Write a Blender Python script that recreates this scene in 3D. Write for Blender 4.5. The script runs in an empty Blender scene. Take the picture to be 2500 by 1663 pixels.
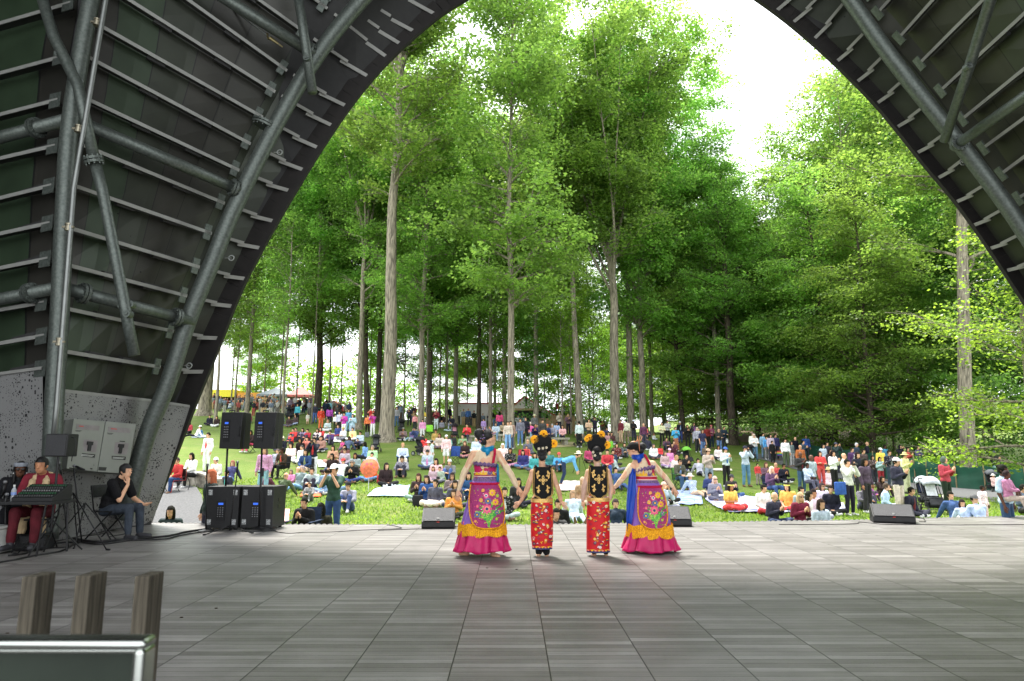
import bpy, math, random
import numpy as np
from mathutils import Vector, Matrix, noise
R = math.radians
random.seed(7)
rng = np.random.default_rng(7)
scene = bpy.context.scene
col = scene.collection

# ---------------------------------------------------------------- camera
FPX, U0, V0, PITCH, EYE = 1666.7, 1250.0, 831.5, R(8.98), 1.45
cam_data = bpy.data.cameras.new('camera')
cam_data.lens = 24.0; cam_data.sensor_width = 36.0
cam_data.clip_start = 0.05; cam_data.clip_end = 2000
cam_data.dof.use_dof = True; cam_data.dof.focus_distance = 10.5; cam_data.dof.aperture_fstop = 4.0
cam = bpy.data.objects.new('camera', cam_data); col.objects.link(cam)
cam.location = (0, 0, EYE); cam.rotation_euler = (R(90) + PITCH, 0, 0)
scene.camera = cam

# ---------------------------------------------------------------- sky, sun, exposure
SUN_EL, SUN_AZ = R(65), R(-20)          # azimuth measured from +Y towards +X
world = bpy.data.worlds.new('World'); scene.world = world; world.use_nodes = True
nt = world.node_tree; nt.nodes.clear()
wo = nt.nodes.new('ShaderNodeOutputWorld'); bg = nt.nodes.new('ShaderNodeBackground')
sky = nt.nodes.new('ShaderNodeTexSky'); sky.sky_type = 'NISHITA'; sky.sun_disc = False
sky.sun_elevation = SUN_EL; sky.sun_rotation = SUN_AZ
sky.air_density = 1.0; sky.dust_density = 4.0; sky.ozone_density = 1.0
tc = nt.nodes.new('ShaderNodeTexCoord'); nz = nt.nodes.new('ShaderNodeTexNoise')
nz.inputs['Scale'].default_value = 2.2; nz.inputs['Detail'].default_value = 6
rp = nt.nodes.new('ShaderNodeMapRange'); rp.inputs[1].default_value = .35; rp.inputs[2].default_value = .7
rp.inputs[3].default_value = .98; rp.inputs[4].default_value = .82
mx = nt.nodes.new('ShaderNodeMix'); mx.data_type = 'RGBA'
nt.links.new(tc.outputs['Generated'], nz.inputs['Vector']); nt.links.new(nz.outputs[0], rp.inputs[0])
nt.links.new(rp.outputs[0], mx.inputs[0]); nt.links.new(sky.outputs[0], mx.inputs[6])
mx.inputs[7].default_value = (11.5, 11.9, 12.2, 1)      # bright even cloud cover over the sky
nt.links.new(mx.outputs[2], bg.inputs[0]); bg.inputs[1].default_value = 0.12
nt.links.new(bg.outputs[0], wo.inputs[0])
sun_d = bpy.data.lights.new('sun', 'SUN'); sun_d.energy = 4.0; sun_d.angle = R(10); sun_d.color = (1, .96, .89)
sun = bpy.data.objects.new('sun', sun_d); col.objects.link(sun)
sdir = Vector((math.sin(SUN_AZ) * math.cos(SUN_EL), math.cos(SUN_AZ) * math.cos(SUN_EL), math.sin(SUN_EL)))
sun.rotation_euler = sdir.to_track_quat('Z', 'Y').to_euler(); sun.location = (0, 0, 60)
vs = scene.view_settings; scene.display_settings.display_device = 'sRGB'
vs.view_transform = 'Standard'; vs.look = 'None'; vs.gamma = 1; vs.exposure = 1.2; vs.use_curve_mapping = False
cy = scene.cycles
cy.max_bounces = 7; cy.diffuse_bounces = 4; cy.glossy_bounces = 3; cy.transmission_bounces = 4; cy.transparent_max_bounces = 4
cy.sample_clamp_indirect = 6; cy.caustics_reflective = False; cy.caustics_refractive = False
cy.use_denoising = True; cy.use_adaptive_sampling = True

# ---------------------------------------------------------------- pixel <-> world
CP, SP = math.cos(PITCH), math.sin(PITCH)
def ray(u, v):
    a = (V0 - v) / FPX
    return Vector(((u - U0) / FPX, CP - a * SP, SP + a * CP))
def at(u, v, Y):
    d = ray(u, v); return Vector((0, 0, EYE)) + d * (Y / d.y)
def floor_at(u, v, z=0.0):
    d = ray(u, v); return Vector((0, 0, EYE)) + d * ((z - EYE) / d.z)
def proj(p):
    x, y, z = p[0], p[1], p[2] - EYE
    f = y * CP + z * SP; up = -y * SP + z * CP
    return U0 + FPX * x / f, V0 - FPX * up / f

# ---------------------------------------------------------------- mesh helpers
class MB:
    def __init__(s): s.v = []; s.f = []; s.m = []
    def add(s, V, F, m=0):
        n = len(s.v); s.v += [tuple(p) for p in V]; s.f += [tuple(i + n for i in f) for f in F]; s.m += [m] * len(F)
    def box(s, c, d, m=0, rz=0, mat=None):
        x, y, z = d[0] / 2, d[1] / 2, d[2] / 2
        V = [Vector((a * x, b * y, e * z)) for a in (-1, 1) for b in (-1, 1) for e in (-1, 1)]
        M = mat if mat is not None else Matrix.Rotation(rz, 3, 'Z')
        s.add([M @ p + Vector(c) for p in V], [(0, 1, 3, 2), (4, 6, 7, 5), (0, 4, 5, 1), (2, 3, 7, 6), (0, 2, 6, 4), (1, 5, 7, 3)], m)
    def beam(s, p, q, wd, w, dd, d, m=0):      # from p to q, width w along wd (centred), depth d along dd (from 0 to d)
        p, q, wd, dd = Vector(p), Vector(q), Vector(wd).normalized(), Vector(dd).normalized()
        V = []
        for e in (p, q):
            for a in (-.5, .5):
                for b in (0, 1): V.append(e + wd * w * a + dd * d * b)
        s.add(V, [(0, 1, 3, 2), (4, 6, 7, 5), (0, 4, 5, 1), (2, 3, 7, 6), (0, 2, 6, 4), (1, 5, 7, 3)], m)
    def tube(s, pts, rad, n=10, m=0, cap=True):
        pts = [Vector(p) for p in pts]
        if not hasattr(rad, '__len__'): rad = [rad] * len(pts)
        ref = Vector((0, 0, 1)); V = []; F = []
        t0 = (pts[1] - pts[0]).normalized()
        if abs(t0.dot(ref)) > .95: ref = Vector((0, 1, 0))
        a = t0.cross(ref).normalized()
        for i, p in enumerate(pts):
            t = (pts[min(i + 1, len(pts) - 1)] - pts[max(i - 1, 0)])
            t = t.normalized() if t.length > 1e-9 else t0
            a = (a - t * a.dot(t)); a = a.normalized() if a.length > 1e-6 else t.orthogonal().normalized()
            b = t.cross(a)
            for k in range(n):
                g = 2 * math.pi * k / n
                V.append(p + (a * math.cos(g) + b * math.sin(g)) * rad[i])
        for i in range(len(pts) - 1):
            for k in range(n):
                k2 = (k + 1) % n
                F.append((i * n + k, i * n + k2, (i + 1) * n + k2, (i + 1) * n + k))
        if cap:
            F.append(tuple(range(n))[::-1]); F.append(tuple((len(pts) - 1) * n + k for k in range(n)))
        s.add(V, F, m)
    def ell(s, c, r, m=0, mat=None, nu=14, nv=9):
        V = []; F = []
        for j in range(1, nv):
            th = math.pi * j / nv
            for i in range(nu):
                ph = 2 * math.pi * i / nu
                V.append(Vector((r[0] * math.sin(th) * math.cos(ph), r[1] * math.sin(th) * math.sin(ph), r[2] * math.cos(th))))
        V.append(Vector((0, 0, r[2]))); V.append(Vector((0, 0, -r[2])))
        for j in range(nv - 2):
            for i in range(nu):
                i2 = (i + 1) % nu
                F.append((j * nu + i, (j + 1) * nu + i, (j + 1) * nu + i2, j * nu + i2))
        t = (nv - 1) * nu
        for i in range(nu):
            i2 = (i + 1) % nu
            F.append((t, i, i2)); F.append((t + 1, (nv - 2) * nu + i2, (nv - 2) * nu + i))
        if mat is not None: V = [mat @ p for p in V]
        s.add([p + Vector(c) for p in V], F, m)
    def caps(s, p, r1, q, r2, m=0, n=10):      # tapered capsule
        p, q = Vector(p), Vector(q); d = q - p
        if d.length < 1e-5: d = Vector((0, 0, 1e-4))
        t = d.normalized(); P = []; Rr = []
        for k in range(4):
            a = math.pi / 2 * k / 4; P.append(p - t * r1 * math.cos(a)); Rr.append(max(r1 * math.sin(a), .0004))
        P.append(p); Rr.append(r1); P.append(q); Rr.append(r2)
        for k in range(3, -1, -1):
            a = math.pi / 2 * k / 4; P.append(q + t * r2 * math.cos(a)); Rr.append(max(r2 * math.sin(a), .0004))
        s.tube(P, Rr, n, m)
    def lathe(s, prof, c=(0, 0, 0), n=24, m=0, sx=1, sy=1, mat=None, fold=None):
        V = []; F = []
        for i, (r, z) in enumerate(prof):
            for k in range(n):
                g = 2 * math.pi * k / n
                rr = r if fold is None else fold(r, z, g)
                V.append(Vector((rr * math.cos(g) * sx, rr * math.sin(g) * sy, z)))
        for i in range(len(prof) - 1):
            for k in range(n):
                k2 = (k + 1) % n; F.append((i * n + k, i * n + k2, (i + 1) * n + k2, (i + 1) * n + k))
        if mat is not None: V = [mat @ p for p in V]
        s.add([p + Vector(c) for p in V], F, m)
    def prism(s, poly, d, c=(0, 0, 0), m=0, mat=None):   # poly in XZ, extruded d along Y
        n = len(poly)
        V = [Vector((x, -d / 2, z)) for x, z in poly] + [Vector((x, d / 2, z)) for x, z in poly]
        F = [tuple(range(n)), tuple(range(2 * n - 1, n - 1, -1))] + [(i, i + n, (i + 1) % n + n, (i + 1) % n) for i in range(n)]
        if mat is not None: V = [mat @ p for p in V]
        s.add([p + Vector(c) for p in V], F, m)
    def mesh(s, name, smooth=False):
        me = bpy.data.meshes.new(name); me.from_pydata(s.v, [], s.f)
        if any(s.m): me.polygons.foreach_set('material_index', s.m)
        if smooth: me.polygons.foreach_set('use_smooth', [True] * len(me.polygons))
        me.update(); return me
    def build(s, name, mats, parent=None, smooth=False, loc=None, bevel=0, seg=2):
        return obj(name, s.mesh(name, smooth), mats, parent, loc, bevel, seg)

def obj(name, me, mats, parent=None, loc=None, bevel=0, seg=2):
    o = bpy.data.objects.new(name, me); col.objects.link(o)
    if not isinstance(mats, (list, tuple)): mats = [mats]
    if len(me.materials) == 0:
        for m in mats: me.materials.append(m)
    if parent is not None: o.parent = parent
    if loc is not None: o.location = loc
    if bevel:
        b = o.modifiers.new('bevel', 'BEVEL'); b.width = bevel; b.segments = seg; b.limit_method = 'ANGLE'
    return o
def tag(o, label=None, cat=None, group=None, kind=None):
    if label: o['label'] = label
    if cat: o['category'] = cat
    if group: o['group'] = group
    if kind: o['kind'] = kind
    return o
def thing(name, label, cat, loc=(0, 0, 0), rz=0, group=None):
    o = bpy.data.objects.new(name, None); col.objects.link(o)
    o.location = loc; o.rotation_euler = (0, 0, rz); o.empty_display_size = .1
    return tag(o, label, cat, group)
def copy_tree(o, parent=None):
    c = o.copy(); col.objects.link(c)
    if parent is not None: c.parent = parent
    for ch in list(o.children): copy_tree(ch, c)
    return c

# ---------------------------------------------------------------- materials
def srgb(h):
    if isinstance(h, str):
        if len(h) == 3: h = ''.join(c * 2 for c in h)
        c = [int(h[i:i + 2], 16) / 255 for i in (0, 2, 4)]
        return tuple(x / 12.92 if x <= .04045 else ((x + .055) / 1.055) ** 2.4 for x in c)
    return tuple(h)
def mat(name, c, rough=.7, metal=0, var=.12, scale=8, bump=0, bscale=40, spec=.4, coord='Object', c2=None, sheen=0):
    m = bpy.data.materials.new(name); m.use_nodes = True; t = m.node_tree
    p = t.nodes['Principled BSDF']; c = srgb(c)
    p.inputs['Roughness'].default_value = rough; p.inputs['Metallic'].default_value = metal
    p.inputs['Specular IOR Level'].default_value = spec
    co = t.nodes.new('ShaderNodeTexCoord'); n = t.nodes.new('ShaderNodeTexNoise')
    n.inputs['Scale'].default_value = scale; n.inputs['Detail'].default_value = 5
    t.links.new(co.outputs[coord], n.inputs['Vector'])
    r = t.nodes.new('ShaderNodeValToRGB'); r.color_ramp.elements[0].position = .3; r.color_ramp.elements[1].position = .7
    a = tuple(max(0, x * (1 - var)) for x in c) if c2 is None else srgb(c2)
    b = tuple(min(1, x * (1 + var)) for x in c)
    r.color_ramp.elements[0].color = (*a, 1); r.color_ramp.elements[1].color = (*b, 1)
    t.links.new(n.outputs[0], r.inputs[0]); t.links.new(r.outputs[0], p.inputs['Base Color'])
    if bump:
        n2 = t.nodes.new('ShaderNodeTexNoise'); n2.inputs['Scale'].default_value = bscale; n2.inputs['Detail'].default_value = 4
        t.links.new(co.outputs[coord], n2.inputs['Vector'])
        bp = t.nodes.new('ShaderNodeBump'); bp.inputs['Strength'].default_value = bump; bp.inputs['Distance'].default_value = .02
        t.links.new(n2.outputs[0], bp.inputs['Height']); t.links.new(bp.outputs[0], p.inputs['Normal'])
    return m
def add_node(m, kind, **kw):
    n = m.node_tree.nodes.new(kind)
    for k, v in kw.items(): setattr(n, k, v)
    return n
_mc = {}
def cloth(h):
    if h not in _mc: c = srgb(h); l = sum(c) / 3; _mc[h] = mat('cloth_' + h, tuple((x * .84 + l * .16) * .93 for x in c), .85, 0, .24, 11, .5, 26, .25)
    return _mc[h]
def pattern(h, kind):
    k = (h, kind)
    if k in _mc: return _mc[k]
    m = mat('cloth_pattern_' + h, h, .85, 0, .2, 11, .4, 26, .25); t = m.node_tree; p = t.nodes['Principled BSDF']; co = t.nodes['Texture Coordinate']
    w = t.nodes.new({'stripe': 'ShaderNodeTexWave', 'check': 'ShaderNodeTexChecker', 'dot': 'ShaderNodeTexVoronoi'}[kind]); t.links.new(co.outputs['Object'], w.inputs['Vector'])
    w.inputs['Scale'].default_value = {'stripe': 9, 'check': 22, 'dot': 16}[kind]
    if kind == 'stripe': w.bands_direction = 'Z'
    f = w.outputs['Fac' if kind != 'dot' else 'Distance']; g = t.nodes.new('ShaderNodeMath'); g.operation = 'LESS_THAN'; g.inputs[1].default_value = {'stripe': .5, 'check': .5, 'dot': .33}[kind]; t.links.new(f, g.inputs[0])
    x = t.nodes.new('ShaderNodeMix'); x.data_type = 'RGBA'; c = srgb(h); lum = sum(c) / 3; x.inputs[7].default_value = (.6, .58, .56, 1) if lum < .3 else (.12, .10, .14, 1)
    s = t.nodes.new('ShaderNodeMath'); s.operation = 'MULTIPLY'; s.inputs[1].default_value = .4; t.links.new(g.outputs[0], s.inputs[0]); t.links.new(s.outputs[0], x.inputs[0])
    src = p.inputs['Base Color'].links[0].from_socket; t.links.new(src, x.inputs[6]); t.links.new(x.outputs[2], p.inputs['Base Color']); _mc[k] = m; return m
def paint(h, rough=.5, metal=0):
    k = ('p', h, rough, metal)
    if k not in _mc: _mc[k] = mat('paint_' + h, h, rough, metal, .1, 6, .05, 30)
    return _mc[k]
def plastic(h): return paint(h, .42)

def leaf_mat(name, c, tr, var=.35):
    m = bpy.data.materials.new(name); m.use_nodes = True; t = m.node_tree; t.nodes.clear()
    out = t.nodes.new('ShaderNodeOutputMaterial'); g = t.nodes.new('ShaderNodeNewGeometry')
    oi = t.nodes.new('ShaderNodeObjectInfo')
    def ramp(c):
        r = t.nodes.new('ShaderNodeValToRGB'); e = r.color_ramp.elements
        e[0].color = (c[0] * (1 - var), c[1] * (1 - var * .8), c[2] * (1 - var), 1)
        e[1].color = (c[0] * (1 + var * 1.2), c[1] * (1 + var), c[2] * (1 + var * .4), 1)
        t.links.new(g.outputs['Random Per Island'], r.inputs[0]); return r
    a, b = ramp(c), ramp(tr)
    def hs(x):
        h = t.nodes.new('ShaderNodeHueSaturation'); mr = t.nodes.new('ShaderNodeMapRange')
        mr.inputs[3].default_value = .49; mr.inputs[4].default_value = .52
        mv = t.nodes.new('ShaderNodeMapRange'); mv.inputs[3].default_value = .85; mv.inputs[4].default_value = 1.2
        t.links.new(oi.outputs['Random'], mr.inputs[0]); t.links.new(mr.outputs[0], h.inputs['Hue'])
        t.links.new(oi.outputs['Random'], mv.inputs[0]); t.links.new(mv.outputs[0], h.inputs['Value'])
        t.links.new(x.outputs[0], h.inputs['Color']); return h
    co = t.nodes.new('ShaderNodeTexCoord'); nn = t.nodes.new('ShaderNodeTexNoise'); nn.inputs['Scale'].default_value = .42; nn.inputs['Detail'].default_value = 3; t.links.new(co.outputs['Object'], nn.inputs['Vector'])
    nv = t.nodes.new('ShaderNodeMapRange'); nv.inputs[1].default_value = .36; nv.inputs[2].default_value = .64; nv.inputs[3].default_value = .72; nv.inputs[4].default_value = 1.4; t.links.new(nn.outputs[0], nv.inputs[0])
    def hs2(x):
        q = t.nodes.new('ShaderNodeVectorMath'); q.operation = 'SCALE'; t.links.new(hs(x).outputs[0], q.inputs[0]); t.links.new(nv.outputs[0], q.inputs['Scale']); return q
    d = t.nodes.new('ShaderNodeBsdfPrincipled'); d.inputs['Roughness'].default_value = .42; d.inputs['Specular IOR Level'].default_value = .35
    tl = t.nodes.new('ShaderNodeBsdfTranslucent'); mx = t.nodes.new('ShaderNodeMixShader'); mx.inputs[0].default_value = .48
    t.links.new(hs2(a).outputs[0], d.inputs['Base Color']); t.links.new(hs2(b).outputs[0], tl.inputs[0])
    t.links.new(d.outputs[0], mx.inputs[1]); t.links.new(tl.outputs[0], mx.inputs[2]); t.links.new(mx.outputs[0], out.inputs[0])
    return m
def bark_mat(name, c1, c2):
    m = bpy.data.materials.new(name); m.use_nodes = True; t = m.node_tree; p = t.nodes['Principled BSDF']
    p.inputs['Roughness'].default_value = .95; p.inputs['Specular IOR Level'].default_value = .15
    co = t.nodes.new('ShaderNodeTexCoord'); mp = t.nodes.new('ShaderNodeMapping'); mp.inputs['Scale'].default_value = (6, 6, .7)
    n = t.nodes.new('ShaderNodeTexNoise'); n.inputs['Scale'].default_value = 2.2; n.inputs['Detail'].default_value = 8; n.inputs['Distortion'].default_value = .6
    r = t.nodes.new('ShaderNodeValToRGB'); r.color_ramp.elements[0].position = .35; r.color_ramp.elements[1].position = .62
    r.color_ramp.elements[0].color = (*srgb(c1), 1); r.color_ramp.elements[1].color = (*srgb(c2), 1)
    bp = t.nodes.new('ShaderNodeBump'); bp.inputs['Strength'].default_value = .9; bp.inputs['Distance'].default_value = .06
    t.links.new(co.outputs['Object'], mp.inputs[0]); t.links.new(mp.outputs[0], n.inputs['Vector']); t.links.new(n.outputs[0], r.inputs[0])
    t.links.new(r.outputs[0], p.inputs['Base Color']); t.links.new(n.outputs[0], bp.inputs['Height']); t.links.new(bp.outputs[0], p.inputs['Normal'])
    return m

# ---------------------------------------------------------------- terrain
TU = [(-1.6, 'L'), ((360 - 1250) / FPX, 'L'), ((700 - 1250) / FPX, 'L'), (-.18, 'LM'), (0, 'M'), (.15, 'N'), (.3, 'O'), (.45, 'P'), (.69, 'Q'), (1.7, 'Q')]
TY = [0, 13, 20, 28, 36, 44, 52, 60, 70, 80, 100, 150, 420]
TZ = dict(L=[-.75, -.72, -.62, .1, .75, 1.65, 2.5, 3.4, 4.8, 6.0, 6.3, 6.3, 5],
          LM=[-.75, -.72, -.62, .05, .72, 1.6, 2.4, 3.2, 4.2, 4.8, 5, 5.0, 5],
          M=[-.75, -.72, -.62, 0, .7, 1.5, 2.2, 2.9, 3.5, 3.8, 3.9, 4.0, 4],
          N=[-.75, -.72, -.65, -.2, .4, 1.1, 1.8, 2.5, 3.0, 3.3, 3.5, 4.6, 12],
          O=[-.75, -.7, -.65, -.4, .1, .7, 1.3, 1.9, 2.6, 3.2, 4.0, 7.6, 22],
          P=[-.75, -.7, -.65, -.5, -.3, .2, .8, 1.4, 2.0, 2.6, 4.0, 8.6, 26],
          Q=[-.75, -.7, -.65, -.6, -.5, -.2, .3, .8, 1.5, 2.2, 4.0, 9.6, 30])
def _sm(xs, x):
    if x <= xs[0]: return 0, 0.0
    for i in range(len(xs) - 1):
        if x <= xs[i + 1]: return i, (x - xs[i]) / (xs[i + 1] - xs[i])
    return len(xs) - 2, 1.0
def H(x, y):
    yy = max(y, .5); t = x / max(yy, 6)
    i, a = _sm([q[0] for q in TU], t); a = a * a * (3 - 2 * a)
    j, b = _sm(TY, yy)
    def col_(k):
        z = TZ[TU[k][1]]
        def g(n): n = max(0, min(len(z) - 1, n)); return z[n]
        p0, p1, p2, p3 = g(j - 1), g(j), g(j + 1), g(j + 2)
        h = TY[min(j + 1, len(TY) - 1)] - TY[j]
        m1 = (p2 - p0) / max(TY[min(j + 1, len(TY) - 1)] - TY[max(j - 1, 0)], 1) * h
        m2 = (p3 - p1) / max(TY[min(j + 2, len(TY) - 1)] - TY[j], 1) * h
        b2, b3 = b * b, b * b * b
        return (2 * b3 - 3 * b2 + 1) * p1 + (b3 - 2 * b2 + b) * m1 + (-2 * b3 + 3 * b2) * p2 + (b3 - b2) * m2
    z = col_(i) * (1 - a) + col_(i + 1) * a
    return z + .05 * noise.noise(Vector((x * .15, y * .15, 0)))
def ground_at(u, v, Ymin=13.6, Ymax=200):
    Y = Ymin; last = None
    while Y < Ymax:
        p = at(u, v, Y); g = p.z - H(p.x, p.y)
        if g <= 0: return Vector((p.x, p.y, H(p.x, p.y)))
        Y *= 1.004
    p = at(u, v, 90); return Vector((p.x, p.y, H(p.x, p.y)))
def head_at(u, v, h, Ymin=13.75, Ymax=105):
    """the spot on the ground where something h metres tall has its top at pixel (u, v)"""
    best = None; Y = Ymin
    while Y < Ymax:
        d = ray(u, v); X = d.x * Y / d.y
        z = H(X, Y); pv = proj((X, Y, z + h))[1]; e = pv - v
        if best is None or abs(e) < best[0]: best = (abs(e), X, Y, z)
        if e < -1.2: break
        Y *= 1.006
    return Vector(best[1:])

def terrain():
    ys = [-14] + list(np.arange(0, 12, 3)) + list(np.arange(12, 30, .5)) + list(np.arange(30, 100, 1.0)) + list(np.arange(100, 420, 12))
    ts = np.linspace(-1, 1, 150)
    V = []; F = []
    for y in ys:
        w = max(30, abs(y) * 1.6 + 22)
        for t in ts: V.append((t * w, y, H(t * w, y)))
    n = len(ts)
    for i in range(len(ys) - 1):
        for k in range(n - 1): F.append((i * n + k, i * n + k + 1, (i + 1) * n + k + 1, (i + 1) * n + k))
    mb = MB(); mb.add(V, F)
    m = bpy.data.materials.new('lawn'); m.use_nodes = True; t = m.node_tree; p = t.nodes['Principled BSDF']
    p.inputs['Roughness'].default_value = .9; p.inputs['Specular IOR Level'].default_value = .15
    co = t.nodes.new('ShaderNodeTexCoord')
    def N(scale, det=6):
        q = t.nodes.new('ShaderNodeTexNoise'); q.inputs['Scale'].default_value = scale; q.inputs['Detail'].default_value = det
        t.links.new(co.outputs['Object'], q.inputs['Vector']); return q
    def Rm(q, a, b, p0=.35, p1=.65):
        r = t.nodes.new('ShaderNodeValToRGB'); r.color_ramp.elements[0].position = p0; r.color_ramp.elements[1].position = p1
        r.color_ramp.elements[0].color = (*a, 1); r.color_ramp.elements[1].color = (*b, 1); t.links.new(q.outputs[0], r.inputs[0]); return r
    g = Rm(N(.35), (.085, .15, .022), (.15, .21, .04))
    g2 = Rm(N(28, 3), (.06, .11, .018), (.19, .25, .06))
    mx1 = t.nodes.new('ShaderNodeMix'); mx1.data_type = 'RGBA'; mx1.inputs[0].default_value = .5
    t.links.new(g.outputs[0], mx1.inputs[6]); t.links.new(g2.outputs[0], mx1.inputs[7])
    # worn straw-coloured patches and the leaf-litter floor of the wood on the right
    dry = Rm(N(.9), (0, 0, 0), (1, 1, 1), .52, .70)
    mx2 = t.nodes.new('ShaderNodeMix'); mx2.data_type = 'RGBA'; mx2.inputs[7].default_value = (.24, .22, .09, 1)
    sc = t.nodes.new('ShaderNodeMath'); sc.operation = 'MULTIPLY'; sc.inputs[1].default_value = .55
    t.links.new(dry.outputs[0], sc.inputs[0]); t.links.new(sc.outputs[0], mx2.inputs[0]); t.links.new(mx1.outputs[2], mx2.inputs[6])
    t.links.new(mx2.outputs[2], p.inputs['Base Color'])
    bp = t.nodes.new('ShaderNodeBump'); bp.inputs['Strength'].default_value = .8; bp.inputs['Distance'].default_value = .05
    t.links.new(N(45, 4).outputs[0], bp.inputs['Height']); t.links.new(bp.outputs[0], p.inputs['Normal'])
    o = mb.build('ground', m, smooth=True); tag(o, kind='structure')
terrain()

def drape(name, pairs, m, lift=.02, n=8, k=6, kind='structure', label=None, cat=None, thick=0, group=None, wav=0):
    """ribbon laid on the ground between pairs of (left pixel, right pixel)"""
    L = [ground_at(*a) for a, b in pairs]; Rr = [ground_at(*b) for a, b in pairs]
    V = []; F = []; rows = 0
    for i in range(len(pairs) - 1):
        for s in range(n if i < len(pairs) - 2 else n + 1):
            f = s / n
            a = L[i].lerp(L[i + 1], f); b = Rr[i].lerp(Rr[i + 1], f)
            for c in range(k + 1):
                q = a.lerp(b, c / k); z = H(q.x, q.y) + lift
                if wav: z += wav * (noise.noise(Vector((q.x * 4, q.y * 4, 3))) + .6)
                V.append((q.x, q.y, z))
            rows += 1
    for i in range(rows - 1):
        for c in range(k): F.append((i * (k + 1) + c, i * (k + 1) + c + 1, (i + 1) * (k + 1) + c + 1, (i + 1) * (k + 1) + c))
    mb = MB(); mb.add(V, F); o = mb.build(name, m, smooth=True)
    tag(o, label, cat, group, kind if not label else None)
    if thick:
        md = o.modifiers.new('thick', 'SOLIDIFY'); md.thickness = thick; md.offset = -1
    return o
# ================================================================ stage floor
def stage_floor():
    edge_px = [(-400, 1270), (0, 1274), (365, 1277), (700, 1281), (1250, 1282), (1750, 1275), (2100, 1270), (2500, 1260), (3100, 1242)]
    E = [floor_at(*p) for p in edge_px]
    V = []; F = []
    xs = [e.x for e in E]
    for e in E: V.append((e.x, e.y, 0))
    for e in E: V.append((e.x, -9, 0))
    for e in E: V.append((e.x, e.y, -.16))
    n = len(E)
    for i in range(n - 1):
        F.append((i, i + n, i + n + 1, i + 1)); F.append((i, i + 1, i + 1 + 2 * n, i + 2 * n))
    mb = MB(); mb.add(V, F)
    m = bpy.data.materials.new('weathered_deck'); m.use_nodes = True; t = m.node_tree; p = t.nodes['Principled BSDF']
    co = t.nodes.new('ShaderNodeTexCoord'); mp = t.nodes.new('ShaderNodeMapping'); mp.inputs['Location'].default_value = (.656 - .249, 0, 0)
    br = t.nodes.new('ShaderNodeTexBrick'); br.offset = 0; br.squash = 1
    br.inputs['Scale'].default_value = 1; br.inputs['Brick Width'].default_value = .656; br.inputs['Row Height'].default_value = .09
    br.inputs['Mortar Size'].default_value = .003; br.inputs['Mortar Smooth'].default_value = .2; br.inputs['Bias'].default_value = 0
    br.inputs['Color1'].default_value = (1, 1, 1, 1); br.inputs['Color2'].default_value = (1, 1, 1, 1); br.inputs['Mortar'].default_value = (.2, .19, .18, 1)
    t.links.new(co.outputs['Object'], mp.inputs[0]); t.links.new(mp.outputs[0], br.inputs['Vector'])
    sn = t.nodes.new('ShaderNodeVectorMath'); sn.operation = 'SNAP'; sn.inputs[1].default_value = (.656, .09, 1); wn = t.nodes.new('ShaderNodeTexWhiteNoise'); wn.noise_dimensions = '2D'
    t.links.new(mp.outputs[0], sn.inputs[0]); t.links.new(sn.outputs[0], wn.inputs['Vector']); wr = t.nodes.new('ShaderNodeValToRGB'); we = wr.color_ramp.elements
    we[0].color = (.155, .146, .138, 1); we[1].color = (.30, .287, .278, 1); we[1].position = 1; e3 = we.new(.8); e3.color = (.235, .222, .214, 1); t.links.new(wn.outputs['Value'], wr.inputs[0])
    # fine grain running along each board
    mp2 = t.nodes.new('ShaderNodeMapping'); mp2.inputs['Scale'].default_value = (1.6, 110, 1)
    n1 = t.nodes.new('ShaderNodeTexNoise'); n1.inputs['Scale'].default_value = 1; n1.inputs['Detail'].default_value = 7
    t.links.new(co.outputs['Object'], mp2.inputs[0]); t.links.new(mp2.outputs[0], n1.inputs['Vector'])
    r1 = t.nodes.new('ShaderNodeMapRange'); r1.inputs[1].default_value = .3; r1.inputs[2].default_value = .7; r1.inputs[3].default_value = .76; r1.inputs[4].default_value = 1.22
    t.links.new(n1.outputs[0], r1.inputs[0])
    n2 = t.nodes.new('ShaderNodeTexNoise'); n2.inputs['Scale'].default_value = 2.6; n2.inputs['Detail'].default_value = 9
    t.links.new(co.outputs['Object'], n2.inputs['Vector'])
    r2 = t.nodes.new('ShaderNodeMapRange'); r2.inputs[1].default_value = .3; r2.inputs[2].default_value = .7; r2.inputs[3].default_value = .86; r2.inputs[4].default_value = 1.1
    t.links.new(n2.outputs[0], r2.inputs[0])
    mu = t.nodes.new('ShaderNodeMath'); mu.operation = 'MULTIPLY'; t.links.new(r1.outputs[0], mu.inputs[0]); t.links.new(r2.outputs[0], mu.inputs[1])
    vm = t.nodes.new('ShaderNodeVectorMath'); vm.operation = 'SCALE'; vmm = t.nodes.new('ShaderNodeVectorMath'); vmm.operation = 'MULTIPLY'; t.links.new(br.outputs[0], vmm.inputs[0]); t.links.new(wr.outputs[0], vmm.inputs[1]); t.links.new(vmm.outputs[0], vm.inputs[0]); t.links.new(mu.outputs[0], vm.inputs['Scale'])
    # darker continuous joints between the board panels
    sx = t.nodes.new('ShaderNodeSeparateXYZ'); t.links.new(mp.outputs[0], sx.inputs[0])
    md = t.nodes.new('ShaderNodeMath'); md.operation = 'PINGPONG'; md.inputs[1].default_value = .328; t.links.new(sx.outputs[0], md.inputs[0])
    gt = t.nodes.new('ShaderNodeMath'); gt.operation = 'GREATER_THAN'; gt.inputs[1].default_value = .0045; t.links.new(md.outputs[0], gt.inputs[0])
    mm = t.nodes.new('ShaderNodeMapRange'); mm.inputs[3].default_value = .12; mm.inputs[4].default_value = 1; t.links.new(gt.outputs[0], mm.inputs[0])
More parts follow.
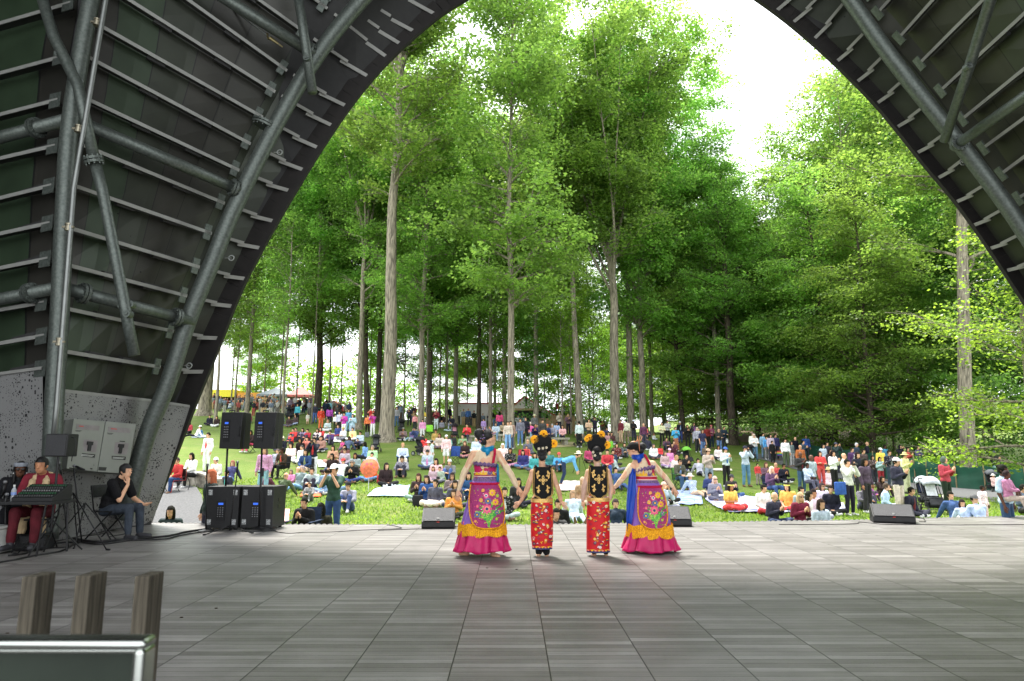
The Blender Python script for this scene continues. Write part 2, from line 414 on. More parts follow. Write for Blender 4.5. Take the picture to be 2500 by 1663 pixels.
    vm2 = t.nodes.new('ShaderNodeVectorMath'); vm2.operation = 'SCALE'; t.links.new(vm.outputs[0], vm2.inputs[0]); t.links.new(mm.outputs[0], vm2.inputs['Scale'])
    t.links.new(vm2.outputs[0], p.inputs['Base Color'])
    p.inputs['Roughness'].default_value = .43; p.inputs['Specular IOR Level'].default_value = .5
    bp = t.nodes.new('ShaderNodeBump'); bp.inputs['Strength'].default_value = .35; bp.inputs['Distance'].default_value = .004
    t.links.new(mu.outputs[0], bp.inputs['Height']); t.links.new(bp.outputs[0], p.inputs['Normal'])
    o = mb.build('stage_floor', m); tag(o, kind='structure')
    # masonry face below the deck
    V = []; F = []
    for e in E: V.append((e.x, e.y - .12, -.16)); V.append((e.x, e.y - .12, -1.3))
    for i in range(n - 1): F.append((2 * i, 2 * i + 2, 2 * i + 3, 2 * i + 1))
    mb = MB(); mb.add(V, F); tag(mb.build('stage_base', mat('stage_base', (.22, .21, .2), .9)), kind='structure')
    # narrow scalloped metal drip strip along the stage lip
    mb = MB()
    for i in range(n - 1):
        a, b = E[i], E[i + 1]; k = max(2, int((b - a).length / .11))
        for j in range(k):
            c = a.lerp(b, (j + .5) / k); mb.ell((c.x, c.y + .012, .0), (.045, .02, .014), nu=8, nv=5)
    tag(mb.build('stage_edge', mat('edge_metal', (.25, .24, .23), .6), smooth=True), kind='structure')
stage_floor()

# ================================================================ the shell over the stage
M_galv = mat('galvanised', (.115, .13, .118), .45, .5, .15, 24, .1, 90, c2=(.07, .083, .074))
M_steel = mat('brushed_steel', (.22, .23, .22), .45, .8, .1, 5)
M_purl = mat('purlin_paint', (.26, .26, .245), .6, .1, .1, 5)
M_dark = mat('dark_steel', (.05, .05, .05), .6, .3)
M_trim = mat('arch_trim', (.012, .010, .009), .7, .1, .3, 5)
def skin_mat():
    m = bpy.data.materials.new('shell_panels'); m.use_nodes = True; t = m.node_tree; p = t.nodes['Principled BSDF']
    p.inputs['Roughness'].default_value = .42; p.inputs['Metallic'].default_value = .35
    uv = t.nodes.new('ShaderNodeUVMap'); br = t.nodes.new('ShaderNodeTexBrick'); br.offset = .0; br.squash = 1
    br.inputs['Scale'].default_value = 1; br.inputs['Brick Width'].default_value = .2; br.inputs['Row Height'].default_value = 50
    br.inputs['Mortar Size'].default_value = .003; br.inputs['Color1'].default_value = (.036, .033, .029, 1); br.inputs['Color2'].default_value = (.036, .068, .034, 1)  # green second tone puts the reflected glow into the panel colour
    br.inputs['Mortar'].default_value = (.015, .015, .015, 1)
    t.links.new(uv.outputs[0], br.inputs['Vector'])
    n = t.nodes.new('ShaderNodeTexNoise'); n.inputs['Scale'].default_value = 1.1; n.inputs['Detail'].default_value = 6
    co = t.nodes.new('ShaderNodeTexCoord'); t.links.new(co.outputs['Object'], n.inputs['Vector'])
    r = t.nodes.new('ShaderNodeMapRange'); r.inputs[1].default_value = .3; r.inputs[2].default_value = .7; r.inputs[3].default_value = .7; r.inputs[4].default_value = 1.25
    t.links.new(n.outputs[0], r.inputs[0])
    vm = t.nodes.new('ShaderNodeVectorMath'); vm.operation = 'SCALE'; t.links.new(br.outputs[0], vm.inputs[0]); t.links.new(r.outputs[0], vm.inputs['Scale'])
    # rivets
    vo = t.nodes.new('ShaderNodeTexVoronoi'); vo.inputs['Scale'].default_value = 3.2; t.links.new(co.outputs['Object'], vo.inputs['Vector'])
    gt = t.nodes.new('ShaderNodeMath'); gt.operation = 'GREATER_THAN'; gt.inputs[1].default_value = .05; t.links.new(vo.outputs['Distance'], gt.inputs[0])
    vm2 = t.nodes.new('ShaderNodeVectorMath'); vm2.operation = 'SCALE'; t.links.new(vm.outputs[0], vm2.inputs[0]); t.links.new(gt.outputs[0], vm2.inputs['Scale'])
    t.links.new(vm2.outputs[0], p.inputs['Base Color'])
    return m
M_skin = skin_mat()
def perf_mat():
    m = bpy.data.materials.new('perforated_sheet'); m.use_nodes = True; t = m.node_tree; p = t.nodes['Principled BSDF']
    p.inputs['Roughness'].default_value = .55; p.inputs['Metallic'].default_value = .1
    uv = t.nodes.new('ShaderNodeUVMap')
    def dots(scale, lo, hi, seed):
        mp = t.nodes.new('ShaderNodeMapping'); mp.inputs['Location'].default_value = (seed, seed, 0); t.links.new(uv.outputs[0], mp.inputs[0])
        vo = t.nodes.new('ShaderNodeTexVoronoi'); vo.voronoi_dimensions = '2D'; vo.inputs['Scale'].default_value = scale; vo.inputs['Randomness'].default_value = .9
        nn = t.nodes.new('ShaderNodeTexNoise'); nn.noise_dimensions = '2D'; nn.inputs['Scale'].default_value = 2.6; nn.inputs['Detail'].default_value = 2
        t.links.new(mp.outputs[0], vo.inputs['Vector']); t.links.new(mp.outputs[0], nn.inputs['Vector'])
        r = t.nodes.new('ShaderNodeMapRange'); r.inputs[1].default_value = .33; r.inputs[2].default_value = .6; r.inputs[3].default_value = lo; r.inputs[4].default_value = hi
        t.links.new(nn.outputs[0], r.inputs[0])
        # vary hole size with the cell's own colour
        sp = t.nodes.new('ShaderNodeSeparateColor'); t.links.new(vo.outputs['Color'], sp.inputs[0])
        mu = t.nodes.new('ShaderNodeMath'); mu.operation = 'MULTIPLY'; t.links.new(sp.outputs[0], mu.inputs[0]); t.links.new(r.outputs[0], mu.inputs[1])
        lt = t.nodes.new('ShaderNodeMath'); lt.operation = 'LESS_THAN'; t.links.new(vo.outputs['Distance'], lt.inputs[0]); t.links.new(mu.outputs[0], lt.inputs[1])
        return lt
    a, b = dots(15, -.15, .36, 0), dots(27, -.05, .36, 5.3)
    ad = t.nodes.new('ShaderNodeMath'); ad.operation = 'MAXIMUM'; t.links.new(a.outputs[0], ad.inputs[0]); t.links.new(b.outputs[0], ad.inputs[1])
    mx = t.nodes.new('ShaderNodeMix'); mx.data_type = 'RGBA'; mx.inputs[6].default_value = (.21, .21, .207, 1); mx.inputs[7].default_value = (.012, .012, .013, 1)
    t.links.new(ad.outputs[0], mx.inputs[0]); t.links.new(mx.outputs[2], p.inputs['Base Color'])
    return m
M_perf = perf_mat()

YC, YB, YE = 10.8, 13.0, 13.6
LROWS = [  # pixels at rib C, rib B, front edge
 ((310, -730), (940, -130), (1150, -20)), ((295, -610), (893, -75), (1072, 38)), ((280, -495), (850, -25), (1021, 80)), ((272, -440), (830, 2), (987, 111)),
 ((265, -385), (809, 28), (953, 143)), ((250, -275), (758, 89), (908, 190)), ((235, -162), (709, 178), (853, 261)), ((228, -56), (680, 229), (819, 309)),
 ((222, 49), (649, 290), (784, 363)), ((212, 137), (619, 355), (748, 417)), ((202, 236), (591, 419), (713, 467)),
 ((193, 350), (555, 499), (674, 541)), ((184, 454), (523, 572), (642, 607)), ((176, 558), (493, 654), (605, 682)), ((170, 648), (462, 724), (573, 749)),
 ((160, 753), (429, 810), (538, 827)), ((152, 857), (396, 897), (504, 909)), ((146, 953), (370, 978), (464, 992))]
LLEFT = [None] * 7 + [(0, -50), (0, 56), (0, 178), (0, 279), (0, 386), (0, 483), (0, 570), (0, 654), (0, 756), (0, 838), (0, 913)]
LCL = [None] * 7 + [(180, -100), (172, 6), (149, 138), (140, 243), (134, 355), (125, 452), (121, 544), (116, 631), (107, 738), (107, 819), (104, 899)]
RROWS = [  # front edge, rib B', first point right of the pipe, slope
 ((1700, -105), (1790, -210), (1860, -290), -1.15), ((1760, -65), (1850, -160), (1900, -215), -1.15), ((1800, -32), (1890, -125), (1950, -190), -1.15), ((1845, 0), (1930, -90), (2000, -160), -1.15),
 ((1891, 30), (1975, -55), (2060, -110), -1.14), ((1931, 59), (2015, -25), (2100, -50), -1.12), ((1983, 99), (2058, 9), (2120, -20), -1.12), ((2039, 153), (2106, 83), (2146, 27), -1.12),
 ((2088, 203), (2158, 134), (2198, 88), -1.12), ((2137, 255), (2207, 193), (2248, 151), -1.0), ((2186, 313), (2257, 258), (2299, 218), -.92), ((2235, 376), (2305, 327), (2352, 288), -.81),
 ((2286, 438), (2352, 388), (2403, 359), -.73), ((2331, 496), (2397, 455), (2447, 422), -.74), ((2373, 553), (2440, 515), (2489, 482), -.66), ((2413, 610), (2482, 576), (2530, 548), -.6),
 ((2453, 664), (2525, 635), (2575, 610), -.55), ((2500, 735), (2575, 705), (2620, 685), -.5), ((2600, 900), (2680, 880), (2730, 868), -.3), ((2690, 1050), (2770, 1045), (2830, 1040), -.1), ((2790, 1245), (2870, 1245), (2930, 1245), 0)]
shell = thing('bandshell', 'dark arched bandshell of steel pipes, pale purlins and riveted panels over the stage', 'bandshell', (-7.3, 13, 0))
def P_(name, mb, mats, smooth=False, **kw):
    o = mb.build(name, mats, None, smooth, **kw); o.parent = shell; o.matrix_parent_inverse = Matrix.Translation((7.3, -13, 0)); return o

def set_uv(o, uvs):
    me = o.data; l = me.uv_layers.new(name='UVMap')
    for lp in me.loops: l.data[lp.index].uv = uvs[lp.vertex_index]
def shell_side(cols, sgn, off=.26):
    """cols: list of columns, each a list of 3D points (top to bottom). returns outward-offset skin"""
    nr = len(cols[0]); nc = len(cols)
    N = [[None] * nr for _ in range(nc)]
    for c in range(nc):
        for r in range(nr):
            a = cols[min(c + 1, nc - 1)][r] - cols[max(c - 1, 0)][r]
            t = cols[c][min(r + 1, nr - 1)] - cols[c][max(r - 1, 0)]
            n = a.cross(t).normalized()
            if n.x * sgn < 0: n = -n
            N[c][r] = n
    V = []; UV = []; F = []
    for c in range(nc):
        for r in range(nr):
            V.append(cols[c][r] + N[c][r] * off)
    return N, V, nr, nc
def purlin(p, q, n, w=.062, d=.2, ext=None):
    mb = MB(); a = (q - p); hd = n.cross(a).normalized()
    mb.beam(p, q, hd, w, n, .02, 0); mb.beam(p + n * .02, q + n * .02, hd, .012, n, d, 1)  # web coloured darker than the flange to stand in for its shade
    P_('purlin', mb, [M_purl, M_dark])

# --- left side: columns from edge (0) to rib C (1.0) then beyond rib C
def left():
    ncols = []
    E = [at(*r[2], YE) for r in LROWS]; B = [at(*r[1], YB) for r in LROWS]; C = [at(*r[0], YC) for r in LROWS]
    # below the last purlin: the perforated wall down to the floor
    cols = [E, B] + [[B[i].lerp(C[i], f) for i in range(len(B))] for f in (.25, .5, .75)] + [C]
    N, V, nr, nc = shell_side(cols, -1)
    uv = []; xs = [0, .12, .36, .62, .86, 1.1]
    for c in range(nc):
        for r in range(nr): uv.append((xs[c] * 1.0 + .03, r * .5))
    F = []
    for c in range(nc - 1):
        for r in range(nr - 1): F.append((c * nr + r, c * nr + r + 1, (c + 1) * nr + r + 1, (c + 1) * nr + r))
    mb = MB(); mb.add(V, F); o = P_('shell_panel', mb, [M_skin]); set_uv(o, uv)
    for i in range(nr - 1):
        e, b, c = E[i], B[i], C[i]; n = N[2][i]
        purlin(c, b.lerp(c, .02), n)
        nb = N[0][i]; m2 = b.lerp(e, .60)
        purlin(b.lerp(e, .05), m2, nb)
        purlin(b.lerp(e, .5) + (b - e).cross(nb).normalized() * .05 + nb * .05, e.lerp(b, .03) + nb * .05, nb, .075, .14)
        # clip plate where the purlin meets the pipe, and a lap joint half way
        if i > 2:
            mb = MB(); hd = n.cross(b - c).normalized(); q = b.lerp(c, .035)
            mb.beam(q - (b - c).normalized() * .12, q + (b - c).normalized() * .02, hd, .3, n, .03); P_('bracket', mb, [M_galv])
            for f in (.35, .68):
                q = c.lerp(b, f) + n * .1; mb = MB(); a = (b - c).normalized()
                mb.beam(q - a * .16, q + a * .16, hd, .13, n, .1); P_('bracket', mb, [M_dark])
    # wall left of rib C
    C2 = []; D = []
    for i in range(7, len(LROWS)):
        C2.append(at(*LCL[i], YC + .05))
        u2, v2 = LLEFT[i]; u1, v1 = LCL[i]; s = (v2 - v1) / (u2 - u1)
        D.append(at(-300, v1 + s * (-300 - u1), YC + 1.15))
    C2 = [C2[0] + (C2[0] - C2[1]) * 3] + C2; D = [D[0] + (D[0] - D[1]) * 3] + D
    cols = [C2, D]; N, V, nr2, nc2 = shell_side(cols, -1, .0)
    n0 = Vector((-.25, .97, .05))
    V = []; uv = []
    for c in range(2):
        for r in range(nr2): V.append(cols[c][r] + n0 * .3); uv.append((1.12 + c * .55, r * .5))
    F = [(r, r + 1, nr2 + r + 1, nr2 + r) for r in range(nr2 - 1)]
    mb = MB(); mb.add(V, F); o = P_('shell_panel', mb, [M_skin]); set_uv(o, uv)
    for i in range(1, nr2):
        purlin(C2[i], D[i], n0)
        mb = MB(); a = (C2[i] - D[i]).normalized(); q = C2[i]
        mb.beam(q - a * .18, q + a * .06, Vector((0, 0, 1)), .27, n0, .03); P_('bracket', mb, [M_galv])
        # haunch plate under each purlin
        mb = MB(); mb.beam(C2[i] - a * .1 + n0 * .08 + Vector((0, 0, .09)), C2[i] - a * .75 + n0 * .08 + Vector((0, 0, .05)), Vector((0, 0, 1)), .05, n0, .04); P_('bracket', mb, [M_dark])
    # strip closing the fold at rib C
    mb = MB(); Vt = [C[i] + Vector((-.15, .35, .05)) for i in range(len(C))]; Vt2 = [(C2[0] if i < 7 else C2[i - 6]) + n0 * .32 for i in range(len(C))]
    mb.add(Vt + Vt2, [(i, i + 1, len(C) + i + 1, len(C) + i) for i in range(len(C) - 1)]); P_('shell_panel', mb, [M_dark])
    # perforated wall panels
    bot = [(464, 992), (365, 1273), (100, 1310)]
    def panel(tl, tr, br, bl, name='perforated_panel'):
        n = 8; V = []; uv = []; F = []
        w = (tr - tl).length; h = (bl - tl).length
        for i in range(n + 1):
            for j in range(n + 1):
                a = tl.lerp(tr, i / n); b = bl.lerp(br, i / n); V.append(a.lerp(b, j / n)); uv.append((tl.x + i / n * w, j / n * h))
        for i in range(n):
            for j in range(n): F.append((i * (n + 1) + j, i * (n + 1) + j + 1, (i + 1) * (n + 1) + j + 1, (i + 1) * (n + 1) + j))
        mb = MB(); mb.add(V, F); o = P_(name, mb, [M_perf]); set_uv(o, uv)
        md = o.modifiers.new('t', 'SOLIDIFY'); md.thickness = .004
    cb = floor_at(118, 1315); c_b = Vector((at(118, 1200, YC).x, YC, .02)); 
    bB = at(300, 1262, YB - .12); bB.z = .02; eB = at(372, 1273, YE); eB.z = .02
    c_b.x = at(120, 1210, YC).x
    panel(C[-1], B[-1], bB, c_b); panel(B[-1], E[-1], eB, bB)
    dl = D[-1].copy(); dl.z = .02; c2 = C2[-1].copy(); c2.z = .02; c2.x = c_b.x - .05
    panel(D[-1], C2[-1], c2, dl)
    # seam trims on the lower wall
    for a, b in ((C[-1], c_b), (B[-1], bB)):
        mb = MB(); mb.beam(a + Vector((.06, -.03, 0)), b + Vector((.06, -.03, 0)), Vector((1, .3, 0)), .07, Vector((0, -1, 0)), .012); P_('panel_trim', mb, [M_purl])
    for a, b in ((C[-1], B[-1]), (B[-1], E[-1]), (D[-1], C2[-1])):
        mb = MB(); mb.beam(a + Vector((0, -.01, .0)), b + Vector((0, -.01, .0)), Vector((0, 0, 1)), .05, Vector((0, -1, 0)), .02); P_('panel_trim', mb, [M_purl])
    mb = MB(); mb.beam(bB + Vector((-.1, -.03, .05)), eB + Vector((0, -.03, .05)), Vector((0, 0, 1)), .14, Vector((0, -1, 0)), .03); P_('kick_plate', mb, [M_dark])
    mb = MB(); mb.beam(c_b + Vector((0, -.03, .05)), bB + Vector((-.1, -.03, .05)), Vector((0, 0, 1)), .14, Vector((0, -1, 0)), .03); P_('kick_plate', mb, [M_dark])
    # dark band lit from outside along the front edge panel
    return E, B, C, C2, D, c_b, bB, eB
LE, LB, LC, LC2, LD, c_b, bB, eB = left()
def right():
    E = [at(*r[0], YE) for r in RROWS]; B = [at(*r[1], YB) for r in RROWS]
    S = [at(*r[2], YB - .35) for r in RROWS]
    Fa = [at(r[2][0] + 330, r[2][1] + 330 * r[3], YB - .35 - 3.0) for r in RROWS]
    cols = [E, B, S] + [[S[i].lerp(Fa[i], f) for i in range(len(S))] for f in (.33, .66)] + [Fa]
    N, V, nr, nc = shell_side(cols, 1)
    uv = []; xs = [0, .12, .2, .5, .8, 1.1]
    for c in range(nc):
        for r in range(nr): uv.append((xs[c] + .05, r * .5))
    F = []
    for c in range(nc - 1):
        for r in range(nr - 1): F.append((c * nr + r, (c + 1) * nr + r, (c + 1) * nr + r + 1, c * nr + r + 1))
    mb = MB(); mb.add(V, F); o = P_('shell_panel', mb, [M_skin]); set_uv(o, uv)
    for i in range(2, nr - 4):
        e, b, s, f = E[i], B[i], S[i], Fa[i]; n = N[3][i]; nb = N[0][i]
        purlin(s, f, n, .058)
        purlin(b.lerp(e, .0), b.lerp(e, .55), nb, .058)
        purlin(b.lerp(e, .45) + nb * .06 - (b - e).cross(nb).normalized() * .05, e.lerp(b, .03) + nb * .06, nb, .07, .13)
        a = (s - f).normalized(); hd = n.cross(a).normalized()
        mb = MB(); mb.beam(s - a * .02, s + a * .13, hd, .28, n, .03); P_('bracket', mb, [M_galv])
        q = s.lerp(f, .45) + n * .1; mb = MB(); mb.beam(q - a * .15, q + a * .15, hd, .13, n, .1); P_('bracket', mb, [M_dark])
    return E, B, S, Fa
RE, RB, RS, RF = right()

# --- pipes
def pipe(pts, px, name='pipe', mt=None, n=20, taper=None):
    """pts: (u, v, Y); px: half width in picture pixels at the middle -> a real radius"""
    P = [at(*p) for p in pts]; r = px / FPX * sum(p[2] for p in pts) / len(pts)
    mb = MB(); mb.tube(P, r, n); return P_(name, mb, [mt or M_galv], True), P, r
def smooth_path(pts, k=6):
    out = []
    for i in range(len(pts) - 1):
        p0, p1, p2, p3 = pts[max(i - 1, 0)], pts[i], pts[i + 1], pts[min(i + 2, len(pts) - 1)]
        for s in range(k):
            t = s / k
            out.append(tuple(.5 * ((2 * p1[j]) + (-p0[j] + p2[j]) * t + (2 * p0[j] - 5 * p1[j] + 4 * p2[j] - p3[j]) * t * t + (-p0[j] + 3 * p1[j] - 3 * p2[j] + p3[j]) * t ** 3) for j in range(3)))
    out.append(tuple(pts[-1])); return out
yb = YB - .35
pipe(smooth_path([(1010, -130, yb), (883, 0, yb), (776, 134, yb), (678, 297, yb), (571, 511, yb), (518, 640, yb), (461, 779, yb), (411, 933, yb), (360, 1059, yb), (319, 1203, yb), (303, 1268, yb)]), 20, 'rib_pipe')
yc = YC - .25
pipe(smooth_path([(262, -180, yc), (222, 0, yc), (172, 297, yc), (157, 520, yc), (146, 760, yc), (137, 904, yc), (129, 1060, yc), (118, 1318, yc)]), 21, 'rib_pipe')
pipe(smooth_path([(2010, -90, yb), (2076, 0, yb), (2171, 134, yb), (2275, 267, yb), (2394, 416, yb), (2500, 565, yb), (2640, 800, yb), (2780, 1080, yb)]), 19, 'rib_pipe')
yq = YC - .55
_, cp, cr = pipe([(270, -60, yq), (258, 0, yq), (180, 460, yq), (138, 1000, yq), (128, 1100, yq)], 6.5, 'conduit', M_steel)
for (u, v) in ((237, 55), (192, 315), (168, 555), (146, 835)):
    mb = MB(); c = at(u, v, yq); d = (at(u - 6, v + 40, yq) - c).normalized()
    for s in (-.045, .045): mb.tube([c + d * (s - .012), c + d * (s + .012)], cr * 1.45, 14)
    mb.tube([c - d * .06, c + d * .06], cr * 1.2, 14)
    mb.beam(c + Vector((-.09, 0, 0)), c + Vector((.09, 0, 0)), d, .03, Vector((0, -1, 0)), .03)
    P_('pipe_clamp', mb, [mat('brass_clamp', (.3, .27, .2), .4, .8)])
def flange(u, v, Y, ax, r, n=10):
    c = at(u, v, Y); ax = Vector(ax).normalized(); mb = MB()
    for s in (-.028, .028): mb.tube([c + ax * (s - .02), c + ax * (s + .02)], r * 1.65, 22)
    a = ax.orthogonal().normalized(); b = ax.cross(a)
    for k in range(n):
        g = 2 * math.pi * k / n; q = c + (a * math.cos(g) + b * math.sin(g)) * r * 1.4
        mb.tube([q - ax * .075, q + ax * .075], .014, 6)
    P_('flange', mb, [M_galv])
def cross(p, q, half, fl=()):
    o, P, r = pipe([p, q], half, 'cross_pipe'); ax = P[1] - P[0]
    for f in fl:
        c = P[0].lerp(P[1], f); u, v = proj(c); flange(u, v, c.y, ax, r)
cross((165, 285, yc + .1), (597, 470, yb), 15, (.93,))
cross((-260, 405, YC + .9), (165, 292, yc + .1), 15.5, (.83,))
cross((140, 700, yc + .1), (470, 785, yb), 15, (.17, .86))
cross((-260, 782, YC + .9), (140, 703, yc + .1), 15, (.85,))
cross((430, -78, YC + .6), (782, 142, yb), 15.5, (.92,))
cross((2700, 96, 8.6), (2330, 358, yb - .1), 15, (.95,))
cross((1990, -40, yb), (2130, -150, 11.5), 15)
flange(648, 305, yb, at(678, 297, yb) - at(630, 400, yb), .155, 12)
for pts, half in (([(80, -80, YC - .45), (131, 89, YC - .45), (190, 208, YC - .45), (229, 385, YC - .45)], 14), ([(229, 385, YC - .45), (251, 470, YC - .3), (307, 761, YC - .1), (328, 868, YC)], 13.5),
                  ([(718, -60, YB - .8), (734, 30, YB - .8), (763, 226, YB - .8)], 12.5), ([(2445, -80, 9.1), (2418, 0, 9.7), (2368, 158, 10.8), (2306, 343, 12.1)], 13.5)):
    pipe(pts, half, 'brace_pipe')
flange(229, 391, YC - .45, at(251, 470, YC - .3) - at(229, 385, YC - .45), .088)
for u, v, Y in ((140, 128, YC - .5), (308, 765, YC - .3), (747, 140, YB - .95), (2368, 158, 10.7), (296, 745, YC - .1), (316, 742, YC - .1)):
    c = at(u, v, Y); mb = MB(); mb.tube([c, c + Vector((0, .12, 0))], .06, 16); mb.tube([c - Vector((0, .02, 0)), c], .03, 6); P_('pin_joint', mb, [M_galv])
pipe([(532, -5, YB - .6), (683, 110, YB - .6)], 2.6, 'tie_rod', M_steel)
mb = MB(); a, b = at(660, 93, YB - .6), at(690, 115, YB - .6); mb.tube([a, b], [.04, .012], 10); mb.tube([at(652, 82, YB - .6), at(656, 96, YB - .6)], .025, 8); P_('tie_rod', mb, [mat('brass', (.3, .25, .12), .4, .8)])
# eye bolts hanging on the outer pipe
for (u, v) in ((807, 118), (683, 372), (565, 630), (462, 893), (2185, 176), (2350, 397), (2106, 60)):
    c = at(u, v, yb + .1); d = 1 if u < 1250 else -1; mb = MB()
    mb.tube([c - Vector((d * .12, 0, 0)), c], .012, 8)
    mb.tube([c + Vector((.05 * math.cos(g), 0, .05 * math.sin(g))) for g in [i * math.pi / 5 for i in range(11)]], .013, 6); P_('eye_bolt', mb, [M_steel])

# arch lip: thick folded trim along the front edge
def lip(pts, sgn, name='arch_trim'):
    mb = MB(); n = len(pts)
    for i in range(n - 1):
        a, b = pts[i], pts[i + 1]; t = (b - a).normalized(); o = t.cross(Vector((0, 1, 0)))
        if o.x * sgn < 0: o = -o
        mb.beam(a, b, Vector((0, 1, 0)), .10, o, .42)
    P_(name, mb, [M_trim])
def hull(pts):       # resample through the given pixel points
    return [at(*p[:2], YE + .05) for p in smooth_path([(x, y, 0) for x, y in pts], 4)]
lip(hull([(1300, -105), (1220, -50), (1141, 0), (1064, 50), (954, 148), (871, 244), (797, 350), (738, 445), (662, 575), (594, 705), (536, 850), (478, 992), (430, 1117), (367, 1276)]), -1)
lip(hull([(1300, -105), (1500, -170), (1700, -95), (1845, 0), (1942, 73), (2045, 165), (2147, 270), (2252, 400), (2332, 496), (2409, 603), (2500, 741), (2610, 910), (2800, 1255)]), 1)
# outer roof: closes the shell overhead, out of sight behind the panels
def roof():
    A = [Vector((at(*p, YE + .1).x, YE + .1, at(*p, YE + .1).z)) for p in [(352, 1276), (430, 1085), (520, 850), (600, 660), (730, 425), (870, 220), (1060, 28), (1300, -125), (1500, -190), (1700, -120), (1880, 0), (2070, 165), (2280, 410), (2430, 600), (2600, 860), (2820, 1255)]]
    B = [Vector(p) for p in [(-14, 10.4, -.1), (-14, 10.4, 3), (-14, 10.4, 6), (-13.6, 10.4, 9), (-12, 10.4, 13.5), (-8.5, 10.4, 15.5), (-3, 10.4, 17), (0, 10.4, 17.5), (3, 10.4, 17.5), (6, 10.4, 17), (9, 10.4, 16), (11, 10.4, 14), (12.5, 10.4, 11), (13.5, 10.4, 8), (14, 10.4, 4), (14.2, 10.4, -.1)]]
    Cc = [Vector((p.x * 1.02, -3.5, p.z)) for p in B]
    n = len(A); mb = MB()
    mb.add(A + B + Cc, [(i, i + 1, n + i + 1, n + i) for i in range(n - 1)] + [(n + i, n + i + 1, 2 * n + i + 1, 2 * n + i) for i in range(n - 1)])
    P_('roof', mb, [mat('roof_inner', (.03, .03, .03), .8)])
roof()
# ================================================================ trees
def fast_mesh(name, V, F4):
    me = bpy.data.meshes.new(name); n = len(V); f = len(F4)
    me.vertices.add(n); me.vertices.foreach_set('co', np.asarray(V, dtype=np.float32).ravel())
    me.loops.add(f * 4); me.loops.foreach_set('vertex_index', np.asarray(F4, dtype=np.int32).ravel())
    me.polygons.add(f); me.polygons.foreach_set('loop_start', np.arange(0, f * 4, 4, dtype=np.int32))
    me.polygons.foreach_set('loop_total', np.full(f, 4, dtype=np.int32)); me.update(calc_edges=True); return me
def leaves(C, size, up=.75):
    """one small folded leaf-shaped face per centre"""
    n = len(C); a = rng.normal(size=(n, 3)); nrm = rng.normal(size=(n, 3)) * (1 - up) * 1.6 + np.array([0, 0, up])
    nrm /= np.linalg.norm(nrm, axis=1)[:, None]
    a -= nrm * (a * nrm).sum(1)[:, None]; a /= np.linalg.norm(a, axis=1)[:, None]; b = np.cross(nrm, a)
    L = size * rng.uniform(.6, 1.3, n)[:, None]; W = L * .8
    V = np.stack([C - a * L * .5, C + b * W * .5 - nrm * L * .1, C + a * L * .5 - nrm * L * .15, C - b * W * .5 - nrm * L * .1], 1).reshape(-1, 3)
    return V, np.arange(4 * n).reshape(-1, 4)
M_bark = bark_mat('bark', '555047', '99907f'); M_bark_d = bark_mat('bark_dark', '2c2721', '5a5046')
M_leaf = leaf_mat('leaves', (.092, .160, .038), (.36, .59, .11))
M_leaf_y = leaf_mat('leaves_spring', (.105, .19, .025), (.38, .62, .07))
M_leaf_d = leaf_mat('leaves_beech', (.062, .122, .032), (.24, .44, .08))
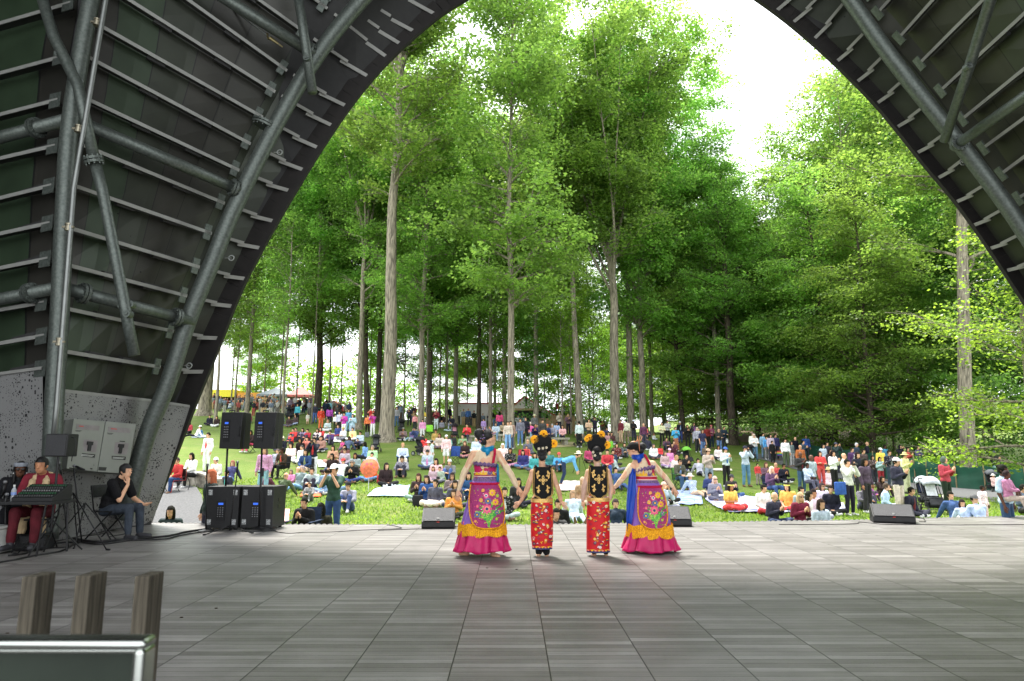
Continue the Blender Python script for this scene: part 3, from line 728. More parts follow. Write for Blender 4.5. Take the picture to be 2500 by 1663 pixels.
def make_tree(seed, Ht, base, Rad, nb, rise, r0, kind='tall', leaf=.235, per=30, cl=(.95, .95, .34), prof=None, fork=None, ml=None, mb_=None, dens=1.0):
    rs = random.Random(seed); r2 = np.random.default_rng(seed)
    mb = MB(); wob = [Vector((rs.uniform(-1, 1), rs.uniform(-1, 1), 0)) for _ in range(8)]
    def trunk(z):
        t = z / Ht * 7; i = int(min(t, 6)); f = t - i
        return (wob[i] * (1 - f) + wob[i + 1] * f) * (.007 * Ht * min(1, z / Ht * 2.2)) + Vector((0, 0, z))
    top = Ht * (.95 if not fork else fork)
    zs = [-.6, 0, .25, .6, 1.2] + [1.2 + (top - 1.2) * k / 14 for k in range(1, 15)]
    def rad(z):
        fl = 1 + .9 * math.exp(-max(z, 0) / .35) * .6
        return max(r0 * (1 - .82 * (max(z, 0) / Ht) ** 1.0) * fl, .03)
    mb.tube([trunk(max(z, 0)) + Vector((0, 0, min(z, 0))) for z in zs], [rad(z) for z in zs], 14)
    pts = []
    def clusters(a, b, n, sc=1):
        for _ in range(n):
            f = rs.uniform(.05, 1.1); c = a.lerp(b, f) + Vector((rs.gauss(0, .42), rs.gauss(0, .42), rs.gauss(0, .25)))
            m = int(per * rs.uniform(.5, 1.4) * dens); q = r2.normal(size=(m, 3)) * np.array(cl) * .5 * sc * rs.uniform(.7, 1.3)
            q[:, 2] -= (q[:, 0] ** 2 + q[:, 1] ** 2) * .25
            pts.append(q + np.array(c))
    def limb(p, az, el, L, r, depth=0):
        seg = 5; P = [p.copy()]; d = Vector((math.cos(az) * math.cos(el), math.sin(az) * math.cos(el), math.sin(el)))
        for k in range(seg):
            d = (d + Vector((rs.gauss(0, .13), rs.gauss(0, .13), rs.gauss(.02, .1)))).normalized(); P.append(P[-1] + d * L / seg)
        mb.tube(P, [r * (1 - .85 * k / seg) for k in range(seg + 1)], 6 if depth else 8, cap=False)
        for k in range(1, seg):
            n = 2 if L > 2.5 else 1
            for _ in range(n):
                if L < .9: break
                a2 = az + rs.choice((-1, 1)) * rs.uniform(.5, 1.2); l2 = L * rs.uniform(.3, .5) * (1.15 - .1 * k)
                q = P[k] + Vector((math.cos(a2), math.sin(a2), rs.uniform(.0, .45))) * l2
                if depth == 0: mb.tube([P[k], P[k].lerp(q, .5) + Vector((0, 0, .06 * l2)), q], [r * .35, r * .2, .01], 4, cap=False)
                clusters(P[k].lerp(q, .25), q, max(1, int(l2 * 1.5)))
        clusters(P[2], P[-1], max(1, int(L * 1.3)))
    if fork:
        for k in range(11 if fork < .5 else 7):
            az = k * 2.4 + rs.uniform(-.3, .3); el = R(rs.uniform(58, 82)); L = Ht * (1 - fork) * rs.uniform(.85, 1.05)
            p = trunk(top * rs.uniform(.62 if fork < .5 else .86, .99)); P = [p]; d = Vector((math.cos(az) * math.cos(el), math.sin(az) * math.cos(el), math.sin(el)))
            for s in range(8):
                d = (d + Vector((rs.gauss(0, .05), rs.gauss(0, .05), .02))).normalized(); P.append(P[-1] + d * L / 8)
            rr = r0 * (.27 if fork < .5 else .40); mb.tube(P, [rr * (1 - .85 * s / 8) for s in range(9)], 8, cap=False)
            for s in range(2, 9):
                for _ in range(3):
                    limb(P[s], rs.uniform(0, 6.28), R(rs.uniform(10, 55)), Rad * rs.uniform(.3, .55) * (1.1 - .05 * s), rr * .25, 1)
    for k in range(nb):
        f = (k + rs.random()) / nb; z = Ht * (base + (.97 - base) * f)
        if fork and z > top * .98: continue
        Rz = Rad * (prof(f) if prof else (math.sin(math.pi * min(1, .18 + f * .80)) ** .7))
        limb(trunk(min(z, top)), rs.uniform(0, 6.283), R(rise + rs.uniform(-18, 18) + f * 22), max(.8, Rz * rs.uniform(.65, 1.15)), max(.02, rad(z) * .38))
    C = np.concatenate(pts); V, F = leaves(C, leaf)
    return mb.mesh('trunk', True), fast_mesh('crown', V, F), len(C)
PROTO = {}
def proto(key, *a, **k):
    PROTO[key] = make_tree(*a, **k)
CL = (.85, .85, .5)
proto('tallA', 1, 35, .34, 7.2, 34, 28, .40, dens=1.1, fork=.56, cl=CL)
proto('tallC', 12, 36, .46, 6.4, 34, 22, .40, dens=1.1, fork=.74, cl=CL)
proto('tallB', 2, 34, .24, 6.6, 66, 30, .40, dens=1.15, cl=CL)
proto('vase', 3, 39, .36, 8.5, 18, 26, .42, fork=.42, dens=1.15, cl=CL)
proto('column', 4, 36, .24, 4.8, 78, 15, .34, prof=lambda f: .75 + .45 * math.sin(f * 9) ** 2 * (1 - f) + .1, leaf=.24)
proto('beechA', 5, 26, .08, 8.5, 76, 4, .42, leaf=.22, cl=(1.2, 1.2, .2), prof=lambda f: 1 - .65 * f)
proto('beechB', 6, 31, .18, 8.0, 72, 8, .40, leaf=.22, cl=(1.1, 1.1, .24), prof=lambda f: 1 - .6 * f)
proto('slim', 7, 17, .42, 3.4, 30, 25, .16, leaf=.19, per=26)
proto('maple', 8, 12, .12, 5.0, 34, 15, .2, leaf=.15, per=30, cl=(.8, .8, .25))
def ivy():
    mb = MB(); mb.tube([Vector((0, 0, z)) for z in (-.3, 0, 4, 9, 14)], [.3, .26, .22, .17, .05], 10)
    pts = []
    r2 = np.random.default_rng(11)
    for z in np.arange(1.0, 15, .22):
        w = (.55 + .7 * abs(math.sin(z * 1.1)) + (.9 if z > 7.5 else 0) * math.sin((z - 7) * .5)) * (1 if z < 12 else .6)
        for k in range(3):
            a = r2.uniform(0, 6.28); q = r2.normal(size=(16, 3)) * [.28, .28, .16] + [math.cos(a) * w * r2.uniform(.3, 1), math.sin(a) * w * r2.uniform(.3, 1), z]
            pts.append(q)
    C = np.concatenate(pts); V, F = leaves(C, .18, .4); return mb.mesh('trunk', True), fast_mesh('crown', V, F), len(C)
PROTO['ivy'] = ivy()
def shrub(seed, n=60, rx=1.6, h=2.4, leaf=.12):
    rs = random.Random(seed); r2 = np.random.default_rng(seed); mb = MB(); pts = []
    for k in range(9):
        a = rs.uniform(0, 6.28); e = Vector((math.cos(a) * rx * .6, math.sin(a) * rx * .6, h * rs.uniform(.6, .95)))
        mb.tube([Vector((0, 0, -.1)), e * .5 + Vector((0, 0, .15)), e], [.035, .02, .006], 5, cap=False)
    for k in range(n):
        a = rs.uniform(0, 6.28); z = rs.uniform(.08, 1); w = rx * math.sqrt(max(.05, 1 - (z - .35) ** 2 / .5)) * rs.uniform(.3, 1)
        pts.append(r2.normal(size=(36, 3)) * [.28, .28, .14] + [math.cos(a) * w, math.sin(a) * w, z * h])
    C = np.concatenate(pts); V, F = leaves(C, leaf, .5); return mb.mesh('stems', True), fast_mesh('foliage', V, F), len(C)
PROTO['shrub'] = shrub(21); PROTO['shrubB'] = shrub(22, 70, 2.2, 2.0)
def tree(key, u, v, label, w=None, Y=None, h=1.0, lean=(0, 0), rz=None, ml=None, bk=None, cat='tree', name='tree', group=None, sxy=None):
    """stands where pixel (u, v) meets the ground (or at depth Y); w: trunk width in picture pixels"""
    if Y is None: p = ground_at(u, v)
    else: d = ray(u, v); p = Vector((d.x * Y / d.y, Y, 0)); p.z = H(p.x, p.y)
    tm, cm, _ = PROTO[key]
    t = thing(name, label, cat, p, 0, group)
    t.rotation_euler = (R(lean[1]), R(lean[0]), rz if rz is not None else random.uniform(0, 6.28))
    a = bpy.data.objects.new('trunk' if 'shrub' not in key else 'stems', tm); b = bpy.data.objects.new('crown' if 'shrub' not in key else 'foliage', cm)
    base_r = {'tallA': .40, 'tallB': .40, 'vase': .42, 'column': .34, 'beechA': .42, 'beechB': .40, 'slim': .16, 'maple': .2, 'ivy': .26}.get(key, .3)
    k = 1.0 if w is None else (w / 2 / FPX * p.y * .86) / (base_r * .93)
    for o, m, s in ((a, bk or M_bark, (k, k, h)), (b, ml or M_leaf, ((sxy or h), (sxy or h), h))):
        col.objects.link(o); o.parent = t
        if len(o.data.materials) == 0: o.data.materials.append(None)
        o.material_slots[0].link = 'OBJECT'; o.material_slots[0].material = m
        o.scale = s
    # limbs are part of the trunk mesh: keep them inside the crown by using the same width scale when close to 1
    return t
GL = 'tall trees standing on the lawn and hill behind the crowd'
T = tree
T('tallB', 500, 996, 'broad flaring trunk half hidden behind the left foot of the arch', w=34, h=.9, group=GL, Y=70)
T('slim', 527, 1010, 'slender tree just right of the arch, left of the yellow food stall', w=9, Y=62, group=GL)
T('slim', 573, 1000, 'thin crooked young tree in front of the yellow food stall', w=6, Y=68, h=.9, group=GL)
T('tallA', 603, 1004, 'straight medium tree directly above the left loudspeaker on its pole', w=13, Y=66, h=.78, group=GL)
T('slim', 690, 1010, 'thin tree right of the grey canopy tent, beside the double stroller', w=8.5, Y=60, h=1.15, group=GL)
T('tallB', 775, 998, 'thick brown trunk right of the red canopy tent', w=21, Y=72, h=.85, bk=M_bark_d, group=GL)
T('slim', 803, 992, 'thin dark tree in front of the red parked car', w=6, Y=78, group=GL)
T('tallA', 875, 1050, 'grey trunk behind the man in red tee shirt clapping', w=18, Y=58, h=.9, group=GL)
T('tallB', 897, 1020, 'dark leaning trunk between two thicker ones, right of the clapping red tee shirt', w=16, lean=(-3, 0), Y=66, bk=M_bark_d, group=GL)
T('tallA', 922, 1020, 'dark straight trunk close behind the tallest pale trunk, on its left side', w=16, Y=68, bk=M_bark_d, group=GL)
T('tallC', 943, 1080, 'tallest pale grey trunk with flared roots in the middle of the seated crowd', w=29, Y=47, h=1.06, lean=(.8, 0), group=GL, rz=1.0)
T('column', 1027, 1052, 'pale straight trunk behind the man in the yellow jacket', w=17, Y=55, h=.9, group=GL)
T('tallB', 1047, 1012, 'dark trunk just behind the woman in the maroon hooded top', w=17, Y=64, h=.85, bk=M_bark_d, group=GL)
T('slim', 1073, 1010, 'very thin dark tree above the seated group in black clothes', w=5, Y=66, bk=M_bark_d, group=GL)
T('tallA', 1090, 990, 'distant pale trunk left of the white building wall', w=10, Y=78, h=.9, group=GL)
T('tallB', 1112, 1014, 'grey trunk at the left end of the long red edged roof', w=14, Y=68, h=.9, group=GL)
T('tallA', 1169, 1026, 'dark grey trunk between the blue overalls and the pale benches', w=12.5, Y=64, h=.9, bk=M_bark_d, group=GL)
T('tallB', 1197, 1036, 'grey trunk left of the pair walking in black and pink', w=11, Y=62, h=.85, group=GL)
T('tallA', 1208, 1012, 'pale thin trunk just right behind the walking pair in black and pink', w=9, Y=72, h=.95, group=GL)
T('ivy', 1231, 1015, 'ivy covered trunk left of the leafy central column tree', Y=63, group=GL, ml=M_leaf_y)
T('column', 1246, 1096, 'straight central trunk with a narrow leafy column crown above the benches', w=20, Y=44, h=1.0, group=GL, rz=2.0)
T('ivy', 1309, 1022, 'dark ivy clad tree standing before the white gable building', Y=60, h=1.15, ml=M_leaf_d, group=GL)
T('slim', 1373, 1020, 'thin curved young tree by the brown board fence', w=6, Y=58, h=.8, ml=M_leaf_y, group=GL)
T('slim', 1394, 1025, 'second thin young tree by the brown fence, right of the curved one', w=6, Y=62, h=.85, ml=M_leaf_y, group=GL)
T('tallA', 1417, 1036, 'leaning grey trunk right of the brown board fence', w=19, Y=56, h=1.0, lean=(-3.2, 0), group=GL)
T('vase', 1504, 1066, 'huge spreading tree with many rising limbs above the two children in black discs', w=27, Y=55, h=1.0, group=GL, rz=.4)
T('vase', 1541, 1042, 'straight trunk between the huge spreading tree and the red hoodie', w=19, Y=60, h=1.0, group=GL, rz=2.4)
T('tallB', 1570, 1045, 'grey trunk rising directly behind the girl in the red hoodie', w=19, Y=59, h=1.0, group=GL)
T('tallA', 1592, 1052, 'thinner trunk partly behind the red hoodie trunk, on its right', w=11, Y=66, h=.85, group=GL)
T('beechB', 1668, 1046, 'dark leaning trunk above the man in a white cap and black coat', w=14, Y=62, h=.85, lean=(-3.5, 0), bk=M_bark_d, group=GL)
T('beechB', 1755, 1050, 'straight grey trunk behind the row of standing watchers at the path', w=15, Y=60, h=.9, group=GL)
T('tallB', 1790, 1078, 'very wide dark trunk right of the standing row, by the asphalt path', w=22, Y=58, h=.75, bk=M_bark_d, group=GL)
T('beechA', 1852, 1066, 'dark trunk behind the man in the white jumper at the path', w=17, Y=64, h=.9, bk=M_bark_d, group=GL, lean=(-2, 0))
T('slim', 1907, 1064, 'thin grey trunk on the brown slope beyond the path', w=10, Y=70, h=1.1, group=GL)
T('tallA', 1930, 1050, 'far grey trunk on the grass behind the brown slope', w=14, Y=84, h=.8, group=GL)
T('tallB', 1960, 1046, 'farthest thin trunk beyond the brown slope, right of the grey pair', w=8, Y=95, h=.8, group=GL)
T('beechB', 2010, 1072, 'black trunk left of the leaning one above the green fabric fence', w=13, Y=58, bk=M_bark_d, h=.85, group=GL)
T('beechA', 2043, 1086, 'leaning dark trunk rising above the green fabric fence', w=17, Y=52, bk=M_bark_d, h=.85, lean=(-4, 0), group=GL)
T('beechA', 2132, 1086, 'dark tree with low green sprays left of the yellow jacket', w=17, Y=46, bk=M_bark_d, h=.75, group=GL)
T('tallA', 2362, 1150, 'big pale trunk with ivy shoots behind the green fabric fence at right', w=38, Y=38, h=.95, lean=(-4, 0), group=GL, rz=3)
T('maple', 2520, 1150, 'pale yellow green maple hanging in at the right edge', Y=28, h=.95, ml=M_leaf_y, lean=(-6, 0), group=GL)
# woodland behind
GW = 'woodland trees filling in behind the lawn'
for i, (k, u, Y, h, ml, lb) in enumerate([
    ('tallB', 640, 92, .62, None, 'far round tree seen over the grey canopy tent'), ('shrubB', 720, 96, 3.6, M_leaf_y, 'pale distant bush behind the two canopy tents'),
    ('shrubB', 835, 95, 3.6, M_leaf_y, 'pale distant bush behind the red parked car'), ('shrubB', 1000, 92, 2.6, M_leaf_y, 'low yellow green bush right of the tallest pale trunk'),
    ('beechB', 985, 74, .8, M_leaf_y, 'mid green tree filling the gap right of the tallest pale trunk'), ('beechB', 1140, 82, .85, None, 'leafy tree behind the left end of the long roof'),
    ('tallB', 720, 78, .82, None, 'light green tree above the grey canopy tent'), ('tallA', 830, 82, .95, None, 'tree crown over the red parked car'),
    ('shrubB', 1350, 84, 2.2, M_leaf_y, 'round bushes behind the brown board fence'), ('shrubB', 1405, 90, 2.0, None, 'darker bush right of the banners'),
    ('maple', 1475, 74, .95, M_leaf_y, 'bright low maple left of the huge spreading tree'), ('maple', 1625, 76, 1.1, M_leaf_y, 'bright green maple right of the red hoodie'),
    ('beechA', 1700, 72, .85, None, 'layered beech behind the standing row'), ('beechB', 1740, 84, .95, None, 'beech farther behind the standing row'),
    ('beechA', 1800, 78, 1.0, M_leaf_d, 'dark layered beech over the very wide trunk'), ('beechB', 1900, 100, .95, None, 'beech beyond the brown slope'),
    ('beechA', 1960, 74, 1.0, M_leaf_d, 'dark beech over the brown slope'), ('beechA', 2080, 62, .95, None, 'beech with sprays over the green fence'),
    ('beechB', 2160, 70, 1.15, None, 'tall beech behind the yellow jacket'), ('beechA', 2230, 50, .85, None, 'beech with low boughs left of the big pale trunk'),
    ('beechB', 2300, 58, 1.15, M_leaf_d, 'dark beech directly behind the big pale trunk'), ('beechA', 2420, 48, .95, M_leaf_d, 'dark beech right of the big pale trunk'),
    ('beechA', 2560, 44, 1.0, M_leaf_d, 'dark beech at the far right edge'), ('tallB', 2250, 78, 1.1, None, 'tall crown above the beeches near the right pipe'),
    ('beechB', 1790, 66, .92, None, 'tall beech right of the sky gap, over the wide trunk'), ('beechB', 1960, 62, .98, None, 'high beech against the sky left of the right arch'), ('beechB', 2110, 56, 1.12, None, 'highest beech touching the right arch edge'), ('tallB', 2180, 60, 1.15, None, 'tall crown filling the right arch edge'),
    ('tallB', 560, 88, .8, M_leaf_y, 'light crown beside the arch over the food stall'), ('beechA', 620, 98, .55, M_leaf_y, 'low pale tree behind the food stall'), ('tallA', 900, 78, 1.0, None, 'crown between the two thick left trunks'), ('tallB', 960, 84, 1.0, None, 'crown behind the tallest pale trunk'),
    ('beechB', 1190, 90, .95, M_leaf_y, 'crown over the walking pair'), ('beechB', 1285, 84, .95, M_leaf_y, 'light crown right of the leafy column tree'), ('beechB', 1440, 88, 1.0, None, 'beech behind the brown board fence end'), ('beechB', 1365, 92, 1.0, M_leaf_y, 'far crown above the faded banners'),
    ('beechA', 1620, 100, .8, M_leaf_y, 'bright far beech closing the gap right of the red hoodie'), ('beechA', 1730, 108, .9, None, 'far beech closing the gap behind the standing row'), ('beechA', 1850, 110, .9, M_leaf_y, 'bright far beech behind the wide trunk'), ('beechA', 1980, 112, 1.0, None, 'far beech above the brown slope'), ('beechA', 1540, 104, .8, None, 'far beech behind the straight central trunks'),
    ('maple', 1045, 80, .95, M_leaf_y, 'bright low tree behind the yellow jacket'), ('maple', 1400, 80, 1.2, M_leaf_y, 'bright low tree behind the faded banners'), ('maple', 1450, 66, 1.0, M_leaf_y, 'low spring green tree right of the leaning grey trunk'), ('maple', 930, 90, 1.1, M_leaf_y, 'pale green tree behind the tallest pale trunk'),
    ('beechA', 1120, 104, .5, M_leaf_y, 'small bright far tree left of the long roof'), ('tallA', 680, 70, .95, None, 'mid crown above the left canopy tents'), ('tallB', 1090, 66, 1.05, None, 'high crown left of the column tree'),
    ('beechA', 2010, 88, 1.2, M_leaf_d, 'deep wood tree filling above the far path'), ('beechB', 1660, 92, 1.1, None, 'distant beech behind the leaning dark trunk'),
    ('beechB', 2400, 66, 1.2, M_leaf_d, 'tall dark tree behind the right edge of the arch'), ('beechA', 2150, 90, 1.25, M_leaf_d, 'deep wood tree behind the tall beech'),
    ('tallA', 1040, 60, .9, None, 'leafy tree between the pale trunk and the column tree'), ('beechB', 1580, 86, .9, None, 'beech seen between the two straight trunks'),
    ('tallA', 760, 62, .93, None, 'bright tree crown at the left, beside the arch'), ('tallB', 1330, 66, .78, None, 'crown behind the central column tree')]):
    T(k, u, 1050, lb, Y=Y, h=h, ml=ml, group=GW if 'shrub' not in k else 'distant bushes along the hill top', bk=M_bark, cat='bush' if 'shrub' in k else 'tree', name='bush' if 'shrub' in k else 'tree', w=(None if 'shrub' in k else 7.5 if u > 1500 else 4.2))
for i, (u, Y, h, ml, lb) in enumerate([(2215, 40, .6, None, 'low green bush behind the fabric fence, left of the ivy trunk'), (2275, 38, .55, M_leaf_y, 'pale green bush against the fabric fence, right of the green bag'),
    (2440, 38, .6, M_leaf_y, 'low pale bush behind the fence at the right edge'), (2150, 46, .7, None, 'bush behind the fence above the yellow jacket'), (2480, 42, 1.2, M_leaf_d, 'dark bush behind the fence, far right'),
    (2090, 52, .8, None, 'bush where the green fence bends'), (2330, 46, 1.3, M_leaf_d, 'dark bush left behind the big pale trunk')]):
    T('shrub' if i % 2 else 'shrubB', u, 1100, lb, Y=Y, h=h, ml=ml, cat='bush', name='bush', group='bushes behind the green fence', w=None)
# ================================================================ people
def V3(*a): return Vector(a)
def remesh(mb, voxel, mats=None, disp=0, dscale=9, smooth_it=3, extra=None, ratio=None):
    """voxel-fuse the overlapping solids of mb into one continuous surface"""
    me = mb.mesh('tmp'); o = bpy.data.objects.new('tmp', me); col.objects.link(o)
    r = o.modifiers.new('r', 'REMESH'); r.mode = 'VOXEL'; r.voxel_size = voxel; r.use_smooth_shade = True
    s = o.modifiers.new('s', 'SMOOTH'); s.iterations = smooth_it; s.factor = .5
    if ratio: dm = o.modifiers.new('d', 'DECIMATE'); dm.ratio = ratio
    dg = bpy.context.evaluated_depsgraph_get(); out = bpy.data.meshes.new_from_object(o.evaluated_get(dg))
    bpy.data.objects.remove(o); bpy.data.meshes.remove(me)
    if disp:
        out.calc_loop_triangles(); nrm = [v.normal.copy() for v in out.vertices]
        for v, n in zip(out.vertices, nrm):
            q = v.co * dscale; v.co += n * (noise.noise(Vector((q.x, q.y, q.z * .45))) * disp + noise.noise(Vector((q.x * 2.3 + 9, q.y * 2.3, q.z))) * disp * .5)
    if extra is not None:
        b = MB(); n = len(out.vertices); co = [v.co[:] for v in out.vertices]; fs = [tuple(p.vertices) for p in out.polygons]
        b.v = co; b.f = fs; b.m = [0] * len(fs); b.add(extra.v, extra.f); b.m = [0] * len(fs) + list(extra.m)
        bpy.data.meshes.remove(out); out = b.mesh('m', True)
    else: out.polygons.foreach_set('use_smooth', [True] * len(out.polygons))
    return out
def J(**k): return k
def base_joints():
    return dict(pel=V3(0, 0, .95), wai=V3(0, .01, 1.08), che=V3(0, .01, 1.27), nck=V3(0, .02, 1.44), hed=V3(0, -.01, 1.585),
                sL=V3(.175, .01, 1.38), sR=V3(-.175, .01, 1.38), eL=V3(.23, .03, 1.12), eR=V3(-.23, .03, 1.12), wL=V3(.24, -.05, .88), wR=V3(-.24, -.05, .88),
                hL=V3(.09, 0, .90), hR=V3(-.09, 0, .90), kL=V3(.11, -.02, .49), kR=V3(-.11, -.02, .49), aL=V3(.12, .02, .09), aR=V3(-.12, .02, .09),
                tL=V3(.15, -.14, .03), tR=V3(-.15, -.14, .03), fL=V3(0, -.1, -1), fR=V3(0, -.1, -1))
UP = ('pel', 'wai', 'che', 'nck', 'hed', 'sL', 'sR', 'eL', 'eR', 'wL', 'wR', 'hL', 'hR')
def shift(j, d, keys=UP):
    for k in keys: j[k] = j[k] + d
    return j
def lean_(j, ang, axis='X'):
    p = j['pel']; M = Matrix.Rotation(ang, 3, axis)
    for k in ('wai', 'che', 'nck', 'hed', 'sL', 'sR', 'eL', 'eR', 'wL', 'wR'): j[k] = p + M @ (j[k] - p)
    return j
def arms(j, el, wl, er=None, wr=None, fl=None, fr=None):
    s = (j['sL'] + j['sR']) / 2
    j['eL'] = s + Vector(el); j['wL'] = s + Vector(wl)
    m = lambda q: Vector((-q[0], q[1], q[2]))
    j['eR'] = s + (Vector(er) if er else m(el)); j['wR'] = s + (Vector(wr) if wr else m(wl))
    if fl: j['fL'] = Vector(fl); j['fR'] = Vector(fr) if fr else m(Vector(fl))
    return j
ARM_CLAP = ((.24, -.03, -.25), (.05, -.27, -.12)); ARM_LAP = ((.23, -.02, -.26), (.07, -.22, -.40)); ARM_CAM = ((.21, -.22, -.14), (.06, -.25, .12))
ARM_X = ((.23, -.05, -.24), (-.06, -.2, -.22)); ARM_PHONE = ((.22, -.06, -.25), (.04, -.25, -.22))
def legs(j, k, a, t=None):
    j['kL'] = Vector(k); j['kR'] = Vector((-k[0], k[1], k[2])); j['aL'] = Vector(a); j['aR'] = Vector((-a[0], a[1], a[2]))
    t = t or (a[0] + .03, a[1] - .16, a[2] - .05); j['tL'] = Vector(t); j['tR'] = Vector((-t[0], t[1], t[2])); return j
def pose(name):
    j = base_joints()
    if name in 'SBW': pass
    elif name == 'C': arms(j, *ARM_CLAP, fl=(-.2, -.3, 1))
    elif name == 'P': arms(j, *ARM_CAM, fl=(-.4, -.3, 1))
    elif name == 'X': arms(j, *ARM_X, er=(-.23, -.05, -.24), wr=(.06, -.22, -.26), fl=(-1, 0, .1), fr=(1, 0, .1))
    elif name == 'H': arms(j, (.3, .0, .1), (.12, .04, .26), fl=(-1, .1, .2))
    elif name == 'N':
        lean_(j, R(72)); j['hed'] = j['hed'] + V3(0, 0, .1); j['eL'] = j['sL'] + V3(0, -.05, -.27); j['eR'] = j['sR'] + V3(0, -.05, -.27)
        j['wL'] = j['eL'] + V3(0, -.12, -.22); j['wR'] = j['eR'] + V3(0, -.08, -.24); legs(j, (.12, -.03, .48), (.13, .12, .09))
    elif name in 'GAUV':      # cross-legged on the ground: hands in lap / clapping / phone up / clasped phone
        shift(j, V3(0, .05, -.81)); legs(j, (.34, -.24, .17), (-.09, -.34, .08), (-.22, -.36, .07))
        arms(j, *(ARM_CLAP if name == 'A' else ARM_CAM if name == 'U' else ARM_PHONE if name == 'V' else ARM_LAP), fl=(-.2, -.4, 1) if name in 'AU' else (-.7, -.5, 0))
        lean_(j, R(6))
    elif name == 'K':        # knees drawn up, arms round them
        shift(j, V3(0, .1, -.81)); legs(j, (.13, -.28, .46), (.13, -.42, .09)); lean_(j, R(14)); arms(j, (.24, -.15, -.2), (.05, -.40, -.22), fl=(-1, -.2, 0))
    elif name == 'L':        # legs stretched, leaning back on the hands
        shift(j, V3(0, .25, -.81)); legs(j, (.12, -.17, .2), (.13, -.6, .08), (.17, -.64, .2)); lean_(j, R(-22)); arms(j, (.24, .14, -.22), (.3, .28, -.42), fl=(0, .5, -.6))
    elif name in 'QRD':      # on a chair or bench
        shift(j, V3(0, .12, -.45)); legs(j, (.13, -.33, .50), (.14, -.36, .09)); j['hL'] = j['hL']; lean_(j, R(8))
        if name == 'D': arms(j, *ARM_CLAP, fl=(-.2, -.3, 1))
        else: arms(j, (.22, -.08, -.25), (.07, -.28, -.33), fl=(-.7, -.6, -.1))
    elif name == 'Y':        # carried or pushed baby, seated
        shift(j, V3(0, .1, -.8)); legs(j, (.13, -.26, .12), (.13, -.38, -.18), (.13, -.48, -.15)); arms(j, (.2, -.1, -.2), (.1, -.25, -.25))
    return j
def hand(mb, w, d, side, palm, sc=1.0, curl=.35, m=0):
    """palm and five separate fingers; d: direction of the fingers, palm: where the palm faces"""
    d = Vector(d).normalized(); palm = Vector(palm); palm = (palm - d * palm.dot(d)).normalized(); s = d.cross(palm).normalized() * side
    c = w + d * .045 * sc
    mb.caps(w, .024 * sc, c + d * .01 * sc, .03 * sc, m, 8)
    for i, (o, L, r) in enumerate(((-.028, .062, .0082), (-.009, .074, .0088), (.011, .069, .0086), (.029, .052, .0075))):
        a = c + s * o * sc + d * .028 * sc; b = a + (d + palm * curl * .5).normalized() * L * .5 * sc; e = b + (d + palm * curl * (1.5 + .2 * i)).normalized() * L * .5 * sc
        mb.caps(a, r * sc * 1.05, b, r * sc, m, 6); mb.caps(b, r * sc, e, r * sc * .8, m, 6)
    a = w - s * .022 * sc + d * .02 * sc; b = a - s * .024 * sc + d * .03 * sc + palm * .008 * sc; e = b - s * .006 * sc + d * .03 * sc + palm * .01 * sc
    mb.caps(a, .012 * sc, b, .0105 * sc, m, 6); mb.caps(b, .0105 * sc, e, .008 * sc, m, 6)
def orient(a, b):
    z = (b - a).normalized(); x = Vector((1, 0, 0)); x = (x - z * x.dot(z)).normalized(); y = z.cross(x)
    return Matrix((x, y, z)).transposed()
def body_mesh(j, voxel=.014, face=True, hands=True, bare=False, fem=0, hs=1.0, palms=None, face_dir=0, smooth_it=3):
    mb = MB(); h = j['hed']; Mh = Matrix.Rotation(face_dir, 3, 'Z')
    mb.ell(h + V3(0, .004, .02), (.074, .092, .10), mat=Mh); mb.ell(h + Mh @ V3(0, -.022, -.05), (.056, .062, .066), mat=Mh)
    mb.caps(h + Mh @ V3(0, -.088, .0), .009, h + Mh @ V3(0, -.098, -.026), .014, n=8)
    for s in (-1, 1): mb.ell(h + Mh @ V3(.074 * s, .012, -.008), (.012, .022, .032), mat=Mh)
    mb.caps(j['nck'], .056, h + V3(0, .012, -.05), .05)
    M = orient(j['pel'], j['wai']); mb.ell(j['pel'], (.155 + .01 * fem, .11, .12), mat=M)
    M = orient(j['wai'], j['che']); mb.ell(j['wai'], (.128 - .012 * fem, .098, .15), mat=M); mb.ell(j['che'], (.155 - .01 * fem, .112, .18), mat=M)
    mb.caps(j['sL'], .056, j['sR'], .056); mb.caps(j['nck'] - V3(0, 0, .03), .06, j['che'], .09)
    for s in 'LR':
        mb.caps(j['s' + s], .054, j['e' + s], .040); mb.caps(j['e' + s], .040, j['w' + s], .026)
        mb.caps(j['h' + s], .082, j['k' + s], .058); mb.caps(j['k' + s], .056, j['a' + s], .038)
        mb.caps(j['k' + s].lerp(j['a' + s], .25) + V3(0, .012, 0), .055, j['k' + s].lerp(j['a' + s], .55), .045)
        mb.caps(j['a' + s] - V3(0, -.02, .045), .035, j['t' + s], .026)
    ex = MB()
    if hands:
        for s, sd in (('L', 1), ('R', -1)):
            pm = palms[s] if palms else ((-sd, -.3, 0) if abs(j['f' + s].z) > .3 else (0, .2, -1))
            hand(ex, j['w' + s] + j['f' + s].normalized() * .01, j['f' + s], sd, pm, hs)
    if face:
        for s in (-1, 1):
            ex.ell(h + Mh @ V3(.030 * s, -.0815, .012), (.0135, .009, .0075), 1, Mh, 8, 5)
            ex.beam(h + Mh @ V3(.016 * s, -.087, .034), h + Mh @ V3(.045 * s, -.078, .036), (0, 0, 1), .007, Mh @ V3(0, -1, 0), .006, 2)
        ex.ell(h + Mh @ V3(0, -.083, -.060), (.024, .010, .0075), 3, Mh, 10, 5)
    return remesh(mb, voxel, extra=ex, smooth_it=smooth_it)
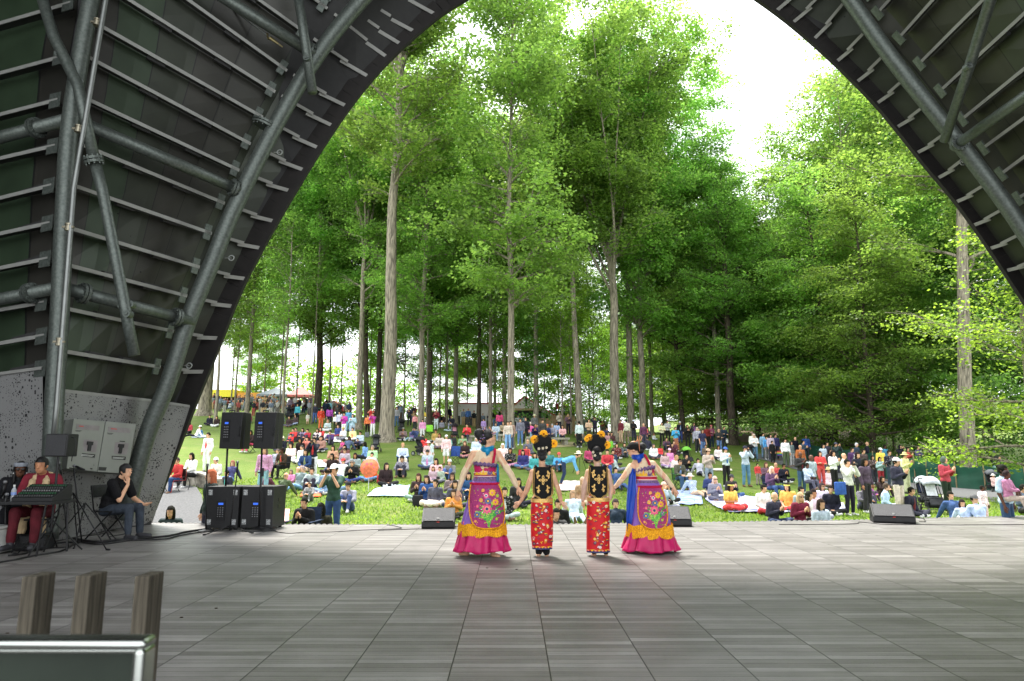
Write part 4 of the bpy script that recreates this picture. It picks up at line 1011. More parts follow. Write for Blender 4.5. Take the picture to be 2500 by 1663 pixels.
def top_mesh(j, long=True, voxel=.015, loose=1.0, open_=False, dress=False):
    mb = MB(); g = .016 * loose
    M = orient(j['pel'], j['wai']); hem = j['pel'] + (j['pel'] - j['wai']) * .2
    mb.ell(j['pel'] + (j['wai'] - j['pel']) * .15, (.165 + g, .118 + g, .12), mat=M)
    M = orient(j['wai'], j['che']); mb.ell(j['wai'], (.14 + g, .106 + g, .16), mat=M); mb.ell(j['che'], (.162 + g, .118 + g, .185), mat=M)
    mb.caps(j['sL'], .06 + g, j['sR'], .06 + g); mb.caps(j['nck'] - V3(0, 0, .03), .062, j['che'], .1)
    mb.caps(j['nck'] - V3(0, 0, .01), .06, j['nck'] + V3(0, 0, .012), .058)
    for s in 'LR':
        e, w = j['e' + s], j['w' + s]
        if long: mb.caps(j['s' + s], .060 + g, e, .049 + g); mb.caps(e, .049 + g, e.lerp(w, .93), .034 + g * .6)
        else: mb.caps(j['s' + s], .060 + g, j['s' + s].lerp(e, .72), .058 + g)
    return remesh(mb, voxel, disp=.010, dscale=10, smooth_it=2)
def leg_mesh(j, kind='long', voxel=.015):
    mb = MB(); M = orient(j['pel'], j['wai']); mb.ell(j['pel'], (.163, .118, .125), mat=M)
    seated = j['kL'].y < -.15
    if kind == 'skirt':
        if seated: mb.ell((j['kL'] + j['kR']) / 2 * .5 + j['pel'] * .5 + V3(0, 0, -.02), (.36, .32, .13))
        else:
            for k in range(7):
                f = k / 6; z = j['pel'].z * (1 - f) + .18 * f; mb.ell(V3(0, j['pel'].y, z), (.165 + .09 * f, .125 + .07 * f, .1))
        if seated:
            for s in 'LR': mb.caps(j['h' + s], .1, j['k' + s], .1)
        return remesh(mb, voxel, disp=.02, dscale=7, smooth_it=2)
    for s in 'LR':
        h, k, a = j['h' + s], j['k' + s], j['a' + s]
        if kind == 'long': mb.caps(h, .094, k, .072); mb.caps(k, .072, k.lerp(a, .93), .056)
        else: mb.caps(h, .096, h.lerp(k, .85), .088)
    return remesh(mb, voxel, disp=.009, dscale=9, smooth_it=2)
def shoe_mesh(j):
    mb = MB()
    for s in 'LR': mb.caps(j['a' + s] - V3(0, -.025, .045), .043, j['t' + s], .036); mb.caps(j['a' + s] - V3(0, 0, .03), .045, j['a' + s] + V3(0, 0, .01), .045)
    return mb.mesh('shoes', True)
def cut(me_or_mb, keep):
    mb = me_or_mb; F = []; Mx = []
    for f, m in zip(mb.f, mb.m):
        c = sum((Vector(mb.v[i]) for i in f), Vector()) / len(f)
        if keep(c): F.append(f); Mx.append(m)
    mb.f = F; mb.m = Mx; return mb
def hair_mesh(kind):
    mb = MB(); face = lambda c: not (c.y < -.045 and c.z < .050 and abs(c.x) < .075) and not (c.z < -.02 and c.y < .02)
    if kind in ('s', 'k0'):
        mb.ell((0, .010, .022), (.084, .100, .108), nu=20, nv=14); cut(mb, face)
    elif kind == 'l':
        mb.ell((0, .010, .024), (.088, .102, .110), nu=20, nv=14); cut(mb, face)
        mb.ell((0, .055, -.06), (.092, .06, .15)); mb.ell((.07, .02, -.09), (.03, .045, .15)); mb.ell((-.07, .02, -.09), (.03, .045, .15)); mb.ell((0, .075, -.17), (.085, .045, .12))
    elif kind == 'b':
        mb.ell((0, .010, .022), (.083, .099, .107), nu=20, nv=14); cut(mb, face); mb.ell((0, .085, .085), (.042, .042, .04)); 
    elif kind == 'a': mb.ell((0, .03, .04), (.135, .12, .125)); cut(mb, lambda c: not (c.y < -.04 and c.z < .05 and abs(c.x) < .08))
    for i in range(len(mb.v)):
        p = Vector(mb.v[i]); p += p.normalized() * noise.noise(p * 22) * (.012 if kind != 'a' else .03); mb.v[i] = tuple(p)
    return mb.mesh('hair', True)
def hat_mesh(kind):
    mb = MB()
    if kind == 'c':
        mb.ell((0, .006, .045), (.090, .106, .095), nu=20, nv=14); cut(mb, lambda c: c.z > .035)
        V = []; 
        for k in range(9):
            a = math.pi * (1.18 + .64 * k / 8); V.append((math.cos(a) * .088, math.sin(a) * .10, .045)); V.append((math.cos(a) * .088, math.sin(a) * .10 - .075 * math.sin(math.pi * k / 8) ** .6, .036))
        mb.add(V, [(2 * i, 2 * i + 2, 2 * i + 3, 2 * i + 1) for i in range(8)]); V2 = [(x, y, z - .006) for x, y, z in V]; mb.add(V2, [(2 * i, 2 * i + 1, 2 * i + 3, 2 * i + 2) for i in range(8)])
    elif kind == 'h':
        mb.lathe([(0.001, .155), (.05, .15), (.078, .125), (.088, .065), (.092, .05), (.13, .045), (.172, .030), (.168, .024), (.12, .036), (.088, .040)], n=22, sy=1.1)
    elif kind == 'n':
        mb.ell((0, .012, .035), (.090, .106, .108), nu=20, nv=14); cut(mb, lambda c: c.z > .025 or c.y > .03 and c.z > -.03)
    elif kind == 'j':
        mb.ell((0, .012, .012), (.092, .108, .125), nu=20, nv=14); cut(mb, lambda c: not (c.y < -.05 and abs(c.x) < .06 and -.085 < c.z < .07)); mb.ell((0, .01, -.15), (.12, .10, .075))
    elif kind == 'g':
        for s in (-1, 1): mb.ell((.032 * s, -.094, .012), (.025, .006, .018), nu=12, nv=7)
        mb.beam((-.02, -.094, .016), (.02, -.094, .016), (0, 0, 1), .006, (0, 1, 0), .004)
        for s in (-1, 1): mb.beam((.055 * s, -.088, .018), (.08 * s, .0, .015), (0, 0, 1), .006, (1, 0, 0), .004)
    elif kind == 'f': mb.lathe([(.088, .03), (.094, .04), (.094, .055), (.088, .065)], n=20, sy=1.15)
    return mb.mesh('hat', True)
_pm = {}
def pm(key, fn):
    if key not in _pm: _pm[key] = fn()
    return _pm[key]
SKIN = {'l': 'd9a988', 'm': 'b98260', 'd': '5f3c2b', 'p': 'e6bfa4'}
for k in list(SKIN): SKIN[k] = mat('skin_' + k, SKIN[k], .55, 0, .06, 10, .05, 60, .35)
M_eye = mat('eye_dark', (.02, .015, .012), .3); M_lip = mat('lips', (.38, .12, .10), .5); M_brow = mat('brow', (.03, .02, .015), .8)
M_shoe = [mat('shoe_dark', (.03, .03, .035), .6), mat('shoe_white', (.6, .6, .6), .6), mat('shoe_brown', (.18, .1, .06), .6)]
def mobj(name, me, m, parent, loc=None):
    o = bpy.data.objects.new(name, me); col.objects.link(o); o.parent = parent
    ms = m if isinstance(m, (list, tuple)) else [m]
    while len(me.materials) < len(ms): me.materials.append(None)
    for i, x in enumerate(ms): o.material_slots[i].link = 'OBJECT'; o.material_slots[i].material = x
    if loc is not None: o.location = loc
    return o
TOPZ = {}
def person(loc, ps, top, bot, opts, label, group=None, scale=1.0, rz=0, rec=None):
    """ps: pose letter; opts: tokens (see the crowd table)"""
    o = {}; flags = set()
    for tk in opts.split():
        if ':' in tk: k, v = tk.split(':'); o[k] = v
        else: flags.add(tk)
    sk = SKIN['d' if 'D' in flags else 'm' if 'M' in flags else 'p' if 'P' in flags else 'l']
    j = pm(('J', ps), lambda: pose(ps))
    body = pm(('body', ps), lambda: body_mesh(j))
    r = mobj('person', body, [sk, M_eye, M_brow, M_lip], None)
    r.location = loc; r.rotation_euler = (0, 0, rz + R(float(o.get('r', 0)))); s = scale * 1.04; wd = 1 + .1 * noise.noise(Vector(loc) * 3.1)
    r.scale = (s * wd * float(o.get('w', 1)), s * float(o.get('w', 1)), s); tag(r, label, 'person', group)
    hs = 'h' if 0 else 0
    hsh = sum(map(ord, label)); kd = 'stripe' if 'striped' in label else 'check' if 'check' in label or 'plaid' in label else 'dot' if any(w in label for w in ('pattern', 'print', 'flower', 'floral', 'dress')) else None
    mobj('shirt', pm(('top', ps, 't' not in flags), lambda: top_mesh(j, 't' not in flags)), pattern(top, kd) if kd else cloth(top), r)
    if 'in' in o:
        def f():
            mb = MB(); M = orient(j['wai'], j['che']); mb.ell(j['wai'].lerp(j['che'], .45) + M @ V3(0, -.088, 0), (.052, .055, .235), mat=M); return mb.mesh('i', True)
        mobj('undershirt', pm(('in', ps), f), cloth(o['in']), r)
    kind = 'short' if 'o' in flags else 'skirt' if 'f' in flags else 'long'
    mobj({'long': 'trousers', 'short': 'shorts', 'skirt': 'skirt'}[kind], pm(('leg', ps, kind), lambda: leg_mesh(j, kind)), cloth(bot), r)
    mobj('shoes', pm(('shoe', ps), lambda: shoe_mesh(j)), M_shoe[sum(map(ord, label)) % 3], r)
    hk = next((k for k in 'slba' if k in o or k in flags), None)
    if 'k' not in flags and 'j' not in o:
        hk = hk or 's'; mobj('hair', pm(('hair', hk), lambda: hair_mesh(hk)), cloth(o.get(hk, '110')), r, j['hed'])
    for k, nm in (('c', 'cap'), ('h', 'sun_hat'), ('n', 'knit_hat'), ('j', 'headscarf'), ('f', 'headband')):
        if k in o: mobj(nm, pm(('hat', k), lambda: hat_mesh(k)), cloth(o[k]), r, j['hed'])
    if 'g' in flags: mobj('sunglasses', pm(('hat', 'g'), lambda: hat_mesh('g')), M_eye, r, j['hed'])
    if ps in 'PU' and 'np' not in flags:
        def f():
            mb = MB(); c = (j['wL'] + j['wR']) / 2 + V3(0, -.03, .07); mb.box(c, (.14, .05, .085)); mb.tube([c, c + V3(0, -.12, 0)], .032, 12); return mb.mesh('camera')
        q = mobj('photo_camera', pm(('cam', ps), f), M_eye, None); q.matrix_basis = Matrix.Translation(r.location) @ Matrix.Rotation(r.rotation_euler.z, 4, 'Z') @ Matrix.Scale(s, 4)
        tag(q, 'black camera held up by ' + label if len(label.split()) < 11 else 'black camera held up by ' + ' '.join(label.split()[:10]), 'camera', 'cameras held up in the crowd')
    return r
def top_of(ps, opts):
    z = pose(ps)['hed'].z + .125
    if ' h:' in ' ' + opts: z += .03
    return z
# ================================================================ the crowd
ZONES = {'A': (440, 900, 6.547), 'B': (760, 940, 6.547), 'C': (640, 1080, 5.124), 'D': (1080, 940, 6.547), 'E': (1400, 940, 6.547), 'F': (1700, 980, 4.9), 'G': (2100, 980, 4.9), 'H': (400, 940, 4.1275), 'Z': (1080, 1020, 3.8016)}
# x y-of-head-top pose shirt lower-garment | options | description      (x, y measured in an enlargement of the zone)
CROWD = '''
@A
400 525 K ccc 345|l|woman in white top at the foot of the broad trunk beside the arch
475 745 G 223 112|s r:30|person in black jacket cross-legged on the grass left of the left loudspeaker
590 765 G 322 ccc|l|person in dark top just peeping out left of the left loudspeaker
1115 715 G 835 79b|c:a45|person in maroon shirt and red cap on the grass between the two loudspeakers
1630 735 G 799 569|l|woman in grey blue top right beside the right loudspeaker edge
1745 765 G 433 556|l:211|woman in dark brown top on the grass below the double stroller
1845 745 G 544 9ac|l|woman beside the teal shirt, pale jeans on her lap
150 850 G b34 222|l|woman in red at the very edge of the arch
205 910 L eee 112|c:eee r:-70|person in white sweater reaching an arm beside the boy in blue
318 948 G 27b 9bc|s s:.75|small boy in bright blue shirt on a pale blanket near the arch
452 1052 S eee fff|s in:e22|man in open white jacket over red shirt standing alone on the lawn
1122 995 Q 322 d36|l M ch:333|woman in black top and pink skirt on a chair between the loudspeakers
1640 1088 G 223 334|h:ddb g|person in black jacket and wide white sun hat
1778 1045 K e22 345|n:211 s:.8|child in red tee shirt with dark hood, head bowed
1815 960 K e22 667|b|child in red clapping in the upper red shirt row, leftmost
1862 945 K 655 656|s:433|man in brown peeping behind the clapping child in red
1968 955 K 98a 445|l:211|woman in lilac hooded top in the red shirt row
2045 972 K b13 445|b|woman in crimson jacket in the red shirt row
2200 968 K edd 334|l in:e22|woman in white cardigan over red in the red shirt row
2255 945 K d22 334|l|woman in red top behind the white cardigan
1922 1118 G 211 545|l M|woman in black with curly hair below the red shirt row
2030 1092 U e87 223|b np|woman in salmon tee shirt raising her hands to her face
1775 1205 V fdd fff|l:110|woman with long black hair in pale pink top looking down
1950 1235 G fff eee|s:444|person in white shirt bending forward beside the pale pink top
1620 1272 Q 432 222|n:211 D ch:333 in:e53|person in dark jacket over coral shirt seated in a camp chair
2140 1118 P 223 fff|s in:e22|person in navy jacket over red shirt standing with hands at the face
2250 1090 G b87 223|l:211|woman in pinkish brown top at the right of the navy jacket
548 398 S 222 211|s w:1.25|large person in black beside the yellow food stall
610 392 S 322 111|s:211 w:1.15|person in black with bare shoulder right of the slender tree
700 405 R 565 445|s r:60|man in olive shirt at the far picnic table
790 528 G ddd 79b|n:ddd D|person in pale grey hoodie sitting by the thin crooked tree
968 398 R 99a 667|s:888 r:30|grey haired person bending over the green picnic table
1215 412 R 965 433|l|woman in brown seated on the hill left of the green vest
1290 408 R 99a 334|s r:20|man in grey seated on the hill just left of the green vest
1238 522 K b22 b33|s:322|person in dark red crouching on the hill top
1342 500 G 433 322|s D|person in black crouching on the hill beside the dark red one
1505 402 B 8a8 112|s:543 r:180|person in pale green vest standing with back turned on the hill
1582 492 G e62 e62|s|person in orange sitting behind the green vest
1880 575 S 3ab 112|l in:4bc|woman in teal tee shirt standing by the double stroller
1900 472 S 112 112|s|man in black beside the white pram on the hill
1985 400 X 443 222|s:433|man in dark olive top standing under the red canopy tent
2005 540 R 211 346|l D|woman in black seated at the picnic table above the toddler
2160 572 B 334 46a|s:bbb r:180|grey haired woman in navy coat and jeans with her back turned
2258 640 S c31 e62|b r:40|woman in orange red patterned dress standing sideways
2040 725 S ccb ecb|s:543 s:.55 o|toddler in pale clothes standing on the hill
2340 525 B 123 222|s r:200 w:1.2|broad person in black coat near the wide trunk
1420 455 K 543 433|l|person in brown seated between the green vest and tent crowd
1690 480 G a78 545|l|woman in dusty pink in the crowd under the grey canopy
1330 470 G 656 333|s|person in grey in the dense crowd left of the green vest
1145 500 G 565 443|s w:1.2|person in olive drab right of the straight medium tree
1760 470 S 767 434|l|woman in mauve standing under the red canopy
2090 445 S 656 333|s|man in grey brown standing at the right end of the red canopy
1460 540 G dcd 999|s|person in white among those sitting on the hill top
@B
240 252 B 112 112|s r:180 w:1.3|large person in black stooping before the red car
290 262 B 8cd 344|s:222 r:200|person in pale blue shirt at the left end of the red car
298 362 B a3a 223|l r:180|woman in purple top with her back turned
380 272 N 999 655|s:654 r:20|person in grey shirt bending over below the red car
600 280 N 99a 656|s:777 r:-30|person in grey shirt bending right of the red car
455 430 S bbc 222|l:221|woman in black and white patterned top
388 480 S fff 222|s s:.7|child in white between the purple top and the patterned top
530 460 C c1a eee|s|person in magenta jacket and white trousers clapping
600 405 S 5ad 7bd|l r:20|woman in bright blue tunic behind the pale blue hoodie
665 480 C acd abc|l|woman in pale blue hoodie with a dark shoulder bag
775 380 C e22 fff|s t|man in red tee shirt and white trousers clapping
958 372 P e22 fff|s g t np|man in red tee shirt and sunglasses talking on the phone
905 490 S e72 211|s s:.85|person in orange jacket holding a grey sack
990 472 P c2a fff|s s:.95 np in:e22|woman in magenta cardigan before the man on the phone
265 565 V bcc ddd|l:b86|woman with long fair hair in grey top, first in the upper seated row
430 638 G 348 a33|s:432|person in dark blue with a red scarf in the upper seated row
515 680 V ddd 778|c:dc5|person in white sweatshirt and yellow cap shading the face
665 688 G ee9 fff|s in:d43|woman in pale yellow jacket over a red scarf
785 745 V bcd 778|s g|man in pale blue shirt and glasses clasping his hands
308 740 K 537 556|s|person in purple shirt with knees up among the white blankets
162 828 G b87 667|l:211 r:20|woman in dusty brown top below the white blankets
547 828 L 568 556|l:110 D|smiling woman with long black hair in slate blue
495 893 Y e49 c49|s s:.5|baby in bright pink in front of the slate blue woman
688 880 Y 344 334|s D s:.6|toddler in dark blue beside the slate blue woman
745 850 K 335 222|s s:.75|boy in navy shirt holding a dark bag
862 915 G 7ae 334|l r:-80 D|person in sky blue shirt seen from the side before the black stroller
982 980 V bea 999|s:987|woman in lime green top with a red pouch
350 975 A c97 b87|l:211|woman with long brown hair in beige clasping her hands
545 970 K 744 433|l|woman in maroon shawl behind the man in glasses
540 1018 G bab 445|s g|man with glasses in mauve tee shirt sitting cross-legged
335 1112 G 322 211|l:110 g|woman in black with dark sunglasses and long hair
415 1188 L fff 58a|c:d33|white bearded man in white shirt and red cap
705 1095 A 9aa 655|l:211 M|woman in grey cardigan resting her chin
915 1088 L fdd 889|b|woman in cream top leaning beside the lime green top
655 1210 A 222 348|s:777 g|grey haired woman in black jacket with white sleeve stripes clapping
385 1310 G 99b 79b|h:fff r:160|person under a round white sun hat, seen over the photographer
245 1340 G 79b 79b|n:457 g|person in blue knit hat and sunglasses behind the photographer
945 1198 G e62 58b|s:432|person in orange jacket holding an orange parasol with pink flowers
1200 1255 G 322 222|l:211 r:40|woman with long brown hair in black tee shirt by a red backpack
1455 1148 K 667 334|c:222|man in grey checked shirt and black cap hugging his knees
1370 365 S 999 468|l|woman in grey checked shirt standing right of the tallest pale trunk
1572 360 C 334 222|s|man in black jacket with a baby on his chest
1660 480 S e99 223|l s:.75|girl in pink sleeves and dark pinafore
1790 400 C db2 bba|c:fff in:654|person in mustard yellow puffer jacket and white cap
1885 355 C 222 222|c:222|man all in black with black cap next to the pale trunk
2000 400 C 823 cdd|l:a75|woman in maroon hooded top and pale jeans
1852 288 B 112 112|s r:150|man in black far up the hill behind the pale trunk
2218 310 S 112 112|j:112 r:60|person in black robe standing high on the hill
1780 562 S e9c eee|l s:.8|girl in pink jacket with a round magenta bag
1470 683 A 755 223|c:998 M|man in plaid shirt and flat cap clapping, leftmost of three on the grass
1590 700 L 86a 8ab|s:877|woman in violet shirt and jeans between the plaid shirt and dark hat
1660 678 U 458 334|h:333 np|person in blue shirt and dark brimmed hat holding the hands up
1990 720 G b94 999|b M|woman in mustard top below the lime green chair
2052 785 G cba 767|l:421 M|woman with curly hair in beige right of the mustard top
1782 802 G d33 222|l:110 g|woman with glasses in red floral dress
2160 815 S fcc eee|c:fff s:.85 o|girl in pale pink hoodie, white cap and white shorts standing
1935 900 S cdd ddd|s s:.7 r:90 o|small child in white standing by the dark folding pram
1872 890 G dbb cba|h:fcd|person in pale pink hat behind the folding pram
1465 940 Q cdf edc|s:c96 r:30 ch:259|person in white shirt seated in a bright blue camp chair
1858 1048 G bcd 457|c:333 in:e8c|woman in pale hooded jacket over a pink top, dark cap
1998 1190 A fbb 445|l:211|woman in salmon cardigan behind two children
1950 1320 G cab b98|l:543 s:.7|girl with fair brown hair in front of the salmon cardigan
2055 1318 G aba 778|s s:.7|boy in grey tee shirt in front of the salmon cardigan
2218 1195 K 777 46a|n:ddd|person in grey shawl and pale knit hat with jeans
2240 495 R 223 99a|s g|person in black seated in the dark group on the hill
2140 480 G 433 322|s|person in dark brown in the group on the hill, upper left
2088 570 G 99a 888|s:211 s:.8|person in grey at the lower left of the dark group on the hill
2330 440 G 222 333|s|person in black at the right of the dark group on the hill
2105 385 G 112 223|s|person in black topmost of the dark group on the hill
2250 790 G 333 222|s in:8cb D|boy in dark jacket with pale green front by the blue chair
2290 735 Y fab fab|s s:.5|toddler in pink near a dark stroller on the hill
1345 335 G a77 877|l|woman far behind, left of the grey checked shirt
1740 350 G 345 234|s|person in blue far behind the yellow jacket
2420 800 A 8a7 433|s|person in green grey behind the pale pink hoodie
640 600 G 79c 556|s s:.8|child in blue behind the pale blue hoodie
@H
275 700 Q eee 222|l:110|young woman in white cardigan and black trousers sitting on the stone wall
128 742 Q c22 247|s:433|person in red jacket and jeans in a dark red wheelchair
530 742 G fed 545|n:fff in:445|man in white cap and cream shirt below the standing white jacket
655 765 L 447 58b|l:954 r:20|woman with brown hair in navy tee shirt seated behind the speaker pole
640 865 G 334 334|s in:4ba s:.9|child in dark top hidden behind the speaker pole
478 925 S 253532 334|l:c63 r:-20|woman with copper red hair in dark green jacket behind the left bass speaker
75 1232 A 344 445|l:110 r:30|woman with long black hair and glasses clapping at the stage edge
1020 640 S c9b 8bc|l:654|woman in flowered blouse and pale jeans standing behind the speaker pole
1090 650 L 99a 778|s:655|man in grey shirt leaning behind the flowered blouse
955 878 L 634 445|s|man in maroon jumper leaning back right of the speaker pole
@C
190 388 L 564 443|k g|bald person in olive sweater and sunglasses lying back on one elbow
352 345 Y e8b 68a|l:765 s:.75|small girl in pink cardigan sitting on a lap
405 312 L 788 7ad|s:988|adult in grey green jacket holding the girl in pink
630 322 K abb 334|s:110|person in pale grey sweater bending over a boy
598 500 K 999 777|s:543 s:.7|boy in grey shirt and brown boots on an orange mat
520 712 D 222 222|b s:.88|girl in black tee shirt clapping at the stage edge
905 322 P 354 358|c:eee t|photographer in dark green shirt and jeans with big camera at the stage edge
1085 505 K 99a 458|c:222 in:222|man in grey hooded jacket, black cap and jeans right of the photographer
740 790 A 332 222|l|person in black half hidden behind the photographer
540 105 Q 247 eca|l:110 ch:333 o in:9a6|woman in navy shawl jacket and shorts seated in a camp chair
1960 405 A 433 8a9|l:421|woman with long brown hair in dark jacket near the left floor monitor
2065 425 A 259 235|l:211|laughing woman in blue behind the tripod
2168 468 G 556 edc|b f|woman in dark blazer sitting with bare knees behind the tripod
@D
415 333 B 36a 555|k r:180 M|man in blue sleeveless shirt walking away on the hill
325 433 S 29b 222|s:ba8 s:.65 r:90|boy in turquoise shirt standing on the hill
840 380 B 211 57a|s r:180|man in black top walking away between two trunks
915 440 B d37 247|l r:180|woman in pink top walking away behind the man in black
940 398 S 345 234|s|person in dark clothes by the ivy covered trunk
392 630 D e23 445|b|woman in bright red jacket clapping on the left stone bench
362 905 V 322 b77|l:632|woman with long auburn hair in black looking at her hands
545 850 G cde cde|s:fed|white haired person left behind the tall dancer
855 612 R bcd 79b|l:211 g|woman with sunglasses in pale blue on the bench
972 598 R a97 332|l:532|woman with long brown hair in tan jacket on the bench
1050 598 S cba 7ad|s:432|woman in beige top and jeans holding a white bundle
1092 588 S a87 457|s|man behind the beige top
1245 552 S 778 57a|s:111|man in grey sweater and jeans looking down
1400 600 R e5a 9bd|h:dcb|woman in pink jacket and beige sun hat on the bench
1490 638 D 225 334|k M|bald man in dark navy sweater on the bench
1560 628 R 636 333|l|woman in purple behind the navy sweater
1470 472 S 666 443|h:dda|man in grey tee shirt and pale bucket hat standing behind the bench
1330 528 S 223 222|s:432|person in black between the grey sweater and the bucket hat
1208 470 R ccc 778|s:876|person in light grey seated far behind the grey sweater
1275 480 R 9bc 445|l|woman in pale blue seated far behind the bench
1670 443 S 222 222|s r:90|man in black tee shirt turned sideways by the brown fence
1680 638 R 236 334|c:e73|person in navy with orange cap on the bench
1830 598 R abd abd|l:211 M|woman in pale blue dress on the bench
1920 650 R fbb 334|l:211 w:.95|person in pink striped top on the bench
2010 480 C 756 223|l:ca7|fair haired woman in purple grey top standing by the fence
1870 455 C edc 334|l:cb9|blonde woman in pale top behind the bench
1755 640 R 99a 445|s:aaa|grey haired person in the middle of the bench row
2180 498 S 334 222|s r:60|man in dark jacket looking down at the right of the fence
2185 598 S cdd 222|s r:180|person carrying a white panda shaped backpack
2340 562 X ca8 443|l|woman in camel sweater standing with folded arms
965 950 G fdd fcb|l:fed|fair haired person in white under the tall dancer's arm
1085 1022 V 222 c8a|l:211 M|woman in black printed tee shirt right of the tall dancer
1288 1040 G 337 57a|l:110 ch:b23|woman wrapped in a navy blanket in a red camp chair
1365 878 G 667 556|k g|man with sunglasses in grey below the bench
1345 978 G e65 d54|s s:.7|child in coral shirt left of the black disc headdress
1372 1090 Y cce 99b|s s:.7|child in grey beside the navy blanket
1862 1090 K 3ae 445|c:e44|boy in bright blue jacket and red cap
1935 1058 N 5ad 235|h:edb r:75|man in blue jacket and straw hat bending over
660 553 S a8c 98b|l s:.7|girl in lilac on the hill left of the benches
2135 505 R 9a9 444|s|person seated behind the dark jacket at the fence
1600 560 S 444 333|s|person in black far behind the bench, left of the brown fence
1480 1090 G 3aa 556|l|woman in teal between the two nearest dancers
@Z
92 515 A 877 556|l:211 g|woman with sunglasses in grey brown coat left of the tall dancer
120 585 G 556 445|l|woman in dark grey near the tall dancer's left hand
245 515 V 258 223|l:211|woman in dark blue jacket just left of the purple skirt
105 672 A e92 443|l:321 s:.9|girl in mustard yellow top clapping beside the left floor monitor
578 655 G 222 abb|s in:ddd|man in black leather jacket with a camera right behind the flowered apron
705 568 G 333 223|l|woman in black jacket below the tall dancer's right hand
1075 760 G 222 445|s|person in black behind the right arm of the first child
1050 850 K 444 778|s|person in dark clothes sitting very near the first child
1240 690 L cde abc|l:a86|woman in pale shirt lying on the grass between the two children
1620 770 L 234 79b|s:433|person in jeans lounging between the second child and last dancer
1645 470 L 358 358|s|person in blue behind the last dancer's left arm
2070 562 G 222 222|l|woman in black lying beside the last dancer's right arm
2205 390 Q 554 357|s g ch:465 in:79c|man with sunglasses in olive jacket seated in a camp chair
1300 560 G a86 db9|l:ca8|woman with fair hair between the two children
990 300 G 388 334|s|person in teal right behind the first child
1580 300 G 346 333|s|person beside the last dancer's shoulder
@E
340 532 H 223 222|s g|man in black with both hands behind his head
525 685 K 558 445|s in:36b|man in dark jacket over blue shirt sitting by the huge trunk
560 760 G b88 667|l|woman in dusty pink near the huge trunk
608 758 G 533 433|l:211|woman with dark hair right of the dusty pink top
755 572 S 723 ca8|s r:-60 g|man in maroon shirt and khaki trousers turned left
842 568 B eec 876|s:222 r:180|man in cream vest with back turned
960 575 X 222 334|c:dde D|man in black with crossed arms and pale cap
1118 618 S 635 445|k|person just behind the red hoodie
1135 655 X e33 346|a:211 M s:.9|girl with big curly hair in bright red hoodie
1410 612 X dda 222|l|woman in cream tee shirt and black trousers with crossed arms
1502 583 X ccc 222|s:211|bearded man in black and white checked shirt
1630 675 C 2ad a64|b f|woman in turquoise top and tan skirt clapping
1700 595 S 223 348|c:fff in:9bd|man in dark coat and white cap
1820 645 C 222 222|l|woman all in black right of the white cap
1925 615 S 323 99a|s in:a3a|young man in black tee shirt with purple print
1975 695 S aab 333|l:cba|blonde woman in grey cardigan in the standing row
2058 732 S 335 57a|l:432 t|woman in dark blouse and flared jeans in the standing row
2132 662 S 822 222|s D|man in dark red behind the maroon and grey jacket
2200 660 X 946 234|c:c66 in:777|man in maroon and grey jacket with a red cap
2320 715 X 333 57a|k g|man in black jacket and sunglasses with crossed arms at the row's end
1285 785 G ddd cde|s:c63 s:.55|red haired baby sitting on a white blanket
1182 835 G 334 eee|s:333 r:180|person in dark blue shown from behind near the last dancer's bun
690 942 G 622 222|l:211|woman in dark red patterned top cross-legged
812 930 K 454 556|l:321|woman in dark green top right of the dark red patterned top
1482 850 K 645 334|s|man in plum shirt above the group in pink and purple
1600 898 V 634 222|s:221|person in dark plum leaning in to the plum shirt man
1575 935 G 523 333|l|woman with dark hair in wine red in the pink and purple group
1278 948 G eee 445|l:655|person in white top with dark sleeves left of the red shirt child
1385 972 G e33 334|s:211 D s:.75|child in red shirt with dark skin
1425 1158 H bcd 99a|s:dba|person in pale blue blouse with both hands over the head, sitting
1645 1140 G fdd 558|l:c96|woman with light hair in white and navy
1800 1112 A 222 112|b|woman in black smiling before the lime green stroller
1710 1195 Q 554 357|s g ch:6a4|man in olive jacket with sunglasses in a lime green chair
2150 1040 C ba9 89a|c:ca8 g|man in tan jacket and tan cap clapping
2312 975 G edd 334|l:211 M|smiling dark haired woman in white shawl
1460 1062 G caa a8b|l:654|woman in pale mauve in the pink and purple group
1530 1020 G e8c 524|c:fcd|woman in pink top and pale cap in the pink and purple group
770 1118 L abb 889|s r:60|person in pale grey lying on the grass by the last dancer's face
250 985 G b36 433|l|woman in crimson behind the second child's disc
540 1040 Q c23 35a|s r:-20 ch:aaa|person in red and blue seated just right of the second child
1180 690 K 767 445|l|girl behind the red hoodie
2110 960 G 765 445|s:.9|person half hidden behind the tan jacket
@F
22 322 S 544 223|s|man at the far left of the second standing row
330 313 X 234 223|s|bearded man in navy coat carrying a white bag
345 560 C cdd 222|c:36b g in:27c|man in pale grey and bright blue sweatshirt with mirrored glasses
580 562 P bcd 58a|c:334|man in pale blue shirt photographing with a big camera
690 400 X ddd 58a|l:cba g|woman in white jumper with crossed arms beside the path
672 378 S eed 889|s:766|man in cream shirt behind the white jumper
797 383 S 8bd 79b|s|man in light blue shirt on the path
835 425 S 4ae 888|s s:.9|boy in sky blue hooded top on the path
905 485 S 222 222|s s:.8|boy in black with a kick scooter
885 403 S cbc 445|l:211|woman in lilac grey behind the black dressed boy
945 402 S 336 334|s g|man in navy behind the rainbow flag
1060 455 S fff 564|b|woman in white shirt and green trousers with a rainbow flag
1133 488 S 788 bbb|l:433 s:.9|girl in grey green jacket and pale trousers
1180 430 S 112 112|k|man in black far behind the green trousers
1275 480 C 345 334|s|man in dark blue left of the green fence
1240 530 S b62 334|k g|bald man in rust orange sweater
1240 618 C 333 357|k D in:723|man in black jacket over maroon with hands clasped
1370 658 S 9aa 223|k D t|man in grey tee shirt carrying a child
